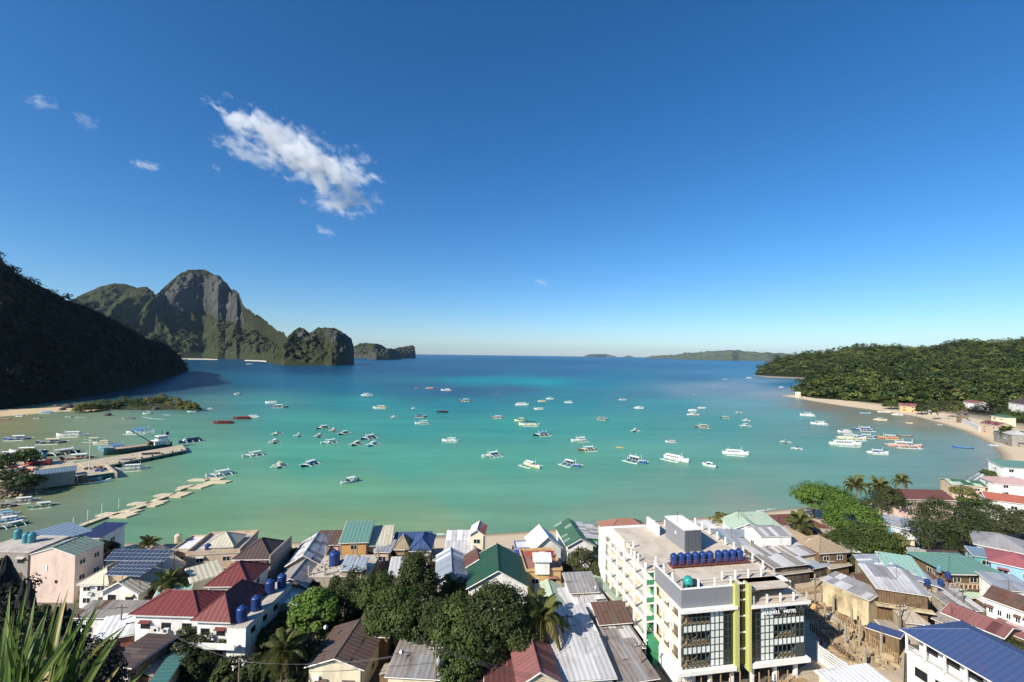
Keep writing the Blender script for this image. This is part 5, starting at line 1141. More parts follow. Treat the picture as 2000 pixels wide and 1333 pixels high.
# ---- middle: pale sheet roofs left of the hotel
house('green gabled roof beside the tall palm', (1052,1186), (1112,1184), 8, 7.0, 'gable', 'palegreen', 'cream', rise=1.2, ridge='y', wins=1, side_wins=0)
house('grey gabled house with a row of windows among pale roofs', (1112,1160), (1172,1157), 6, 8.2, 'shed', 'grey', 'cream', rise=1.2, shed='back', wins=3, side_wins=0)
house('white sheet roof shaded by palm leaves', (1080,1217), (1144,1213), 8, 6.6, 'shed', 'white', 'grey', rise=1.0, shed='back', wins=1, side_wins=0, sheets=True, second='palegrey')
house('pale roof with a dark step in the middle, left of the hotel', (1122,1218), (1208,1208), 10, 6.6, 'shed', 'palegrey', 'white', rise=1.2, shed='back', wins=2, side_wins=0, sheets=True, second='white')
house('low greenish grey strip roof along the hotel side', (1200,1178), (1226,1172), 11, 7.0, 'shed', 'palegreen', 'concrete', rise=.5, shed='left', wins=0, side_wins=0)
house('wide white and grey sheet roof with a dark skylight', (1072,1278), (1184,1266), 11, 6.8, 'shed', 'palegrey', 'white', rise=1.1, shed='back', wins=2, side_wins=0, sheets=True, second='white')
house('lowest white and grey roof right of the faded red gable', (1094,1335), (1206,1326), 9.5, 7.0, 'shed', 'palegrey', 'white', rise=1.2, shed='back', wins=2, side_wins=0, sheets=True, second='white')
house('roof of brown shingles between pale roofs and the hotel', (1170,1222), (1236,1217), 5, 7.2, 'shed', 'rust', 'wood', rise=1.3, shed='back', wins=0, side_wins=0, sheets=True, second='umber')
house('long patched grey roof at the foot of the hotel', (1188,1275), (1262,1266), 11, 6.2, 'shed', 'oldgrey', 'wood', rise=.7, shed='back', wins=1, side_wins=0, sheets=True, second='palegrey')
house('lower patched grey roof at the bottom beside the hotel', (1210,1338), (1290,1326), 9, 6.0, 'shed', 'oldgrey', 'wood', rise=.7, shed='back', wins=1, side_wins=0, sheets=True, second='grey')
# ---- behind the hotel
house('building with large terracotta roof behind the hotel', (1184,1046), (1278,1044), 9, 9.2, 'hip', 'terracotta', 'cream', rise=2.4, wins=3, side_wins=1, cat='building')
house('small mint hut with red gable seen over the hotel terrace', (1218,1052), (1254,1051), 4, 10.0, 'gable', 'terracotta', 'mint', rise=1.0, ridge='y', wins=1, side_wins=0, name='hut', cat='hut')
house('long white gabled building right of the pale spreading tree', (1428,1036), (1500,1040), 9, 8.4, 'gable', 'palegreen', 'white', rise=2.0, ridge='y', wins=0, side_wins=1)
house('pale green roofed house behind the white two storey one', (1468,1032), (1530,1030), 8, 8.8, 'shed', 'palegreen', 'white', rise=1.4, shed='back', wins=1, side_wins=0)
house('blue grey roof strip directly behind the hotel terrace', (1404,1068), (1490,1070), 9, 7.6, 'shed', 'bluegrey', 'white', rise=1.0, shed='back', wins=0, side_wins=0)
house('white two storey house with grey roof and two small windows', (1486,1049), (1549,1047), 7, 11.0, 'gable', 'grey', 'white', rise=.9, ridge='x', over=.2, wins=2, side_wins=1, storeys=2, win_h=1.0)
house('low dark red brown hip roof near the beach behind the palm', (1512,1036), (1624,1034), 11, 7.4, 'hip', 'redbrown', 'yellow', rise=2.2, wins=2, side_wins=1)
house('grey flat roofed shop with brown awning facing the yard', (1510,1110), (1584,1102), 10, 7.6, 'shed', 'palegrey', 'dark', rise=.9, shed='back', wins=0, side_wins=0, name='shop', cat='shop')
house('brown awning below the grey shop roof', (1522,1124), (1588,1116), 3, 6.0, 'shed', 'tan', 'dark', rise=.7, shed='back', wins=0, side_wins=0, name='awning', cat='awning')
house('grey roofed shop behind the yard, farther from the hotel', (1552,1088), (1602,1080), 7, 8.0, 'shed', 'palegrey', 'cream', rise=.8, shed='back', wins=0, side_wins=0, name='shop', cat='shop')
house('long grey roof strip along the right side of the hotel', (1468,1092), (1545,1108), 7, 6.8, 'shed', 'palegrey', 'concrete', rise=.5, shed='back', wins=0, side_wins=0)
house('bamboo hut with wide straw thatch roof and open upper floor', (1600,1082), (1660,1078), 9, 8.6, 'hip', 'thatch', 'wood', rise=2.2, wins=2, side_wins=0, name='hut', cat='hut')
house('steep straw thatch hut between the palm and the wide thatch', (1560,1070), (1606,1066), 8, 8.0, 'gable', 'thatch', 'wood', rise=2.0, ridge='y', wins=0, side_wins=0, name='hut', cat='hut')
house('brown thatch awning below the wide straw roof', (1618,1098), (1656,1092), 3, 6.4, 'shed', 'thatch', 'wood', rise=.9, shed='back', wins=0, side_wins=0, name='awning', cat='awning')
house('lowest brown awning at the yard beneath the wide straw roof', (1622,1112), (1664,1104), 3, 5.4, 'shed', 'tan', 'wood', rise=.7, shed='back', wins=0, side_wins=0, name='awning', cat='awning')
# ---- right of the construction yard
hall = house('long hall with grey roof and rain stained wall beside the yard', (1602,1132), (1698,1174), 5.2, 8.6, 'shed', 'grey', 'stained', rise=.7, shed='back', wins=0, side_wins=0, over=.3, cat='building')
house('wide blue grey roof with white skylight strips behind the long hall', (1700,1128), (1840,1150), 12, 8.0, 'gable', 'bluegrey', 'concrete', rise=1.3, ridge='y', wins=0, side_wins=0, sheets=True, second='white')
house('mint green roof behind the blue grey one', (1735,1118), (1812,1130), 8, 8.6, 'shed', 'mint', 'cream', rise=1.4, shed='back', wins=0, side_wins=0)
hw = house('weathered wooden house with ribbed grey roof and boarded balcony', (1712,1150), (1820,1166), 9, 10.6, 'shed', 'palegrey', 'wood', rise=1.0, shed='back', wins=0, side_wins=0, sheets=True, second='grey')
for i in range(18): MB().box(.5 + (hw['_w'] - 1) * i / 18, .36, hw['_h'] - 2.6, .5 + (hw['_w'] - 1) * (i + .9) / 18, .44, hw['_h'] - .4).build('board', WALL['wood'], hw)
MB().box(-.3, -.9, hw['_h'] - 2.9, hw['_w'] + .2, .42, hw['_h'] - 2.65).build('balcony_slab', WALL['stained'], hw)
house('long grey roofed house right of the mint roof', (1772,1086), (1862,1106), 6, 8.2, 'gable', 'grey', 'cream', rise=1.2, ridge='x', wins=2, side_wins=0)
house('dark brown roofed house below the big dark tree', (1838,1104), (1904,1104), 8, 8.2, 'gable', 'brown', 'wood', rise=1.4, ridge='x', wins=1, side_wins=0)
hv = house('house with broad teal green hip roof and dark veranda', (1852,1122), (1968,1124), 11, 9.2, 'hip', 'teal', 'wood', rise=2.0, over=1.0, wins=3, side_wins=1, storeys=2, wfr=FRAME)
MB().box(-.4, -.7, hv['_h'] - 3.0, hv['_w'] + .4, 1.0, hv['_h'] - 2.8).build('veranda_floor', WALL['wood'], hv)
for i in range(14): MB().box(-.2 + hv['_w'] * i / 13.5, -.6, hv['_h'] - 2.8, .05 + hv['_w'] * i / 13.5, -.5, hv['_h'] - 1.8).build('baluster', WALL['tan'], hv)
MB().box(-.3, -.62, hv['_h'] - 1.8, hv['_w'] + .3, -.46, hv['_h'] - 1.66).build('handrail', WALL['tan'], hv)
house('white house with grey hip roof at the right edge', (1900,1062), (2020,1086), 11, 10.0, 'hip', 'grey', 'white', rise=2.0, wins=3, side_wins=1, over=.8)
house('low pale blue roof in front of the grey hip roof', (1900,1086), (1956,1094), 4, 8.6, 'shed', 'skyblue', 'teal', rise=.9, shed='back', wins=1, side_wins=1)
house('blue and white house with pinkish red roof at the right edge', (1930,1096), (2040,1120), 9, 9.6, 'hip', 'pinkred', 'lightblue', rise=1.6, wins=2, side_wins=1)
house('long low building with faded maroon roof and pale skylights', (1836,1196), (1962,1248), 6.5, 7.4, 'gable', 'fadedred', 'wood', rise=1.0, ridge='x', wins=0, side_wins=0, sheets=True, second='maroon', cat='building')
house('small grey sheet roof below the weathered wooden house', (1818,1208), (1912,1246), 5, 6.6, 'shed', 'oldgrey', 'concrete', rise=.8, shed='back', wins=0, side_wins=0)
house('pale canvas tent roof beside the blue roofed building', (1768,1216), (1818,1222), 5, 7.0, 'hip', 'tan', 'concrete', rise=1.3, wins=0, side_wins=0, name='tent_roof', cat='shelter')
house('white house with rusty brown roof and a row of slim windows at the right edge', (1918,1166), (2040,1210), 8, 10.0, 'gable', 'rust', 'white', rise=1.3, ridge='x', wins=6, side_wins=1, storeys=2, sheets=True, second='umber')
# ---- far right towards the beach
house('white building with green roof nearest the sand at the right edge', (1958,913), (2060,920), 10, 10.0, 'shed', 'teal', 'white', rise=1.4, shed='back', wins=3, side_wins=1, cat='building')
house('white house with pale pink roof below the green roofed building', (1940,944), (2040,952), 9, 9.4, 'hip', 'palepink', 'white', rise=1.6, wins=2, side_wins=1)
house('long house with orange roof and a green strip at the right edge', (1926,976), (2040,990), 8, 8.8, 'gable', 'orange', 'white', rise=1.6, ridge='x', wins=1, side_wins=1)
house('house with patched green roof beside the water at the right', (1858,946), (1930,952), 9, 7.0, 'gable', 'green', 'tan', rise=1.0, ridge='x', wins=2, side_wins=1, sheets=True, second='palegreen')
house('long red roofed building behind the big dark tree', (1748,975), (1868,978), 10, 8.6, 'gable', 'redbrown', 'pinkish', rise=1.8, ridge='x', wins=2, side_wins=1, cat='building')
house('pale blue grey roof between the bright tree and the dark tree', (1722,1024), (1800,1040), 11, 8.2, 'gable', 'bluegrey', 'lightblue', rise=1.4, ridge='x', wins=0, side_wins=1)
house('pale roof peeping out below the pale blue grey one', (1760,1052), (1792,1056), 7, 6.8, 'shed', 'white', 'cream', rise=.8, shed='back', wins=1, side_wins=0)
hd = dict(wins=2, side_wins=1)
house('yellow walled beach house with red roof at the far end of the beach', (1757,793), (1792,795), 11, 7.0, 'gable', 'fadedred', 'yellow', rise=2.4, ridge='x', **hd)
house('brown gabled beach hut by the far beach', (1866,814), (1892,816), 8, 6.0, 'gable', 'brown', 'wood', rise=2.4, ridge='y', **hd)
house('beach house with red roof beside the round dark tree', (1912,826), (1950,832), 10, 8.0, 'gable', 'fadedred', 'tan', rise=2.0, ridge='x', **hd)
house('beach house with wide pale grey roof behind the beach palm', (1938,840), (1975,850), 10, 8.0, 'hip', 'palegrey', 'grey', rise=2.0, **hd)
house('green roofed hut at the right edge above the beach', (1978,846), (2005,852), 8, 7.0, 'gable', 'green', 'white', rise=1.6, ridge='x', **hd)
house('house with green roof behind the round dark tree', (1934,812), (1962,816), 9, 9.0, 'hip', 'green', 'cream', rise=1.6, **hd)
house('large house with dark brown roof on the wooded slope at the right edge', (1968,786), (2040,796), 12, 18, 'hip', 'brown', 'white', rise=4.5, zb=11, **hd)
house('red roofed house half hidden by trees at the wood edge', (1880,785), (1912,789), 9, 12, 'gable', 'fadedred', 'white', rise=2.0, ridge='x', zb=6, **hd)
house('white kiosk with a flat cap on the tip of the wooded point', (1553.5,767), (1563.5,767.5), 5, 7.0, 'flat', 'white', 'cream', zb=1.0, wins=2, side_wins=0, parapet=.3, name='kiosk', cat='kiosk')
house('low white stall tent on the far beach', (1808,803), (1826,805), 5, 4.2, 'gable', 'white', 'white', rise=1.0, ridge='x', wins=1, side_wins=0, name='stall', cat='stall')

house('small grey lean-to between the pale roofs and the round olive tree', (1098,1152), (1120,1150), 5, 6.6, 'shed', 'oldgrey', 'wood', rise=.7, shed='back', wins=1, side_wins=0)
house('rusty little roof beside the hotel wing below the round olive tree', (1150,1142), (1180,1138), 4, 6.2, 'shed', 'rust', 'wood', rise=.7, shed='back', wins=1, side_wins=0)
house('white sheet roof scraps below the grey gable, left of the bright tree', (528,1186), (584,1180), 6, 5.8, 'shed', 'white', 'wood', rise=.6, shed='back', wins=0, side_wins=0, sheets=True, second='oldgrey')
house('pale rusty lean-to under the concrete wall of the unfinished house', (560,1166), (612,1163), 4, 6.2, 'shed', 'palegrey', 'wood', rise=.6, shed='back', wins=1, side_wins=0)
house('mint sheet roof strip left behind the red hipped left wing', (298,1170), (372,1158), 5, 7.2, 'shed', 'mint', 'cream', rise=.7, shed='back', wins=0, side_wins=0)
house('cream sheet roof between the red rear wing and the tan building', (372,1140), (440,1120), 5, 8.4, 'shed', 'cream', 'cream', rise=1.2, shed='back', wins=0, side_wins=0)
house('grey roof above the grey shop, behind the two storey white house', (1536,1046), (1566,1044), 5, 8.0, 'shed', 'grey', 'white', rise=.6, shed='back', wins=1, side_wins=0)
house('small rusty roof among the straw roofs', (1606,1054), (1646,1058), 6, 7.4, 'shed', 'rust', 'wood', rise=.8, shed='back', wins=0, side_wins=0, sheets=True, second='tan')
house('pale sheet roof at the right end of the wide straw roof', (1654,1078), (1682,1080), 5, 7.0, 'shed', 'palegrey', 'wood', rise=.5, shed='back', wins=0, side_wins=0)
house('blue and white striped awning of the shop row by the yard', (1588,1112), (1626,1104), 3, 5.8, 'shed', 'bluegrey', 'dark', rise=.6, shed='back', wins=0, side_wins=0, name='awning', cat='awning')
house('tan sheet roof between the blue grey roof and the mint roof', (1700,1108), (1742,1116), 6, 7.6, 'shed', 'tan', 'concrete', rise=.7, shed='back', wins=0, side_wins=0)
house('low patchwork roof between the wooden house and the green hip roof', (1826,1146), (1882,1152), 6, 6.8, 'shed', 'oldgrey', 'concrete', rise=.6, shed='back', wins=0, side_wins=0, sheets=True, second='rust')
house('pale canopy strip below the dark veranda', (1880,1172), (1938,1164), 3, 5.4, 'shed', 'palegreen', 'wood', rise=.4, shed='back', wins=0, side_wins=0, name='awning', cat='awning')
house('white slanting canopy right of the dark veranda', (1958,1140), (1992,1156), 4, 6.4, 'shed', 'white', 'wood', rise=.4, shed='back', wins=0, side_wins=0, name='awning', cat='awning')
house('wide flat grey roof left of the white house with slim windows', (1858,1190), (1930,1196), 8, 6.4, 'shed', 'oldgrey', 'concrete', rise=.5, shed='back', wins=0, side_wins=0, sheets=True, second='palegrey')
house('faded red roof strip in front of the white house with slim windows', (1930,1222), (2030,1262), 4, 6.6, 'shed', 'fadedred', 'wood', rise=.5, shed='back', wins=0, side_wins=0, sheets=True, second='palepink')
house('blue grey roof behind the rusty roof at the right edge', (1950,1152), (2030,1160), 6, 9.0, 'shed', 'bluegrey', 'white', rise=.9, shed='back', wins=0, side_wins=0)
house('rust and cream roof between the terracotta roof and the hotel', (1184,1062), (1220,1060), 6, 8.0, 'shed', 'rust', 'cream', rise=.8, shed='back', wins=1, side_wins=0)
house('low white roof by the beach left of the pale spreading tree', (1374,1036), (1410,1032), 5, 5.6, 'shed', 'white', 'white', rise=.6, shed='back', wins=1, side_wins=0)
house('grey roofed shed behind the cream roofed beach house', (846,1096), (872,1094), 5, 7.2, 'shed', 'oldgrey', 'wood', rise=.6, shed='back', wins=1, side_wins=0)
for q, lb, mt in (((1731,1134,9.2), 'blue tank standing on the ribbed grey roof of the wooden house', TANKB), ((1811,1138,8.8), 'blue tank at the right end of the blue grey roof', TANKB), ((1851,1124,9.0), 'dark blue tank in front of the green hip roof', TANKB), ((1834,1112,9.2), 'pale steel tank left of the green hip roof', TANKS), ((1837,1138,8.0), 'small blue tank below the dark blue one', TANKB), ((1405,1050,9.0), 'pale blue round tank behind the hotel terrace', TANKT)):
    p = G(*q); t_ = tank((p.x, p.y, p.z - .6), .5, 1.35, lb, mt); sm = MB()
    for dx in (-.4, .4):
        for dy in (-.4, .4): sm.tube([(dx, dy, 0), (dx, dy, 3.2 - p.z)], .05, 4)
    o = sm.box(-.5, -.5, -.08, .5, .5, -.01).build('stand_frame', STEEL, t_); o['kind'] = 'stuff'
# ================================================================== the hotel
def hotel():
    A, Bq = G(1331,1153,18.9), G(1429,1145,18.9); rz = math.atan2(Bq.y - A.y, Bq.x - A.x); z0 = 3.0
    root = thing('hotel', 'big white and grey hotel with yellow fins, glass front and blue rooftop tanks', 'hotel', (A.x, A.y, z0), rz)
    WH = paint('hotel_white', lin((240, 238, 230)), .7, .3, (.45, .42, .36)); BEI = paint('hotel_beige', lin((232, 214, 186)), .8, .35, (.4, .33, .25)); GR = paint('hotel_grey', lin((132, 133, 138)), .6, .2, (.16, .16, .16)); GRD = paint('hotel_dark_grey', lin((92, 96, 102)), .5, .2, (.1, .1, .1)); FIN = paint('hotel_yellow_fin', lin((190, 190, 112)), .6, .35, (.34, .33, .2)); GRN = paint('hotel_green', lin((58, 142, 100)), .7, .3)
    MUL = plain('mullion_dark', lin((62, 76, 74)), .4); PW = plain('pane_white', lin((232, 235, 226)), .25, vary=.08); PD = plain('pane_dark', (.012, .016, .014), .1, spec=.7); INT = paint('hotel_inside', lin((150, 132, 104)), .8, .4); CON = paint('hotel_deck', lin((205, 192, 174)), .9, .7, (.30, .25, .19), .35)
    def bx(name, x0, y0, z0_, x1, y1, z1, m, par=root): return MB().box(x0, y0, z0_, x1, y1, z1).build(name, m, par)
    # volumes
    bx('wall', 2.6, 2.9, 3.8, 20.6, 27.0, 14.9, BEI)
    bx('wall', 3.2, 3.4, -.6, 20.2, 26.5, 3.2, GRD); bx('roof_deck', .06, .06, 14.9, 19.0, 27.2, 15.2, CON)
    for x in (1.2, 5.0, 8.8, 12.4, 16.5, 20.3): bx('column', x, .4, -.5, x + .5, .9, 3.2, WH)
    # white belts above the ground floor and below the parapet
    for (x0, x1, z, t) in ((-.9, 9.0, 3.2, .6), (11.9, 22.2, 3.2, .6), (-.3, 9.2, 12.6, .45), (11.6, 22.3, 12.45, .5)): bx('belt', x0, -.75, z, x1, 3.0, z + t, WH)
    # grey parapets of the main block
    bx('parapet', 0, 0, 13.05, 8.9, .25, 15.9, GR); bx('parapet', 0, .25, 13.05, .25, 8.6, 15.9, GR); bx('parapet_cap', -.08, -.08, 15.9, 8.9, .3, 16.02, WH); bx('parapet_cap', -.08, .3, 15.9, .3, 8.7, 16.02, WH)
    # yellow fins and the glazed stair between them
    bx('fin', 8.85, -.55, 2.9, 9.6, .8, 16.3, FIN); bx('fin', 11.2, -.7, 2.7, 11.62, .8, 16.2, FIN)
    for k in range(5):
        z = 3.5 + k * 2.55; bx('pane', 9.75, .2, z, 11.15, .26, z + 2.3, PD); bx('transom', 9.75, .1, z + 2.3, 11.15, .3, z + 2.5, WH)
    # curtain walls: cells are open balconies (o), frosted panes (w) or dark glass (d)
    def curtain(x0, cols, cw, z0_, rows, rh, fn, vv=.0):
        pw = MB().box(.05, .02, .05, cw - .05, .06, rh - .05).mesh('pane'); ph = MB().box(.05, .02, .05, cw - .05, .06, rh - .05).mesh('pane')
        for i in range(cols):
            for j in range(rows):
                t = fn(i, j)
                if t == 'w': link('pane', pw, PW, root, (x0 + i * cw, vv, z0_ + j * rh))
                elif t == 'd': link('pane', ph, PD, root, (x0 + i * cw, vv, z0_ + j * rh))
        vm = MB().box(-.045, -.06, 0, .045, .06, rows * rh).mesh('mullion'); hm = MB().box(0, -.05, -.04, cols * cw, .05, .04).mesh('transom')
        for i in range(cols + 1): link('mullion', vm, MUL, root, (x0 + i * cw, vv, z0_))
        for j in range(rows + 1): link('transom', hm, MUL, root, (x0, vv, z0_ + j * rh))
    curtain(.25, 11, .772, 3.8, 8, 1.1, lambda i, j: ('w' if j in (2, 5) else 'o') if i < 6 else ('w' if i < 9 else 'd'))
    curtain(12.1, 12, .795, 3.8, 8, 1.08, lambda i, j: 'd' if i < 2 else ('w' if i < 5 else (('w' if j in (2, 5) else 'o') if i < 10 else ('w' if j in (2, 5) else 'd'))))
    # balcony insides
    for (x0, x1) in ((.3, 5.0), (15.9, 20.2)):
        for k, z in enumerate((3.8, 7.05, 10.35)):
            bx('balcony_floor', x0, .2, z - (.12 if k else 0), x1, 2.6, z + .06, INT); bx('balcony_wall', x0, 2.6, z + .06, x1, 2.9, z + 2.95, INT)
            bx('sliding_door', x0 + 1.0, 2.52, z + .1, x1 - 1.2, 2.6, z + 2.2, PD); MB().box(x0 + 1, .9, z + .06, x0 + 1.7, 1.5, z + .5).box(x0 + 1, 1.4, z + .5, x0 + 1.7, 1.5, z + .95).build('chair', INT, root)
    bx('wall', 5.05, .15, 3.8, 9.6, 2.9, 12.6, GRD); bx('wall', 12.0, .15, 3.8, 15.8, 2.9, 12.45, GRD); bx('wall', 20.3, .15, 3.8, 21.6, 12, 12.45, GRD)
    # sign letters
    for (txt, x, z, s) in (('EL', 15.75, 11.75, .52), ('NIDO', 16.7, 11.75, .52), ('SEASHELL', 13.9, 11.05, .70), ('HOTEL', 17.75, 11.05, .70)):
        cu = bpy.data.curves.new('sign_text', 'FONT'); cu.body = txt; cu.size = s; cu.extrude = .05; cu.space_character = 1.08; cu.offset = .012
        cu.resolution_u = 3; to = bpy.data.objects.new('sign_text', cu); COL.objects.link(to); bpy.context.view_layer.update(); me = bpy.data.meshes.new_from_object(to); bpy.data.objects.remove(to); me.materials.clear(); o = link('sign_lettering', me, None, root); o.location = (x, -.22, z); o.rotation_euler = (R(90), 0, 0); me.materials.append(plain('sign_white', (.85, .85, .85), .4))
    # right terrace above the glass front and the room behind it
    bx('terrace_deck', 11.95, -.7, 12.95, 22.2, 3.3, 13.05, CON); bx('wall', 17.2, 3.3, 12.95, 20.6, 3.6, 14.9, WH); bx('wall', 12.0, 3.35, 13.05, 13.0, 3.65, 14.9, GRD); bx('door_opening', 13.0, 3.5, 13.05, 17.2, 3.6, 14.9, PD); bx('canopy_slab', 11.9, 1.9, 14.9, 20.4, 3.3, 15.2, WH)
    def rail(pts, z, posts=True, hgt=1.0, pr=.12):
        for (a, b) in zip(pts, pts[1:]):
            a, b = Vector((a[0], a[1], z)), Vector((b[0], b[1], z)); L = (b - a).length; n = max(1, int(round(L / 2.6)))
            for hh in (hgt * .55, hgt): MB().tube([a + Vector((0, 0, hh)), b + Vector((0, 0, hh))], .03, 4).build('rail', RAILM, root)
            for i in range(n + 1):
                p = a.lerp(b, i / n); MB().box(p.x - pr, p.y - pr, z, p.x + pr, p.y + pr, z + hgt + .3).build('post', WH, root)
    rail([(.15, 8.5), (.15, .15), (8.6, .15)], 16.02); rail([(9.3, 3.4), (19.0, 3.4), (19.0, 26.8)], 15.2, hgt=1.1); rail([(12.2, 3.1), (12.2, -.4), (21.8, -.4), (21.8, 3.1)], 13.05)
    rail([(9.4, 27.0), (19.0, 27.0)], 15.2)
    # balconied left side of the main block
    for z in (3.2, 6.45, 9.75): 
        bx('slab', 0, .85, z, 2.6, 8.6, z + .35, WH); bx('balcony_front', .02, .9, z + .35, .14, 8.5, z + 1.35, BEI)
    for y in (.55, 3.2, 5.8, 8.4): bx('post', -.04, y, 3.2, .3, y + .3, 13.05, WH)
    for y in (1.6, 4.3, 6.9):
        for z in (4.2, 7.5, 10.75): add_window(root, 2.58, y + 1.2, z, 1.2, 1.2, -math.pi / 2, FRAMED)
    bx('slab', 0, .3, 12.7, 2.6, 8.6, 13.05, BEI)
    bx('wall', -.1, 1.0, -.6, 3.0, 8.6, 3.2, WH)
    # left wing with open galleries and green walls
    bx('wall', .8, 8.7, -.6, 2.6, 28.0, 14.9, BEI); bx('wall', -1.75, 27.4, -.6, 9.0, 31.0, 14.2, WH); bx('roof_deck', -1.75, 8.6, 14.9, .06, 17.5, 15.2, CON); bx('roof_deck', -1.75, 17.5, 12.2, 9.0, 27.4, 12.45, CON)
    bx('green_wall', .66, 8.7, 3.4, .79, 14.5, 14.6, GRN); bx('green_block', -1.2, 6.9, -.5, -.15, 9.6, 3.9, GRN)
    for z in (3.0, 6.1, 9.2, 12.2):
        bx('slab', -1.75, 8.6, z, .8, 27.4, z + .32, WH); 
        for hh in (.55, .8, 1.05): MB().tube([(-1.66, 8.9, z + .3 + hh), (-1.66, 27.3, z + .3 + hh)], .035, 4).build('gallery_rail', RAILM, root)
        if z < 12:
            for i in range(6): bx('gallery_door', .7, 9.4 + i * 3.05, z + .33, .79, 10.3 + i * 3.05, z + 2.4, PD if i % 2 else INT)
            for i in range(6): bx('divider', -.6, 11.6 + i * 3.05, z + .33, .78, 11.75 + i * 3.05, z + 2.9, BEI)
        bx('gallery_end', -1.6, 8.62, z + .32, .7, 8.74, z + 1.1, GRN)
    bx('slab', -1.75, 8.6, 14.6, .8, 17.5, 14.9, WH)
    for y in (8.55, 12.9, 17.3, 20.6, 24.0, 27.2): bx('post', -1.85, y, -.5, -1.5, y + .35, 16.4 if y < 18 else 13.6, WH)
    bx('post', .0, 8.55, -.5, .35, 8.9, 14.9, WH)
    rail([(.1, 8.8), (-1.6, 8.8), (-1.6, 17.4), (.1, 17.4)], 15.2); rail([(-1.6, 17.8), (-1.6, 27.0), (8.6, 27.0)], 12.45)
    for i in range(9): MB().box(-1.4 + i * .22, 9.2, 3.4 + i * .33, -1.2 + i * .22, 10.4, 3.7 + i * .33).build('stair_step', GRN, root)
    bx('pool_edge', 1.6, 18.2, 12.45, 8.4, 22.0, 12.9, WALL['mint'])
    # stair tower on the roof
    bx('tower_wall', 8.95, 14.2, 15.2, 12.35, 21.3, 19.2, GR); bx('tower_roof', 8.8, 14.05, 19.2, 12.5, 21.4, 19.45, WH)
    for x in (9.0, 9.75, 10.5, 11.25, 12.0): bx('front_panel', x, 14.1, 15.25, x + (.68 if x < 12 else .33), 14.19, 19.15, GRD)
    bx('white_vent', 8.86, 17.2, 17.4, 8.94, 17.6, 17.9, WH)
    MB().box(9.6, 18, 19.45, 9.65, 18.05, 21.6).build('antenna_mast', RAILM, root)
    bx('side_wall', 7.6, 22, 15.2, 8.0, 27, 17.4, WH)
    return root
HT = hotel()
# blue tanks on a red steel stand
def stand():
    p = local(HT, 2.9, 8.0, 15.2); root = thing('tank_stand', 'long red steel stand under the row of blue tanks on the hotel roof', 'stand', p, HT.rotation_euler.z)
    MB().box(0, -.1, .32, 15.2, 1.7, .42).build('platform', STEEL, root)
    for i in range(9): MB().box(.2 + i * 1.8, 0, 0, .35 + i * 1.8, 1.6, .32).build('bearer', STEEL, root)
    for z in (.9, 1.3):
        for y in (-.1, 1.7): MB().tube([(0, y, z), (15.2, y, z)], .03, 4).build('rail', STEEL, root)
    for i in range(12): MB().tube([(.05 + i * 1.37, -.1, .42), (.05 + i * 1.37, -.1, 1.3)], .03, 4).build('upright', STEEL, root)
stand()
_ord = ('leftmost', 'second', 'third', 'fourth', 'fifth', 'sixth', 'seventh', 'eighth', 'ninth', 'rightmost')
for i in range(10):
    x = 3.75 + i * 1.38 + (.35 if i > 5 else 0)
    tank(local(HT, x, 8.85, 15.62), .64, 1.9, f'{_ord[i]} of ten blue water tanks on the red stand' + (' counted from the left' if 0 < i < 9 else ''), group='blue tanks on the hotel roof')
def machine():
    root = thing('generator', 'teal covered machine near the front left corner of the hotel roof', 'machine', local(HT, 2.3, 1.9, 15.2), HT.rotation_euler.z)
    MB().lathe([(.75, .3), (.85, .8), (.7, 1.4), (.35, 1.75)], 12).build('cover', plain('machine_teal', lin((40, 150, 140)), .4), root, True); MB().box(.3, -.5, 0, 1.6, .6, 1.0).build('engine_block', GRDK, root); MB().box(-.9, -.7, 0, 1.7, .8, .3).build('skid', RAILM, root)
GRDK = plain('machine_dark', lin((50, 58, 70)), .5)
machine()

# ================================================================== construction yard beside the hotel
def yard():
    m, t, b = new_mat('yard_sand'); f1, _ = noise_fac(t, .35, 5, .65, lo=.3, hi=.7); f2, _ = noise_fac(t, 3.0, 5, .7, lo=.3, hi=.7)
    c = mixc(t, f1, (.60, .48, .33), (.44, .36, .26)); c = mixc(t, f2, c, mixc(t, 1.0, c, (.72, .7, .68), 'MULTIPLY')); t.links.new(c, b.inputs['Base Color']); b.inputs['Roughness'].default_value = .95; bump(t, b, f2, .5, .1)
    pts = [G(x, y, 3.12) for x, y in ((1548,1118),(1602,1112),(1640,1165),(1712,1192),(1768,1240),(1762,1420),(1380,1420),(1575,1300))]
    n = 0; mb = MB(); mb.v = [(p.x, p.y, 3.32) for p in pts]; mb.f = [tuple(range(len(pts)))[::-1]]
    tag(mb.build('yard', m), 'sandy construction yard', kind='structure')
yard()
TIM = paint('timber', lin((176, 148, 110)), .85, .5, (.16, .12, .08), 3, vary=.15); TIMD = paint('timber_dark', lin((110, 90, 70)), .9, .5, vary=.15)
def fence(a, b, label, z=3.3, h=1.7, step=.42, mat=TIM, rails=True):
    A, Bq = G(*a, z), G(*b, z); L = (Bq - A).length; root = thing('fence', label, 'fence', A, math.atan2(Bq.y - A.y, Bq.x - A.x), 'fences around the yard'); n = int(L / step); rg = random.Random(int(L * 100))
    for i in range(n + 1):
        hh = h * (.85 + .25 * rg.random()); MB().box(i * step, -.05, -.2, i * step + .14, .05, hh).build('picket', mat, root)
    if rails:
        for zz in (h * .3, h * .8): MB().box(0, .05, zz, L, .11, zz + .1).build('rail', mat, root)
fence((1554,1166), (1608,1158), 'stick fence at the back of the construction yard')
fence((1608,1158), (1654,1194), 'stick fence along the long hall side of the yard')
fence((1632,1210), (1752,1300), 'long stick fence through the middle of the construction yard', h=2.0)
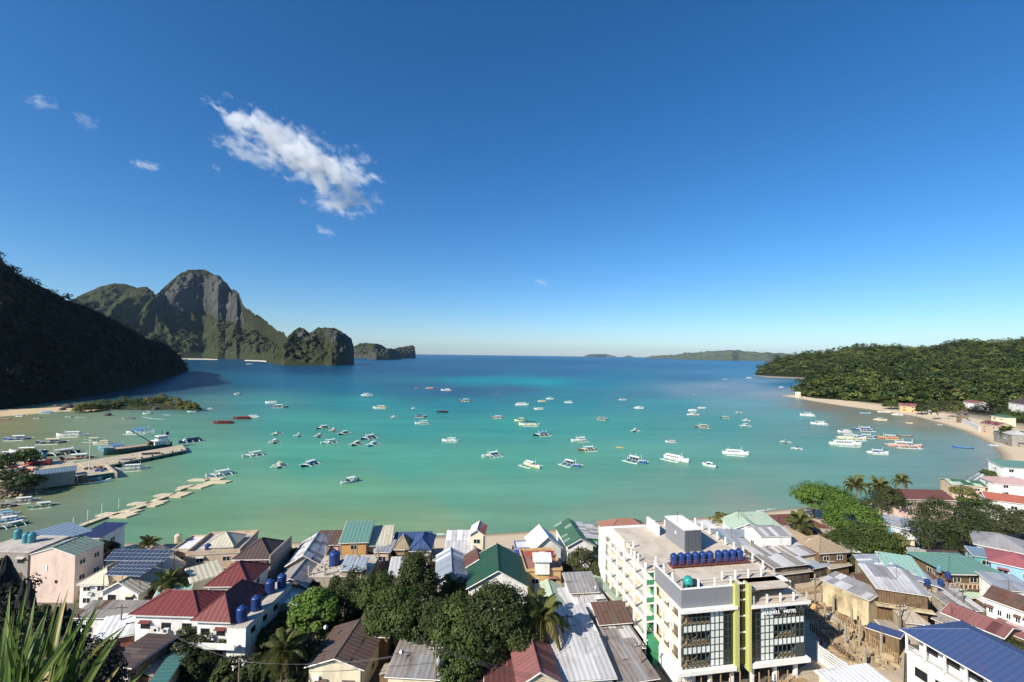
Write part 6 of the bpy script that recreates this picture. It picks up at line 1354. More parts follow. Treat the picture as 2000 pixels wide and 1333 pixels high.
fence((1556,1206), (1640,1196), 'low board fence in front of the sand heap', h=1.3, step=.3, mat=TIMD)
fence((1330,1352), (1548,1338), 'row of poles in front of the hotel ground floor', h=2.6, step=1.6, rails=False)
def gate_wall():
    A, Bq = G(1594,1290,3.3), G(1650,1330,3.3); L = (Bq - A).length; root = thing('boundary_wall', 'white slatted wall right of the hotel entrance', 'wall', A, math.atan2(Bq.y - A.y, Bq.x - A.x))
    MB().box(0, 0, -.2, .3, .3, 3.2).build('post', WALL['white'], root); MB().box(L, 0, -.2, L + .3, .3, 2.9).build('post', WALL['white'], root); MB().box(.3, .1, -.2, L, .25, .7).build('base', WALL['white'], root)
    for i in range(5): MB().box(.3, .1, .85 + i * .42, L, .2, 1.1 + i * .42).build('slat', WALL['white'], root)
gate_wall()
def tarp_shed():
    house('blue tarpaulin roof over a timber store in the yard', (1690,1226), (1736,1222), 2.8, 6.2, 'shed', 'royal', 'wood', rise=.4, shed='right', yaw=-52, wins=0, side_wins=0, name='timber_shed', cat='shed', over=.2, zb=3.3)
    house('rusty sheet roof at the end of the blue tarpaulin', (1738,1240), (1770,1242), 4, 5.6, 'shed', 'tan', 'wood', rise=.4, shed='back', wins=0, side_wins=0, name='timber_shed', cat='shed', over=.2, zb=3.3)
    house('white sheet roof at the bottom edge of the yard', (1634,1350), (1742,1334), 4, 5.4, 'shed', 'white', 'cream', rise=.3, shed='back', wins=0, side_wins=0, zb=3.3, name='shed', cat='shed')
tarp_shed()
def lumber(px, py, n, L, ang, label, mat=TIM):
    p = G(px, py, 3.33); root = thing('lumber_pile', label, 'lumber', p, R(ang), 'lumber in the yard'); rg = random.Random(px)
    for i in range(n): MB().box(-L / 2, 0, 0, L / 2, .22, .09).build('plank', mat, root, False, (rg.uniform(-.4, .4), (i % 5) * .28 + rg.uniform(-.05, .05), (i // 5) * .1))
    for o in root.children: o.rotation_euler = (0, 0, rg.uniform(-.05, .05))
lumber(1640,1232,15,4.5,-40,'pile of pale planks in the sunlit middle of the yard'); lumber(1672,1212,12,5,-35,'pile of planks beside the blue tarpaulin shed',TIMD); lumber(1622,1250,12,4,-50,'loose planks right of the hotel shadow'); lumber(1660,1290,10,3.5,-20,'planks near the bottom of the yard'); lumber(1600,1192,8,3,10,'short planks before the low board fence'); lumber(1560,1340,10,4,12,'planks lying in front of the hotel entrance')
def post_frame(px, py, h, label):
    p = G(px, py, 3.3); root = thing('column_frame', label, 'column', p, .2, 'columns in the yard'); MB().box(-.14, -.14, 0, .14, .14, h * .8).build('concrete_column', WALL['concrete'], root)
    for dx in (-.1, .1):
        for dy in (-.1, .1): MB().tube([(dx, dy, h * .8), (dx, dy, h)], .018, 4).build('rebar', STEEL, root)
for q in ((1576,1196,4.2,'bare column by the sand heap'), (1612,1222,4.6,'bare column left of the pale plank pile'), (1652,1262,5.2,'tall bare column in the middle of the yard'), (1680,1262,5.6,'thick bare column nearest the blue tarpaulin'), (1690,1306,4.4,'bare column near the bottom of the yard'), (1592,1150,4.0,'bare column at the back of the yard')): post_frame(*q)
def sand_heap(px, py, r, h, label, rgb=(196, 158, 104)):
    p = G(px, py, 3.3); rg = np.random.default_rng(px); mb = MB().lathe([(r, -.1), (r * .8, h * .35), (r * .45, h * .75), (.1, h)], 16); mb.v = [(x + rg.normal() * r * .06, y + rg.normal() * r * .06, z) for x, y, z in mb.v]
    tag(link('sand_heap', mb.mesh('sand_heap', True), paint('heap_%d' % px, lin(rgb), .95, .3), None, p), label, 'heap', 'heaps in the yard')
sand_heap(1588,1186,3.2,1.0,'brown sand heap at the back of the yard'); sand_heap(1620,1206,2.2,.9,'grey gravel heap near the low board fence',(170,160,145)); sand_heap(1708,1250,2.8,.8,'pale sand heap below the blue tarpaulin',(214,186,140))

# ------------------------------------------------------------------ people
SKIN = plain('skin', lin((150, 105, 80)), .6); HAIR = plain('hair', lin((25, 20, 18)), .7)
def person(p, yaw, shirt, legs, label, bend=0.0):
    root = thing('person', label, 'person', p, R(yaw)); s = math.sin(bend); c = math.cos(bend)
    sh = lambda x, y, z: (x, y - (z - .9) * s if z > .9 else y, .9 + (z - .9) * c if z > .9 else z)
    me = bpy.data.meshes.new('body'); J = [(0,0,.92),(0,0,1.15),(0,0,1.42),(0,0,1.52),(0,-.01,1.62),(0,-.01,1.72),(-.10,0,.86),(-.11,-.02,.48),(-.11,.02,.07),(-.11,-.14,.04),(.10,0,.86),(.11,.05,.48),(.11,.10,.07),(.11,-.06,.04),(-.19,0,1.40),(-.25,.02,1.13),(-.24,-.08,.88),(-.23,-.12,.79),(.19,0,1.40),(.25,.02,1.13),(.24,-.08,.88),(.23,-.12,.79)]
    E = [(0,1),(1,2),(2,3),(3,4),(4,5),(0,6),(6,7),(7,8),(8,9),(0,10),(10,11),(11,12),(12,13),(2,14),(14,15),(15,16),(16,17),(2,18),(18,19),(19,20),(20,21)]
    RD = [.14,.13,.15,.055,.09,.085,.09,.065,.04,.035,.09,.065,.04,.035,.06,.045,.035,.04,.06,.045,.035,.04]
    me.from_pydata([sh(*j) for j in J], E, []); me.update(); o = link('body', me, SKIN, root); m = o.modifiers.new('skin', 'SKIN')
    for v, r in zip(me.skin_vertices[0].data, RD): v.radius = (r, r)
    me.skin_vertices[0].data[0].use_root = True
    m2 = o.modifiers.new('sub', 'SUBSURF'); m2.levels = 1; m2.render_levels = 1
    t = MB().lathe([(.175, .88), (.165, 1.1), (.185, 1.35), (.12, 1.46)], 10); t.v = [sh(x, y * .72, z) for x, y, z in t.v]; t.build('shirt', shirt, root, True)
    for sx, oy in ((-1, 0), (1, .04)): MB().tube([(sx * .1, 0, .95), (sx * .11, oy, .48), (sx * .11, oy * 2, .14)], [.115, .085, .065], 8).build('trouser_leg', legs, root, True)
    hm = MB().lathe([(.1, 1.66), (.11, 1.72), (.07, 1.8), (.01, 1.815)], 10); hm.v = [sh(x, y, z) for x, y, z in hm.v]; hm.build('hair', HAIR, root, True)
OR = plain('cloth_orange', lin((215, 90, 45)), .8); BLU = plain('cloth_blue', lin((50, 90, 150)), .8); PKC = plain('cloth_pink', lin((200, 60, 110)), .8); REDC = plain('cloth_red', lin((170, 40, 40)), .8); DRK = plain('cloth_dark', lin((40, 42, 50)), .8)
person(G(1612,1280,3.32), 20, OR, BLU, 'person in orange shirt and blue trousers bending in the hotel shadow', .9)
person(G(1549,1166,3.32), 0, PKC, DRK, 'person in a pink shirt standing by the stick fence behind the hotel')
person(G(1659,1206,3.32), 60, DRK, BLU, 'person in dark clothes beside the blue tarpaulin shed')
person(G(1596,1197,3.32), -40, BLU, DRK, 'person in blue working at the brown sand heap', .6)
person(G(1001.5,1078,gz(*G(1001.5,1078,1.2)[:2])), 0, REDC, REDC, 'person in red walking on the beach')
_q = local(HT, 18.8, -5, .3)

# loose sticks, boards and rubble lying about the yard
def debris():
    mb = MB(); rg = np.random.default_rng(77); poly = [(1560,1200),(1608,1165),(1660,1200),(1735,1245),(1745,1310),(1660,1300),(1585,1225)]; Pq = np.array(poly, float); n = 0
    while n < 420:
        x, y = rg.uniform(1555, 1750), rg.uniform(1160, 1320)
        if not inside(np.array([[x, y]]), Pq)[0]: continue
        n += 1; p = G(x, y, 3.34); a = rg.uniform(-.9, .4); L = rg.uniform(.3, 1.9); d = Vector((math.cos(a), math.sin(a), 0)) * L; s = Vector((-math.sin(a), math.cos(a), 0)) * rg.uniform(.04, .16); h = Vector((0, 0, rg.uniform(.05, .5) if rg.random() < .8 else rg.uniform(.5, 1.2)))
        mb.quad(p - s, p + d - s + h * .3, p + d + s + h * .3, p + s); mb.quad(p - s, p - s + h, p + d - s + h, p + d - s); mb.quad(p - s + h, p + s + h, p + d + s + h, p + d - s + h)
    tag(mb.build('debris', paint('debris_mix', lin((176, 156, 124)), .9, .9, (.07, .06, .05), 1.6)), 'boards, sticks and rubble strewn over the construction yard', kind='stuff')
debris()
fence((1582,1232), (1668,1300), 'rough board fence along the shaded side of the yard', h=1.4, step=.5, mat=TIMD)
lumber(1700,1268,12,4,-42,'planks leaning beside the pale sand heap'); lumber(1606,1228,10,3.6,-45,'dark boards at the edge of the hotel shadow',TIMD); lumber(1640,1276,10,3,-30,'short boards in the lower middle of the yard')
for q in ((1628,1200,4.4,'bare column behind the grey gravel heap'), (1664,1232,5.0,'bare column beside the long stick fence'), (1640,1248,4.4,'bare column among the loose planks'), (1722,1280,4.6,'bare column beside the bottom end of the stick fence'), (1604,1180,3.8,'short bare column right of the brown sand heap')): post_frame(*q)
person(G(1604,1262,3.32), 140, PKC, DRK, 'person in pink crouching at the edge of the hotel shadow', .7)
person(G(1690,1240,3.32), 200, OR, DRK, 'person in orange at the end of the blue tarpaulin shed')
# ================================================================== port, pier, jetty and islet on the left
QUAY = paint('quay_concrete', lin((186, 172, 146)), .9, .6, (.2, .17, .13), .3); QWALL = paint('quay_wall', lin((120, 112, 98)), .9, .8, (.05, .06, .05), .4); TEALP = paint('pier_teal', lin((60, 112, 100)), .7, .6, (.05, .07, .06), .6)
def prism(pts, z0, z1):
    mb = MB(); n = len(pts); mb.v = [(p.x, p.y, z0) for p in pts] + [(p.x, p.y, z1) for p in pts]; ar = sum(pts[i].x * pts[(i + 1) % n].y - pts[(i + 1) % n].x * pts[i].y for i in range(n))
    top = tuple(range(n, 2 * n)); mb.f.append(top if ar > 0 else top[::-1])
    for i in range(n): j = (i + 1) % n; mb.f.append((i, j, n + j, n + i) if ar > 0 else (j, i, n + i, n + j))
    return mb
pp = [G(x, y, 1.6) for x, y in ((-330,985),(-60,958),(50,950),(103,944),(160,938),(215,928),(222,921),(206,911),(170,915),(140,901),(60,896),(0,893),(-200,893),(-500,900))]
tag(prism(pp, -3, 1.6).build('quay', QUAY), 'concrete port apron with pale sandy surface', kind='structure')
def pier():
    a0, a1, b0, b1 = G(150,904,1.8), G(356,869,1.8), G(172,917,1.8), G(364,879,1.8)
    root = thing('pier', 'long concrete pier with dark green sides running out from the port', 'pier', (0, 0, 0))
    prism([a0, b0, b1, a1], 1.2, 1.85).build('deck', QUAY, root); prism([a0.lerp(b0, .06), b0.lerp(a0, .03), b1.lerp(a1, .05), a1.lerp(b1, .05)], -3, 1.2).build('side_wall', TEALP, root)
    for i in range(9):
        p = b0.lerp(b1, (i + .5) / 9); MB().lathe([(.35, 1.85), (.35, 2.35), (.45, 2.5)], 8, (p.x - .3, p.y + .4)).build('bollard', FRAMED, root)
        MB().box(p.x - .6, p.y - .35, -.5, p.x + .6, p.y + .02, 1.1).build('fender', GRDK, root)
pier()
def breakwater():
    root = thing('quay_wall', 'green painted quay corner beside the warehouse with a pale rim', 'quay wall', (0, 0, 0)); a, b, c = G(150,944.5,.2), G(222,934,.2), G(206,911,1.6)
    prism([a, b, b + Vector((.3, 1.2, 0)), a + Vector((.3, 1.2, 0))], -2, 2.5).build('wall', TEALP, root); prism([b, b + Vector((1.2, .3, 0)), c + Vector((1.2, 0, 0)), c], -2, 2.6).build('wall', QUAY, root)
breakwater()
house('long grey port warehouse with pale teal roof', (66,929), (150,919), 8, 6.2, 'gable', 'skyblue', 'grey', rise=1.0, ridge='x', wins=0, side_wins=0, zb=1.6, name='warehouse', cat='warehouse', over=.3)
house('tiny yellow and teal hut at the port edge', (74,886), (84,886), 3, 4.6, 'gable', 'blue', 'teal', rise=1.0, ridge='y', wins=1, side_wins=0, zb=1.6, name='hut', cat='hut')
house('dark container shelter at the right end of the warehouse', (150,930), (174,926), 4, 4.2, 'shed', 'grey', 'dark', rise=.3, shed='back', wins=0, side_wins=0, zb=1.6, name='shelter', cat='shelter')
def lorry(px, py, yaw, col, label):
    root = thing('lorry', label, 'lorry', G(px, py, 1.62), R(yaw), 'lorries at the port'); cm = plain('lorry_%d' % px, lin(col), .4)
    cab = MB().box(2.0, -1.1, .6, 3.6, 1.1, 2.6).build('cab', cm, root); MB().box(3.58, -.95, 1.7, 3.63, .95, 2.4).build('windscreen', PANE, cab); MB().box(-3.2, -1.15, .8, 1.9, 1.15, 1.0).build('bed', FRAMED, root)
    for y in (-1.15, 1.05): MB().box(-3.2, y, 1.0, 1.9, y + .1, 1.9).build('side_board', cm, root)
    MB().box(-3.0, -.95, 1.0, 1.7, .95, 2.0).build('load', plain('load_%d' % px, lin((205, 190, 165)), .8), root)
    for x in (2.7, -1.2, -2.4):
        for y in (-1.1, .82): MB().lathe([(.48, 0), (.48, .28)], 12).build('wheel', GRDK, root, False, (x, y + .28, .48)).rotation_euler = (R(90), 0, 0)
lorry(40,917,15,(175,60,50),'red lorry parked on the port apron, left one'); lorry(80,909,20,(150,50,50),'dark red lorry parked nearest the pier'); lorry(20,926,40,(225,222,214),'white lorry on the port apron at the left edge'); lorry(58,922,170,(215,140,120),'pale red lorry beside the warehouse gable')
def crates(px, py, n, label, col):
    root = thing('crate_stack', label, 'crates', G(px, py, 1.62), .2, 'goods on the port apron'); rg = random.Random(px)
    for i in range(n): MB().box(0, 0, 0, 1.1, 1.0, .9).build('crate', plain('crate_%d_%d' % (px, i % 3), lin(np.clip(np.array(col) + rg.randint(-25, 25), 0, 255)), .7), root, False, (rg.uniform(-2, 2) * 1.3, rg.uniform(-1.5, 1.5), .9 * (i % 2) * 0 + 0)).rotation_euler = (0, 0, rg.random())
crates(8,926,7,'sacks and crates scattered at the left end of the port',(205,185,160)); crates(30,930,6,'pale crates on the sand left of the warehouse',(200,175,140)); crates(178,917,6,'cargo crates at the root of the pier',(150,110,80)); crates(195,921,5,'blue and orange goods inside the quay corner',(90,120,170))
def light_mast(px, py, h, label, z=1.6):
    root = thing('light_mast', label, 'lamp post', G(px, py, z)); MB().tube([(0, 0, 0), (0, 0, h)], [.18, .09], 8).build('pole', RAILW, root); MB().box(-1.0, -.1, h - .1, 1.0, .1, h).build('cross_arm', RAILW, root)
    for x in (-.9, .5): MB().box(x, -.35, h - .35, x + .4, .1, h - .12).build('lamp', FRAMED, root)
light_mast(174,919,13,'tall white light mast at the root of the pier')
def ship():
    a, b = G(190,893.5,0), G(327,875,0); L = (b - a).length; yaw = math.atan2((a - b).y, (a - b).x); c = (a + b) / 2
    root = thing('cargo_ship', 'cargo barge with white deckhouse and a long crane boom behind the pier', 'ship', (c.x, c.y + 3.5, 0), yaw); k = L / 36
    hm = MB(); hm.v, hm.f = hull_mesh(36 * k, 7.5, 2.4, 1.6, .4, -1.2, 20, 4); hm.build('hull', BC['deep'], root, True)
    MB().box(-4 * k, -2.6, 2.0, 12 * k, 2.6, 2.9).build('cargo_hatch', paint('hatch', lin((178, 150, 120)), .8, .5), root); MB().box(-15.5 * k, -2.9, 2.0, -7 * k, 2.9, 4.6).build('deckhouse', BC['white'], root)
    u = MB().box(-14.5 * k, -2.3, 4.6, -9 * k, 2.3, 7.0).build('bridge', BC['white'], root); MB().box(-9.02 * k, -2.0, 5.5, -8.93 * k, 2.0, 6.5).build('bridge_window', PANE, u)
    for i in range(5): MB().box((-14 + i * 1.0) * k, 2.28, 5.6, (-13.4 + i * 1.0) * k, 2.34, 6.4).build('side_window', PANE, u)
    for i in range(6): MB().box((-15 + i * 1.3) * k, 2.88, 3.0, (-14.4 + i * 1.3) * k, 2.94, 3.8).build('porthole', PANE, root)
    MB().tube([(-12 * k, 0, 7.0), (-12 * k, 0, 10)], .18, 6).build('mast', FRAMED, root); MB().lathe([(.8, 7.0), (.7, 8.8)], 10, (-15 * k, 0)).build('funnel', GRDK, root)
    dr = MB().lathe([(1.0, -1.2), (1.0, 1.2)], 12).build('winch_drum', STEEL, root, False, (-5.6 * k, 0, 3.6)); dr.rotation_euler = (R(90), 0, 0)
    MB().box(-6.6 * k, -1.2, 2.9, -5 * k, 1.2, 4.4).build('crane_base', BC['brown'], root)
    for y in (-.4, .4): MB().tube([(-5.6 * k, y, 4.2), (4.6 * k, y * .4, 11.5)], .2, 5).build('boom_chord', GRDK, root)
    for i in range(8): f = (i + .5) / 8; MB().tube([((-5.6 + 10.2 * f) * k, -.4 + .24 * f, 4.2 + 7.3 * f), ((-5.6 + 10.2 * (f + .06)) * k, .4 - .24 * f, 4.2 + 7.3 * (f + .06))], .1, 4).build('boom_lacing', GRDK, root)
ship()
# floating jetty of cream pontoons
def jetty():
    A, Bq = G(146,1027,.5), G(436,940,.5); root = thing('floating_jetty', 'long floating jetty of cream pontoons zigzagging out from the shore', 'jetty', (A.x, A.y, 0), 0); d = Vector((Bq.x - A.x, Bq.y - A.y)); L = d.length; d /= L
    PM = paint('pontoon_cream', lin((214, 196, 164)), .85, .4, (.32, .27, .2), 1.2, vary=.05); nx = Vector((1, .06)).normalized()
    def slab(px0, px1, py, dep, name='pontoon'):
        a, b = G(px0, py, .45), G(px1, py, .45); p = [a, b, b + Vector((d.x, d.y, 0)) * dep, a + Vector((d.x, d.y, 0)) * dep]; off = Vector((A.x, A.y, 0)); prism([q - off for q in p], -.15, .45).build(name, PM, root); return p
    def bridge(x0, y0, x1, y1):
        a, b = G(x0, y0, .62), G(x1, y1, .62); s = Vector((1.0, 0, 0)); off = Vector((A.x, A.y, 0)); prism([q - off for q in (a - s, a + s, b + s, b - s)], .3, .62).build('gangway', PM, root)
        n = max(2, int((b - a).length / 2.2))
        for sx in (-1, 1):
            for i in range(n + 1): p = a.lerp(b, i / n) + s * sx * .95 - off; MB().tube([(p.x, p.y, .6), (p.x, p.y, 1.7)], .045, 4).build('rail_post', RAILW, root)
            q0, q1 = a + s * sx * .95 - off, b + s * sx * .95 - off; MB().tube([(q0.x, q0.y, 1.65), (q1.x, q1.y, 1.65)], .04, 4).build('handrail', RAILW, root)
    bridge(152,1028,207,1008); bridge(248,998,288,984); bridge(302,977,330,967); bridge(347,957,376,947)
    for (x0, x1, y, dp) in ((186,223,1007,3.2),(204,247,1010,4.0),(226,262,1001,3.0),(247,283,985.5,3.0),(266,303,988.5,3.6),(285,317,982,2.6),(299,330,968.5,3.2),(318,352,970.5,3.6),(336,365,965,2.6),(346,372,952,2.8),(360,392,953.5,3.4),(378,407,948.5,2.6),(366,400,938.5,3.0),(398,440,943,3.4),(396,430,936,2.6)): slab(x0, x1, y, dp)
    for (x, y) in ((143,1031),(171,1016),(199,1003),(232,993)): p = G(x, y, 0) - Vector((A.x, A.y, 0)); MB().tube([(p.x, p.y, -1), (p.x, p.y, 3.2)], .12, 6).build('mooring_pile', RAILW, root)
jetty()
# islet with bushes, sand strip and boulders
SAND = paint('islet_sand', lin((205, 182, 140)), .9, .3, (.3, .24, .16), .2)
loft('islet_sand', 'sand strip in front of the bushy islet', [(-60,828,801,50),(0,822,800.5,50),(60,818,798.5,50),(120,812,795,48),(170,810,793.5,45),(230,808,793,45),(290,806,793,40),(330,804,796,20)], SAND, 90, 10, 6, prof=lambda u, v: v ** .6, big=(30, .8), small=(6, .4), seed=61)
loft('islet', 'low rocky bank of the bushy islet', [(140,802,799,20),(160,802,795,24),(200,803,792,26),(250,803,790,26),(310,803,788,26),(350,802,790,24),(380,801,795,16),(394,800,799,6)], VEG_ISLET, 90, 20, 8, prof=lambda u, v: v ** .6, big=(20, 1.5), small=(5, .8), seed=62)
def boulder(px, py, r, label, z=0, seed=1):
    rg = np.random.default_rng(seed); p = G(px, py, z); bm_ = MB().lathe([(r * .9, -r * .3), (r, r * .2), (r * .8, r * .6), (r * .45, r * .85), (r * .1, r * .95)], 12); V = np.array(bm_.v); k = 1 + .45 * (fbm(V * 1.1 / r + seed * 7.3, 3, seed) - .5) * 2; V = V * k[:, None]; bm_.v = [tuple(q) for q in V]
    tag(link('boulder', bm_.mesh('boulder'), ROCK, None, p), label, 'boulder', 'boulders round the islet')
ROCK = paint('dark_rock', lin((88, 86, 82)), .95, .7, (.03, .03, .03), .8)
for i, (x, y, r, lb) in enumerate(((112,797,3.4,'dark boulder left of the islet bushes'),(132,799,4.2,'large dark boulder at the left end of the bushes'),(121,802,2.4,'low dark boulder on the sand before the large one'),(211,812,2.6,'dark boulder standing in the water before the islet'),(222,800,2.4,'grey boulder below the middle of the islet bushes'),(303,801,3.0,'dark boulder under the islet bushes, right half'),(388,801,2.8,'dark boulder at the right tip of the islet'))): boulder(x, y, r, lb, 0, i + 3)
# rocks along the port shore near the left edge
rocks = MB(); rg = np.random.default_rng(12)
for i in range(170):
    x = rg.uniform(-40, 100); y = np.interp(x, [-40, 55, 100], [972, 962, 949]) + rg.normal() * 3.5; p = G(x, y, 0); r = rg.uniform(.4, 1.1); sub = MB().lathe([(r, -.4), (r * 1.1, r * .2), (r * .5, r * .7)], 6, (p.x, p.y)); n = len(rocks.v); rocks.v += [(a + rg.normal() * .15, b + rg.normal() * .15, c + .2) for a, b, c in sub.v]; rocks.f += [tuple(n + q for q in f) for f in sub.f]
tag(rocks.build('rubble', paint('rubble_rock', lin((150, 132, 108)), .95, .7, (.08, .07, .05), 1)), 'rocky rubble shore of the port at the left edge', kind='stuff')
# foam lines where small waves break
def foam(pts, w, label, seed):
    rg = np.random.default_rng(seed); P_ = [G(x, y, .05) for x, y in pts]; mb = MB(); n = 40
    for k in range(2):
        prev = None
        for i in range(n + 1):
            t = i / n * (len(P_) - 1); j = min(int(t), len(P_) - 2); p = P_[j].lerp(P_[j + 1], t - j); ww = w * (.15 + .85 * rg.random()) * math.sin(math.pi * min(max(i / n, .02), .98)) ** .5; off = k * w * 1.6 + rg.normal() * w * .12
            cur = ((p.x, p.y + off - ww / 2, .05), (p.x, p.y + off + ww / 2, .09))
            if prev and not (k == 1 and rg.random() < .45): mb.quad(prev[0], cur[0], cur[1], prev[1])
            prev = cur
    tag(mb.build('sea_foam', plain('foam_white', (.8, .8, .78), .8)), label, kind='stuff')
foam([(1455,1003),(1485,999),(1515,994)], .5, 'short white breaker on the beach right of the hotel', 1); foam([(1898,941),(1918,929),(1936,917)], 1.3, 'white breaker at the right corner of the bay', 2); foam([(1872,852),(1885,856),(1898,860)], .7, 'thin white breaker near the curve of the right beach', 3); foam([(1845,831),(1855,834),(1866,838)], .6, 'thin breaker along the right beach', 4); foam([(1910,866),(1922,871),(1935,877)], .7, 'thin breaker at the wet sand of the right beach', 5); foam([(720,1052),(790,1049),(860,1045),(930,1041)], .5, 'thin foam line along the near beach', 6); foam([(276,814),(295,818),(320,820)], .9, 'white wash in front of the islet', 7); foam([(318,810),(330,812)], .8, 'small white wash off the islet sand', 8)
house('long white beach wall above the right beach', (1876,818), (1912,834), 2, 4.2, 'flat', 'white', 'white', wins=0, side_wins=0, parapet=0, door=False, name='beach_wall', cat='wall', over=0)
# ================================================================== trees and palms of the town
tree(620,1194,8.5,5.2,4.4,'bright green leafy tree between the red house and the dark trees',LF_BRIGHT,4200,40,.34,1)
tree(692,1168,7.5,5.0,5.2,'dark rounded tree right behind the bright green one',LF_DEEP,4200,44,.30,2)
tree(662,1166,7,3.8,4.0,'small dark tree squeezed below the unfinished roof',LF_DEEP,2600,30,.28,22)
tree(735,1165,9,4.4,5.0,'dark tree left of the tallest central tree',LF_MID,4200,44,.30,3)
tree(812,1140,12,4.4,6.4,'tall pointed leafy tree standing highest in the centre',LF_DEEP,5600,60,.29,4)
tree(776,1206,9.5,6.0,5.8,'broad dark tree in front of the tall pointed one',LF_MID,6800,66,.31,5)
tree(846,1222,9,5.2,5.0,'wide tree at the lower left of the central grove',LF_DEEP,5600,56,.30,6)
tree(898,1225,9.5,6.0,5.4,'large tree in the middle of the central grove',LF_MID,6800,66,.31,7)
tree(965,1196,12,6.2,5.6,'large round tree at the right of the central grove under the green roof',LF_DEEP,7000,66,.31,8)
tree(1000,1240,9,4.6,5.0,'tree at the right edge of the central grove beside the palm',LF_DEEP,5000,50,.30,9)
tree(905,1285,8,4.6,4.6,'lower tree reaching towards the bottom of the central grove',LF_MID,5000,46,.30,10)
tree(940,1255,8.5,5.0,4.8,'shadowed tree filling the middle of the central grove',LF_DEEP,5000,50,.30,23)
tree(892,1325,6.5,3.4,3.6,'leafy bush at the bottom edge below the grove',LF_MID,3000,30,.30,11)
tree(590,1285,6.5,3.6,3.2,'bush behind the palm at the bottom left of centre',LF_OLIVE,2800,30,.28,12)
tree(362,1262,6.2,4.6,2.6,'wide olive bush below the red roofed house',LF_OLIVE,3600,36,.26,13)
tree(420,1268,5.2,2.8,2.2,'small olive bush beside the white balcony block',LF_OLIVE,2000,24,.26,14)
for i, (x, y, rx, lb) in enumerate(((648,1226,3.4,'low dark bush under the bright green tree'),(700,1222,3.6,'low dark bush behind the rusty gable ridge'),(742,1240,3.2,'dark bush beside the brown lean-to roof'),(556,1222,3.4,'added dark bush filling the shaded gap right of the tank ledge'),(530,1250,3.2,'added dark bush in the shade at the foot of the white side block'),(800,1262,3.4,'dark bush at the foot of the central grove, left'),(1036,1258,3.4,'dark bush at the foot of the tall palm'),(520,1300,3.4,'added dark bush in the shade left of the drooping palm'),(600,1312,3.0,'dark bush right of the drooping palm'),(450,1320,3.0,'dark bush at the bottom edge below the white balconies'),(840,1180,3.6,'dark bush under the small dark palm'),(380,1310,3.2,'dark bush right of the teal green roof strip'))):
    tree(x, y, 4.6, rx, 2.6, lb, LF_DEEP, 2400, 28, .28, 140 + i, group='bushes between the houses', name='bush', lower=-.7)  # bushes beside the red house are added to darken its shaded gap
tree(1139,1104,7.6,5.0,4.2,'round olive tree left of the white hotel wing',LF_OLIVE,5200,60,.24,15,clump_r=.26)
tree(1166,1122,6.5,2.8,3.0,'smaller olive tree against the hotel wing',LF_OLIVE,2400,30,.24,24,clump_r=.28)
tree(205,1082,6.5,3.4,2.8,'dark tree between the blue roofed house and the solar panels',LF_DARKEST,3000,30,.28,16)
tree(196,1066,7,2.2,1.6,'small dark tree under the dark blue roof',LF_DEEP,1500,18,.26,17)
tree(1418,1016,7.5,5.2,1.9,'pale spreading tree beside the beach behind the hotel',LF_YELLOW,2600,34,.26,18,lower=-.1)
tree(1612,980,9.5,10.4,6.8,'large bright green tree at the water right of the hotel',LF_BRIGHT,7600,80,.34,19,clump_r=.28)
tree(1668,1018,9,8.8,6.6,'bright green tree in front of the large one at the water',LF_BRIGHT,6400,66,.33,20,clump_r=.28)
tree(1588,972,8,6.6,4.6,'left lobe tree of the bright green group at the water',LF_BRIGHT,3400,36,.33,25)
tree(1700,1062,7.5,7.4,5.6,'green tree below the bright pair with a bare pole before it',LF_MID,5600,56,.31,21)
tree(1650,1066,6.5,5.6,4.4,'leafy tree behind the straw roofs',LF_MID,3600,40,.30,26)
tree(1662,1098,5,3.0,2.6,'low dark tree right of the lowest awnings',LF_OLIVE,2200,24,.28,27)
tree(1735,974,8,5.6,4.8,'dark green tree under the two beach palms',LF_DEEP,3200,36,.30,28)
tree(1708,995,7,5.4,4.2,'brownish thin tree below the beach palms',LF_OLIVE,2600,34,.26,29)
tree(1748,1062,6,3.4,3.0,'yellow green tree left of the pale roof',LF_YELLOW,2400,28,.30,30)
tree(1852,1018,9.5,11.0,6.8,'big dark feathery tree with pale trunks at the right',LF_DEEP,9000,96,.25,31,clump_r=.24)
tree(1815,1046,8,7.2,5.6,'left part of the dark feathery trees, nearest the pale roof',LF_DEEP,5000,56,.25,32,clump_r=.26)
tree(1898,1048,8,7.6,5.6,'dark feathery tree between the big one and the grey hip roof',LF_DEEP,5400,60,.25,33,clump_r=.26)
tree(1948,1024,8.5,8.6,5.4,'brown green tree beneath the orange roof at the right',LF_OLIVE,6000,66,.26,34,clump_r=.26)
tree(1912,992,9.5,7.0,4.2,'layered green tree left of the orange roof',LF_MID,3800,44,.28,35,clump_r=.26)
tree(2000,1026,9,7.4,5.0,'olive tree cut by the right edge',LF_OLIVE,4200,50,.26,36)
tree(1882,962,7.5,4.4,2.6,'pale green tree top above the dark feathery tree',LF_YELLOW,2200,28,.28,37)
tree(1936,926,5.5,4.6,1.8,'low green bush beside the sand below the green roofed building',LF_MID,2200,28,.3,38)
tree(1990,1170,5.5,3.2,2.2,'small green bush below the pinkish red roof',LF_MID,2000,22,.28,39)
tree(1970,1275,5.5,5.0,2.2,'dry brown bushes behind the blue roof ridge',LF_OLIVE,3000,36,.28,40)
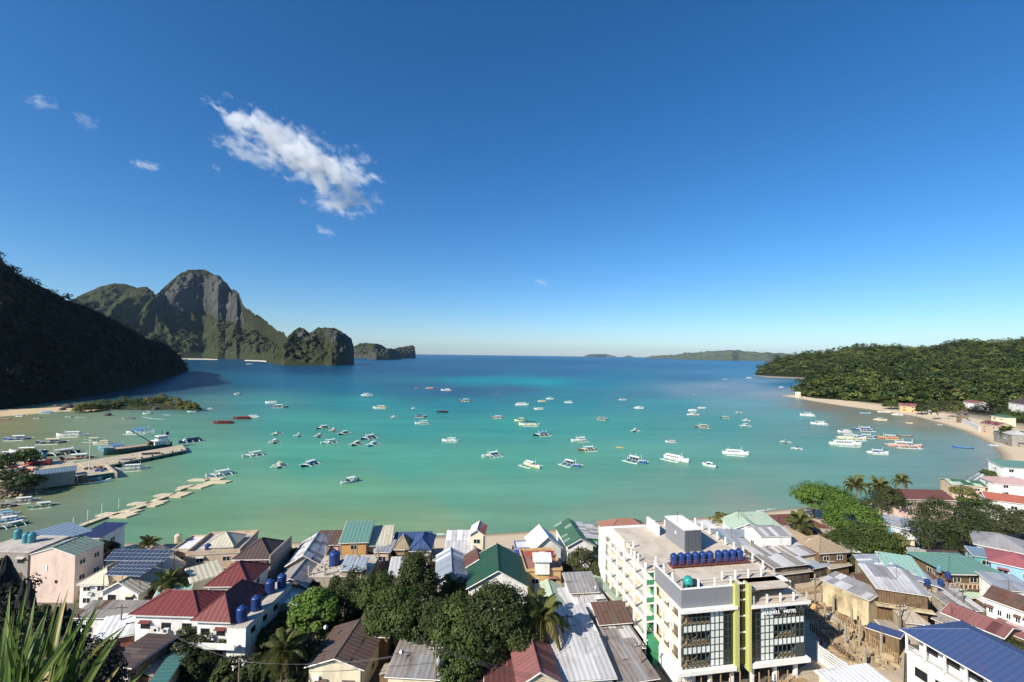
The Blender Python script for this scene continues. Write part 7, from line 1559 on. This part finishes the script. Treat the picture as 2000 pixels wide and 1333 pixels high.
# shore trees along the right beach
for i, (x, y, rx, rz, mt, lb) in enumerate(((1925,800,13,7,LF_DARKEST,'round very dark tree at the back of the right beach'),(1962,808,9,6,LF_DEEP,'dark tree right of the round very dark one'),(1800,797,5,4,LF_DEEP,'dark tree right of the red roofed far beach house'),(1835,793,9,6,LF_OLIVE,'olive tree group behind the far beach'),(1862,792,8,6,LF_OLIVE,'olive tree left of the brown gabled hut'),(1990,815,9,6,LF_MID,'green tree at the right edge above the beach'),(1740,788,7,5,LF_MID,'tree left of the yellow walled beach house'),(1905,782,9,6,LF_MID,'tree beside the half hidden red roof'),(1955,783,8,5,LF_MID,'tree left of the large dark brown roof'),(1978,795,7,5,LF_DEEP,'tree under the large dark brown roof'))):
    tree(x, y + 3, 6 if i != 7 else 10, rx, rz * 1.1, lb, mt, 2600, 40, .5, 60 + i, group='trees behind the right beach')
# bushes on the islet
for i, (x, y, rx, rz, mt, lb) in enumerate(((158,795,5,3.2,LF_YELLOW,'low olive bush at the left end of the islet'),(178,793,5.5,3.6,LF_YELLOW,'olive bush second from the left on the islet'),(200,790,6.5,4.6,LF_MID,'green bush standing over the grey islet boulder'),(228,787,4,2.4,LF_YELLOW,'pale dry bush on the islet skyline'),(246,783,7,5.5,LF_MID,'tall green bush left of the islet middle'),(270,787,5.5,4.5,LF_MID,'green bush in the middle of the islet'),(296,783,6.5,5,LF_YELLOW,'yellowish bush right of the islet middle'),(318,781,7,5.6,LF_YELLOW,'tallest yellowish bush of the islet'),(342,786,6,5,LF_YELLOW,'yellow green bush third from the islet tip'),(360,790,5.5,4.2,LF_YELLOW,'olive bush second from the islet tip'),(376,793,4.4,3.6,LF_YELLOW,'olive bush at the right tip of the islet'))):
    tree(x, y + 3, 3.6, rx * 1.2, rz * 1.25, lb, mt, 2600, 34, .42, 80 + i, group='bushes on the islet', z0=1.0, name='bush', lower=-.7)
for i, (x, y, rx, rz, lb) in enumerate(((50,897,5,4.2,'round tree on the port near the tiny hut'),(4,904,6,4.5,'tree at the left edge of the port'),(18,938,8,3.6,'dark thicket on the port shore at the left edge'),(44,944,5,2.6,'dark bushes on the port shore before the warehouse'))):
    tree(x, y, 4.6, rx, rz, lb, LF_DEEP if i > 1 else LF_MID, 2400, 30, .4, 95 + i, group='trees at the port', z0=1.6)

# coconut palms
def frond_mesh(L, seed, droop=1.0):
    rg = np.random.default_rng(seed); V, F, T = [], [], []; n = 22
    pt = lambda t: np.array([L * t * (1 - .18 * t * t), 0, L * (.42 * t - .78 * droop * t ** 2.2)])
    for i in range(n):
        t0, t1 = i / n, (i + 1) / n; p0, p1 = pt(t0), pt(t1); w = .035 * L * (1 - t0) * .3 + .01
        b = len(V); V += [p0 + [0, -w, 0], p0 + [0, w, 0], p1 + [0, w * .9, 0], p1 + [0, -w * .9, 0]]; F.append((b, b + 1, b + 2, b + 3)); T.append(.75)
        if t0 < .12: continue
        ll = L * .30 * math.sin(math.pi * min(1, t0 * .82 + .14)) ** .7
        for s in (-1, 1):
            for q in (0, .5):
                p = pt(t0 + q / n); dx = ll * .45; e = p + [dx, s * ll * .80, -ll * (.42 + .25 * rg.random()) * (.6 + .6 * droop)]; m = (p + e) / 2 + [0, 0, ll * .12]; ww = np.array([L * .020, 0, .006])
                b = len(V); V += [p - ww, p + ww, m + ww * 1.1, m - ww * 1.1, e]; F += [(b, b + 1, b + 2, b + 3)]; F.append((b + 3, b + 2, b + 4, b + 4)); T += [.3 + .4 * rg.random()] * 2
    V = np.array(V); me = bpy.data.meshes.new('frond'); me.from_pydata([tuple(v) for v in V], [], [f if len(set(f)) == 4 else f[:3] for f in F]); me.update(); add_tint(me, np.array(T)); return me
FRM = [frond_mesh(1.0, i, d) for i, d in enumerate((.55, .8, 1.05, 1.4))]
LF_PALM = leaf_mat('leaf_palm', (0.055, 0.075, 0.02), (0.26, 0.27, 0.095), .42); LF_PALMD = leaf_mat('leaf_palm_dry', (0.12, 0.10, 0.035), (0.32, 0.27, 0.11), .3)
PBARK = paint('palm_bark', lin((140, 124, 104)), .9, .5, (.1, .08, .06), 3)
def palm(px, py, zc, L, label, seed=1, lean=.8, n=22, yellow=.3, z0=None, group=None):
    rg = random.Random(seed); c = G(px, py, zc); z0 = gz(c.x, c.y) if z0 is None else z0; h = zc - z0; a = rg.random() * 6.28
    bx_, by_ = math.cos(a) * lean, math.sin(a) * lean; root = thing('coconut_palm', label, 'palm', (c.x - bx_, c.y - by_, z0), 0, group)
    MB().tube([(0, 0, -.5), (bx_ * .1, by_ * .1, h * .33), (bx_ * .45, by_ * .45, h * .7), (bx_, by_, h)], [.28, .2, .17, .15], 8).build('trunk', PBARK, root, True)
    for i in range(n):
        f = i / n; o = link('frond', FRM[min(3, int(f * 4))], None, root, (bx_, by_, h)); o.scale = (L * (.85 + .3 * rg.random()),) * 3
        o.rotation_euler = (rg.uniform(-.2, .2), -R(58) * (1 - f) + R(18) * f + rg.uniform(-.12, .12), i * 2.399 + rg.uniform(-.2, .2))
        if not o.data.materials: o.data.materials.append(LF_PALM)
        o.material_slots[0].link = 'OBJECT'; o.material_slots[0].material = LF_PALMD if (f > .7 and rg.random() < yellow * 1.6) else LF_PALM
    for i in range(5): t = i * 1.26; MB().lathe([(.02, -.16), (.13, -.05), (.13, .06), (.03, .15)], 8).build('coconut', plain('coconut', lin((150, 110, 50)), .6), root, True, (bx_ + .25 * math.cos(t), by_ + .25 * math.sin(t), h - .2))
    return root
palm(1060,1206,11,4.6,'tall coconut palm with yellow hanging leaves left of the pale roofs',1,.6,24,.6)
palm(1046,1182,10.5,3.6,'second coconut palm crown just behind the tall one beside the grove',9,.6,18,.3)
palm(556,1272,9,3.7,'coconut palm with drooping fronds near the bottom left of centre',2,.5,24,.4)
palm(332,1136,8.5,3.5,'coconut palm right of the solar panels',3,.6,20,.4)
palm(290,1062,7.5,2.8,'small coconut palm at the shore behind the solar panels',4,.3,18,.3)
palm(884,1150,7.5,3.2,'small dark palm at the foot of the house with rusty lower sheets',5,.3,18,.1)
palm(570,1084,7,2.2,'low palm at the beach right of the brown hip roof',6,.3,18,.1)
palm(1564,1024,10,4.6,'coconut palm standing before the dark red brown roof',7,.6,22,.5)
palm(1672,948,12,4.4,'beach palm nearest the bright green tree, left of two',8,.8,20,.3)
palm(1718,950,11.5,4.2,'beach palm over the dark green tree, right of two',10,.8,20,.3)
palm(1763,940,12.5,3.2,'slender beach palm standing alone at the waterline',11,.4,18,.2)
palm(1764,1076,8,3.4,'yellowish palm left of the long grey roof',12,.5,18,.7)
palm(1715,1036,9.5,3.0,'yellow leaved palm inside the green trees',13,.5,18,.8)
palm(1966,842,9,5.0,'beach palm before the wide pale grey roof on the right beach',14,.6,22,.4,group='palms behind the right beach')
palm(1858,800,9,5.0,'feathery palm left of the brown gabled beach hut',16,.5,20,.4,group='palms behind the right beach')
palm(1878,796,10,5.0,'feathery palm behind the brown gabled beach hut',17,.5,20,.3,group='palms behind the right beach')
palm(1825,804,8,4.4,'yellow palm at the white stall tent',18,.5,20,.6,group='palms behind the right beach')

# ================================================================== power poles and wires
def pole(px, py, ztop, label):
    p = G(px, py, ztop); z0 = gz(p.x, p.y); root = thing('power_pole', label, 'pole', (p.x, p.y, z0), 0.1); h = ztop - z0
    MB().tube([(0, 0, -.5), (0, 0, h)], [.16, .11], 8).build('shaft', paint('pole_wood', lin((128, 112, 96)), .9, .5), root); MB().box(-1.0, -.06, h - .5, 1.0, .06, h - .38).build('cross_arm', FRAMED, root)
    for x in (-.9, -.4, .4, .9): MB().lathe([(.06, 0), (.07, .1), (.03, .18)], 8).build('insulator', RAILW, root, False, (x, 0, h - .38))
    return Vector((p.x, p.y, ztop - .3))
k1 = pole(852,1262,12,'wooden power pole at the bottom centre before the grove'); MBX = thing('transformer', 'grey drum transformer on the bottom centre power pole', 'transformer', (k1.x + .4, k1.y - .2, k1.z - 2.4)); MB().lathe([(.32, 0), (.34, .5), (.32, 1.0)], 12).build('drum', plain('transformer_grey', lin((150, 152, 150)), .5), MBX, True); MB().lathe([(.07, 1.0), (.05, 1.25)], 8).build('bushing', RAILW, MBX)
k2 = pole(468,1288,10,'power pole tangled with wires before the white balcony block'); k3 = pole(238,1182,9.5,'thin dark pole beside the red roofed house'); k4 = pole(1252,1256,9.5,'leaning pole on the patched grey roof beside the hotel'); k5 = pole(1677,1018,12,'bare grey pole before the green trees at the right')
def wire(a, b, sag, label):
    a, b = Vector(a), Vector(b); pts = []
    for i in range(13): t = i / 12; p = a.lerp(b, t); p.z -= sag * 4 * t * (1 - t); pts.append(p)
    tag(MB().tube(pts, .018, 4).build('power_line', plain('wire', lin((70, 70, 72)), .5)), label, 'wire', 'power lines across the town')
for i in range(3): wire(k2 + Vector((-.6 + i * .6, 0, 0)), k1 + Vector((-.6 + i * .6, 0, 0)), 1.2, ('left', 'middle', 'right')[i] + ' power line between the two bottom poles')
for i in range(3): wire(k1 + Vector((-.6 + i * .6, 0, 0)), G(1340, 1372 - i * 8, 9), 1.4, ('left', 'middle', 'right')[i] + ' power line from the bottom centre pole towards the hotel')
for i in range(2): wire(k3 + Vector((i * .4, 0, 0)), k2 + Vector((i * .4, 0, 0)), .9, ('upper', 'lower')[i] + ' power line running from the thin dark pole')
wire(k3, G(60, 1160, 9), .6, 'power line from the thin dark pole towards the pale pink house')
k6 = pole(1108,1200,9.5,'power pole among the pale roofs left of the hotel'); k7 = pole(742,1132,9.5,'power pole behind the dark trees near the beach houses'); k8 = pole(1592,1128,9.5,'power pole at the shops behind the yard'); k9 = pole(1758,1180,10,'power pole between the wooden house and the faded maroon roof'); k10 = pole(1880,1150,9.5,'power pole before the dark veranda')
for i in range(2): wire(k7 + Vector((i * .5, 0, 0)), k6 + Vector((i * .5, 0, 0)), 1.2, ('upper', 'lower')[i] + ' power line over the dark green roof'); wire(k6 + Vector((i * .5, 0, 0)), k4 + Vector((i * .5, 0, 0)), .8, ('upper', 'lower')[i] + ' power line down to the leaning pole by the hotel'); wire(k8 + Vector((i * .5, 0, 0)), k9 + Vector((i * .5, 0, 0)), 1.2, ('upper', 'lower')[i] + ' power line over the long hall'); wire(k9 + Vector((i * .5, 0, 0)), k10 + Vector((i * .5, 0, 0)), .8, ('upper', 'lower')[i] + ' power line to the pole before the veranda')
wire(k5, k8, 1.0, 'power line from the bare grey pole to the shops'); wire(k10, G(2030, 1130, 9), .6, 'power line running off the right edge'); wire(k7, k3, 1.6, 'long power line above the red roofs'); wire(G(1300, 1330, 8), G(1650, 1300, 6.5), 1.0, 'wire hanging before the hotel ground floor'); wire(G(1300, 1345, 8), G(1760, 1345, 7.5), 1.3, 'lower wire before the hotel entrance')
def dish(px, py, z, label):
    root = thing('satellite_dish', label, 'satellite dish', G(px, py, z), .5); MB().lathe([(.02, 0), (.22, .05), (.36, .13)], 14).build('bowl', RAILW, root, True, (0, 0, .5)).rotation_euler = (R(50), 0, 0); MB().tube([(0, 0, -.2), (0, 0, .55)], .03, 5).build('stem', FRAMED, root)
dish(784,1281,8.1,'white satellite dish on the weathered grey roof at the bottom centre'); dish(1164,1153,8.6,'white satellite dish on the grey gabled house left of the hotel'); dish(636,1232,9.0,'pale satellite dish on the rusty gable house')
# clutter on the terrace of the yellow brown house
for i, (x, y, z, lb, mt) in enumerate(((2.0, 3.0, .0, 'blue drum on the cluttered terrace, left one', TANKT), (3.0, 3.6, .0, 'blue drum on the cluttered terrace, right one', TANKT))): tank(local(hy, x + 2, y, hy['_h'] + .2), .45, 1.3, lb, mt)
for i, (x, col, lb) in enumerate(((.8, (180, 90, 80), 'red cloth hanging on the cluttered terrace'), (3.6, (225, 222, 215), 'white cloth hanging on the cluttered terrace'), (5.6, (150, 60, 90), 'purple cloth hanging on the cluttered terrace'))):
    root = thing('laundry', lb, 'laundry', local(hy, x, 5.5, hy['_h'] + .2), hy.rotation_euler.z); MB().box(0, -.02, .5, 1.4, .02, 1.6).build('cloth', plain('laundry_%d' % i, lin(col), .9), root); MB().tube([(-.2, 0, 1.62), (1.6, 0, 1.62)], .02, 4).build('line', FRAMED, root)
    for xx in (-.2, 1.6): MB().tube([(xx, 0, 0), (xx, 0, 1.62)], .03, 4).build('line_post', FRAMED, root)
rub = MB(); rg = np.random.default_rng(5)
for i in range(120):
    x, y, z = local(hc, rg.uniform(.5, hc['_w'] - .5), rg.uniform(.5, hc['_d'] - .5), hc['_h'] + .2); s = rg.uniform(.1, .35); rub.box(x - s, y - s * .7, z, x + s, y + s * .7, z + s)
tag(rub.build('rubble', paint('roof_rubble', lin((190, 176, 155)), .9, .5)), 'rubble and bricks on the unfinished concrete roof', kind='stuff')

# ================================================================== blue roofed building at the bottom right
def blue_building():
    L0, L1 = G(1757,1229,11.5), G(1942,1335,11.5); u = L1 - L0; w = math.hypot(u.x, u.y) * 1.6; rz = math.atan2(u.y, u.x)
    root = thing('building', 'white building with broad blue roof and open balcony at the bottom right corner', 'building', (L0.x, L0.y, 3.2), rz); h = 8.3; d = 13.0
    e = [(0, 0, h), (w, 0, h), (w, d, h), (0, d, h)]; k = 5.2; r0_, r1_ = (k, d / 2, h + 2.3), (w - k, d / 2, h + 2.3)
    mb = MB()
    for poly in ([e[0], e[1], r1_, r0_], [e[2], e[3], r0_, r1_], [e[3], e[0], r0_], [e[1], e[2], r1_]):
        for q in slope_pieces(poly[0], poly[1], poly)[0]: mb.quad(*q)
    mb.build('roof', ROOF['royal'], root)
    for p, q in ((e[0], r0_), (e[3], r0_), (r0_, r1_)): MB().tube([Vector(p) + Vector((0, 0, .06)), Vector(q) + Vector((0, 0, .06))], .12, 5).build('ridge_cap', ROOF['royal'], root)
    for a, b in ((e[0], e[1]), (e[3], e[0])): MB().tube([Vector(a) - Vector((0, 0, .08)), Vector(b) - Vector((0, 0, .08))], .1, 4).build('fascia', FASC, root)
    W1 = WALL['white']; MB().box(1.0, 2.6, -.6, w, d - 1, h).build('wall', W1, root); MB().box(.7, .5, -.6, w, 2.6, 4.9).build('wall', W1, root); MB().box(.5, .3, 4.9, w, 2.6, 5.15).build('balcony_slab', W1, root)
    MB().box(.55, .35, 5.15, w, .5, 5.5).build('balcony_kerb', W1, root)
    for i in range(9): MB().box(.6 + i * 2.7, .35, 5.15, .85 + i * 2.7, .6, h).build('post', W1, root)
    for z in (5.75, 6.0, 6.3): MB().box(.6, .4, z, w, .46, z + .06).build('rail', RAILW, root)
    for i in range(7): add_window(root, 1.9 + i * 2.9, .5, 2.2, 1.8, 1.4, 0, FRAMED); add_window(root, 1.9 + i * 2.9, 2.6, 5.7, 1.8, 1.9, 0, FRAMED)
    for i in range(3): add_window(root, 1.0 if i else .7, 5.5 + i * 2.6, 5.4, 1.4, 1.3, -math.pi / 2, FRAMED)
    MB().box(.62, 1.0, 2.0, .7, 2.0, 3.6).build('window_shutter', GRDK, root)
blue_building()

# ================================================================== foreground: limestone pinnacles and sword-leaved plant
def crag(pts, label, seed, sc=1.0):
    """jagged limestone pinnacles standing near the viewpoint"""
    rg = np.random.default_rng(seed); mb = MB()
    for (px, py, Y, r, dn) in pts:
        top = P(px, py, Y); n = 34; prof = []
        for i in range(n): t = 1 - (1 - i / (n - 1)) ** 1.6; prof.append((r * (1 - t) ** .62 + .015, -dn * (1 - t)))
        b = len(mb.v); mb.lathe(prof, 26); V = np.array(mb.v[b:]); hh = np.clip(-V[:, 2] / dn * 5, 0, 1)
        ph = fbm(np.c_[V[:, :2] * 3.2, V[:, 2:] * 1.5] / sc + seed + px * .1, 5, seed) - .5; rg2 = np.abs(fbm(np.c_[V[:, :2] * 5.5, V[:, 2:] * 1.1] + px * .37, 3, seed + 4) - .5) * 2
        V[:, :2] *= (1 + 1.9 * ph - .55 * rg2)[:, None]; V[:, 2] += ((fbm(V * 4.5 / sc + 5, 4, seed + 2) - .5) * .75 - rg2 * .3) * sc * hh; mb.v[b:] = [tuple(q) for q in V + np.array(top)]
    return tag(mb.build('limestone_crag', CRAG), label, 'rock', 'dark crags by the viewpoint')
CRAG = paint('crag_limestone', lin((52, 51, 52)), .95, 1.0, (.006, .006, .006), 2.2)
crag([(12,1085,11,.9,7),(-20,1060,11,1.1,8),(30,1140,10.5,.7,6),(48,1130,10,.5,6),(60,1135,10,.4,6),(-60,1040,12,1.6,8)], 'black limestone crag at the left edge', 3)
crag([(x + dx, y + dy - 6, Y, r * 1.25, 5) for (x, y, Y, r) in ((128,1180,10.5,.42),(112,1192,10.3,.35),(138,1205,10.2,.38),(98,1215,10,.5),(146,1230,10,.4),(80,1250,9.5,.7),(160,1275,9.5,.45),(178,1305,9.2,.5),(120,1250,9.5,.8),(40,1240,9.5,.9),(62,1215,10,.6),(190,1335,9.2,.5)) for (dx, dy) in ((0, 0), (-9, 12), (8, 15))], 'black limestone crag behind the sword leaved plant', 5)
def shelf():
    na, nr = 90, 60; ang = np.linspace(-math.pi, math.pi, na); rad = np.concatenate([[0], np.exp(np.linspace(math.log(.4), math.log(46), nr - 1))]); A, D = np.meshgrid(ang, rad); X, Y = D * np.sin(A), D * np.cos(A)
    z = np.interp(D, [0, 1.2, 3, 10, 30, 46], [52.6, 52.2, 48.5, 33, 8, 1]); left = np.clip(-X / 6, 0, 1) * np.clip(1 - D / 16, 0, 1); z = z + left * np.clip((52 - z) * .35, 0, 3)
    W = np.stack([X, Y, z], -1).reshape(-1, 3); nz = fbm(W * .5, 4, 9) - .5; W[:, 2] += nz * 1.6 * np.clip(D.ravel() / 3, .1, 1)
    idx = np.arange(na * nr).reshape(nr, na); F = np.stack([idx[:-1, :-1], idx[1:, :-1], idx[1:, 1:], idx[:-1, 1:]], -1).reshape(-1, 4)[:, ::-1]
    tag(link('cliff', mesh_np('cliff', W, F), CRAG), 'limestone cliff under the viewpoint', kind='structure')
shelf()
def sword_plant():
    base = P(20,1440,3.6); root = thing('sword_leaved_plant', 'spiky plant of long green sword leaves in the bottom left corner', 'plant', base); rg = random.Random(4)
    lm = []
    m = bpy.data.materials.new('sword_leaf'); m.use_nodes = True; t = m.node_tree; b = t.nodes['Principled BSDF']; out = t.nodes['Material Output']
    f1, _ = noise_fac(t, 3, 4, .6, (14, 1, 1), lo=.3, hi=.7); f2, _ = noise_fac(t, 2.0, 3, .6, lo=.35, hi=.7); c = mixc(t, f1, (.035, .075, .012), (.085, .155, .028)); c = mixc(t, f2, c, (.17, .21, .05)); c = rnd_val(t, c, .3); t.links.new(c, b.inputs['Base Color']); b.inputs['Roughness'].default_value = .42
    tr = nd(t, 'ShaderNodeBsdfTranslucent'); t.links.new(c, tr.inputs['Color']); ms = nd(t, 'ShaderNodeMixShader'); ms.inputs[0].default_value = .3; t.links.new(b.outputs[0], ms.inputs[1]); t.links.new(tr.outputs[0], ms.inputs[2]); t.links.new(ms.outputs[0], out.inputs['Surface'])
    dry = plain('sword_leaf_dry', (.32, .25, .11), .7)
    def leaf(p0, p1, w, bend, mat):
        a, e = P(*p0) - base, P(*p1) - base; mb = MB(); n = 12; dirv = (e - a).normalized(); side = dirv.cross(Vector((rg.uniform(-.4, .4), -1, .4))).normalized(); nrm = side.cross(dirv).normalized(); prev = None
        for i in range(n + 1):
            tt = i / n; p = a.lerp(e, tt) + Vector((0, 0, bend * math.sin(math.pi * tt) * (e - a).length)); ww = w * (min(1, .55 + tt * 1.6) if tt < .3 else (1 - ((tt - .3) / .7) ** 1.9)) + .001; cur = (p - side * ww + nrm * ww * .35, p, p + side * ww + nrm * ww * .35)
            if prev: mb.quad(prev[0], cur[0], cur[1], prev[1]); mb.quad(prev[1], cur[1], cur[2], prev[2])
            prev = cur
        mb.build('leaf', mat, root, True)
    tips = [(20,1150,3.4,30),(54,1138,3.3,30),(28,1195,3.2,10),(118,1156,3.5,80),(66,1225,3.0,30),(95,1180,3.4,60),(84,1245,3.2,60),(121,1170,3.6,90),(134,1149,3.9,100,1),(152,1165,3.7,120),(190,1178,3.6,130),(199,1186,3.4,120),(150,1172,3.9,110,1),(127,1177,4.0,110),(246,1222,3.2,150),(200,1164,3.5,140),(170,1225,3.6,120),(60,1205,3.4,20),(10,1250,3.2,10),(0,1200,3.5,0),(88,1248,3.1,70),(57,1290,2.9,60),(45,1262,3.0,45),(110,1290,2.9,110),(130,1300,2.9,120),(84,1320,2.8,90),(295,1299,3.3,220),(246,1222,3.3,170),(104,1294,2.8,100,1),(240,1295,3.3,200,1),(30,1305,2.9,30),(12,1290,3.0,10),(70,1160,3.6,45),(40,1230,3.1,35),(148,1250,3.2,110),(175,1205,3.4,110),(98,1225,3.2,75),(20,1225,3.2,15),(222,1245,3.4,150)]
    for k in range(26): tips.append((rg.uniform(-30, 200), rg.uniform(1180, 1310), rg.uniform(2.9, 3.8), rg.uniform(-10, 130)))
    for q in tips:
        tx, ty, Y, rx = q[:4]; y0 = 1440 + rg.uniform(-20, 70)
        leaf((rx * .75 - 15 + rg.uniform(-12, 12), y0, 3.3 + rg.uniform(-.3, .3)), (tx, ty, Y), .019 + .010 * rg.random(), .05 + .05 * rg.random() if tx > 180 else .02, dry if len(q) > 4 else m)
sword_plant()
# dark shrubs among the crags
for i, (x, y, Y, rx, lb) in enumerate(((66,1206,9.8,.22,'small leafy shrub on the crag before the pink house'),(150,1330,9.4,.8,'black shrub on the crag right of the sword plant'),(100,1285,9.8,.65,'black shrub between the crag tops'),(182,1345,9.6,.55,'dark shrub at the right foot of the crag'),(6,1190,10.2,.6,'black shrub on the crag at the left edge'),(60,1270,9.6,.8,'black shrub behind the middle of the sword plant'),(24,1240,10,.6,'black shrub under the left crag'))):
    c = P(x, y, Y); rng = np.random.default_rng(200 + i); C, N, k, cc, tk = crown_pts((rx, rx, rx * .9), 22, 2400, rng); V = quads_at(C, N, .035 * (.6 + .8 * rng.random(2400)), rng) ; m = mesh_np('shrub', V, np.arange(len(V)).reshape(-1, 4)); add_tint(m, .2 + .5 * rng.random(2400))
    root = thing('shrub', lb, 'shrub', c, 0, 'shrubs on the crags'); link('foliage', m, LF_OLIVE if i == 0 else LF_DARKEST, root); MB().tube([(0, 0, -rx * 1.4), (0, 0, rx * .3)], [.06, .03], 6).build('stem', BARK, root)
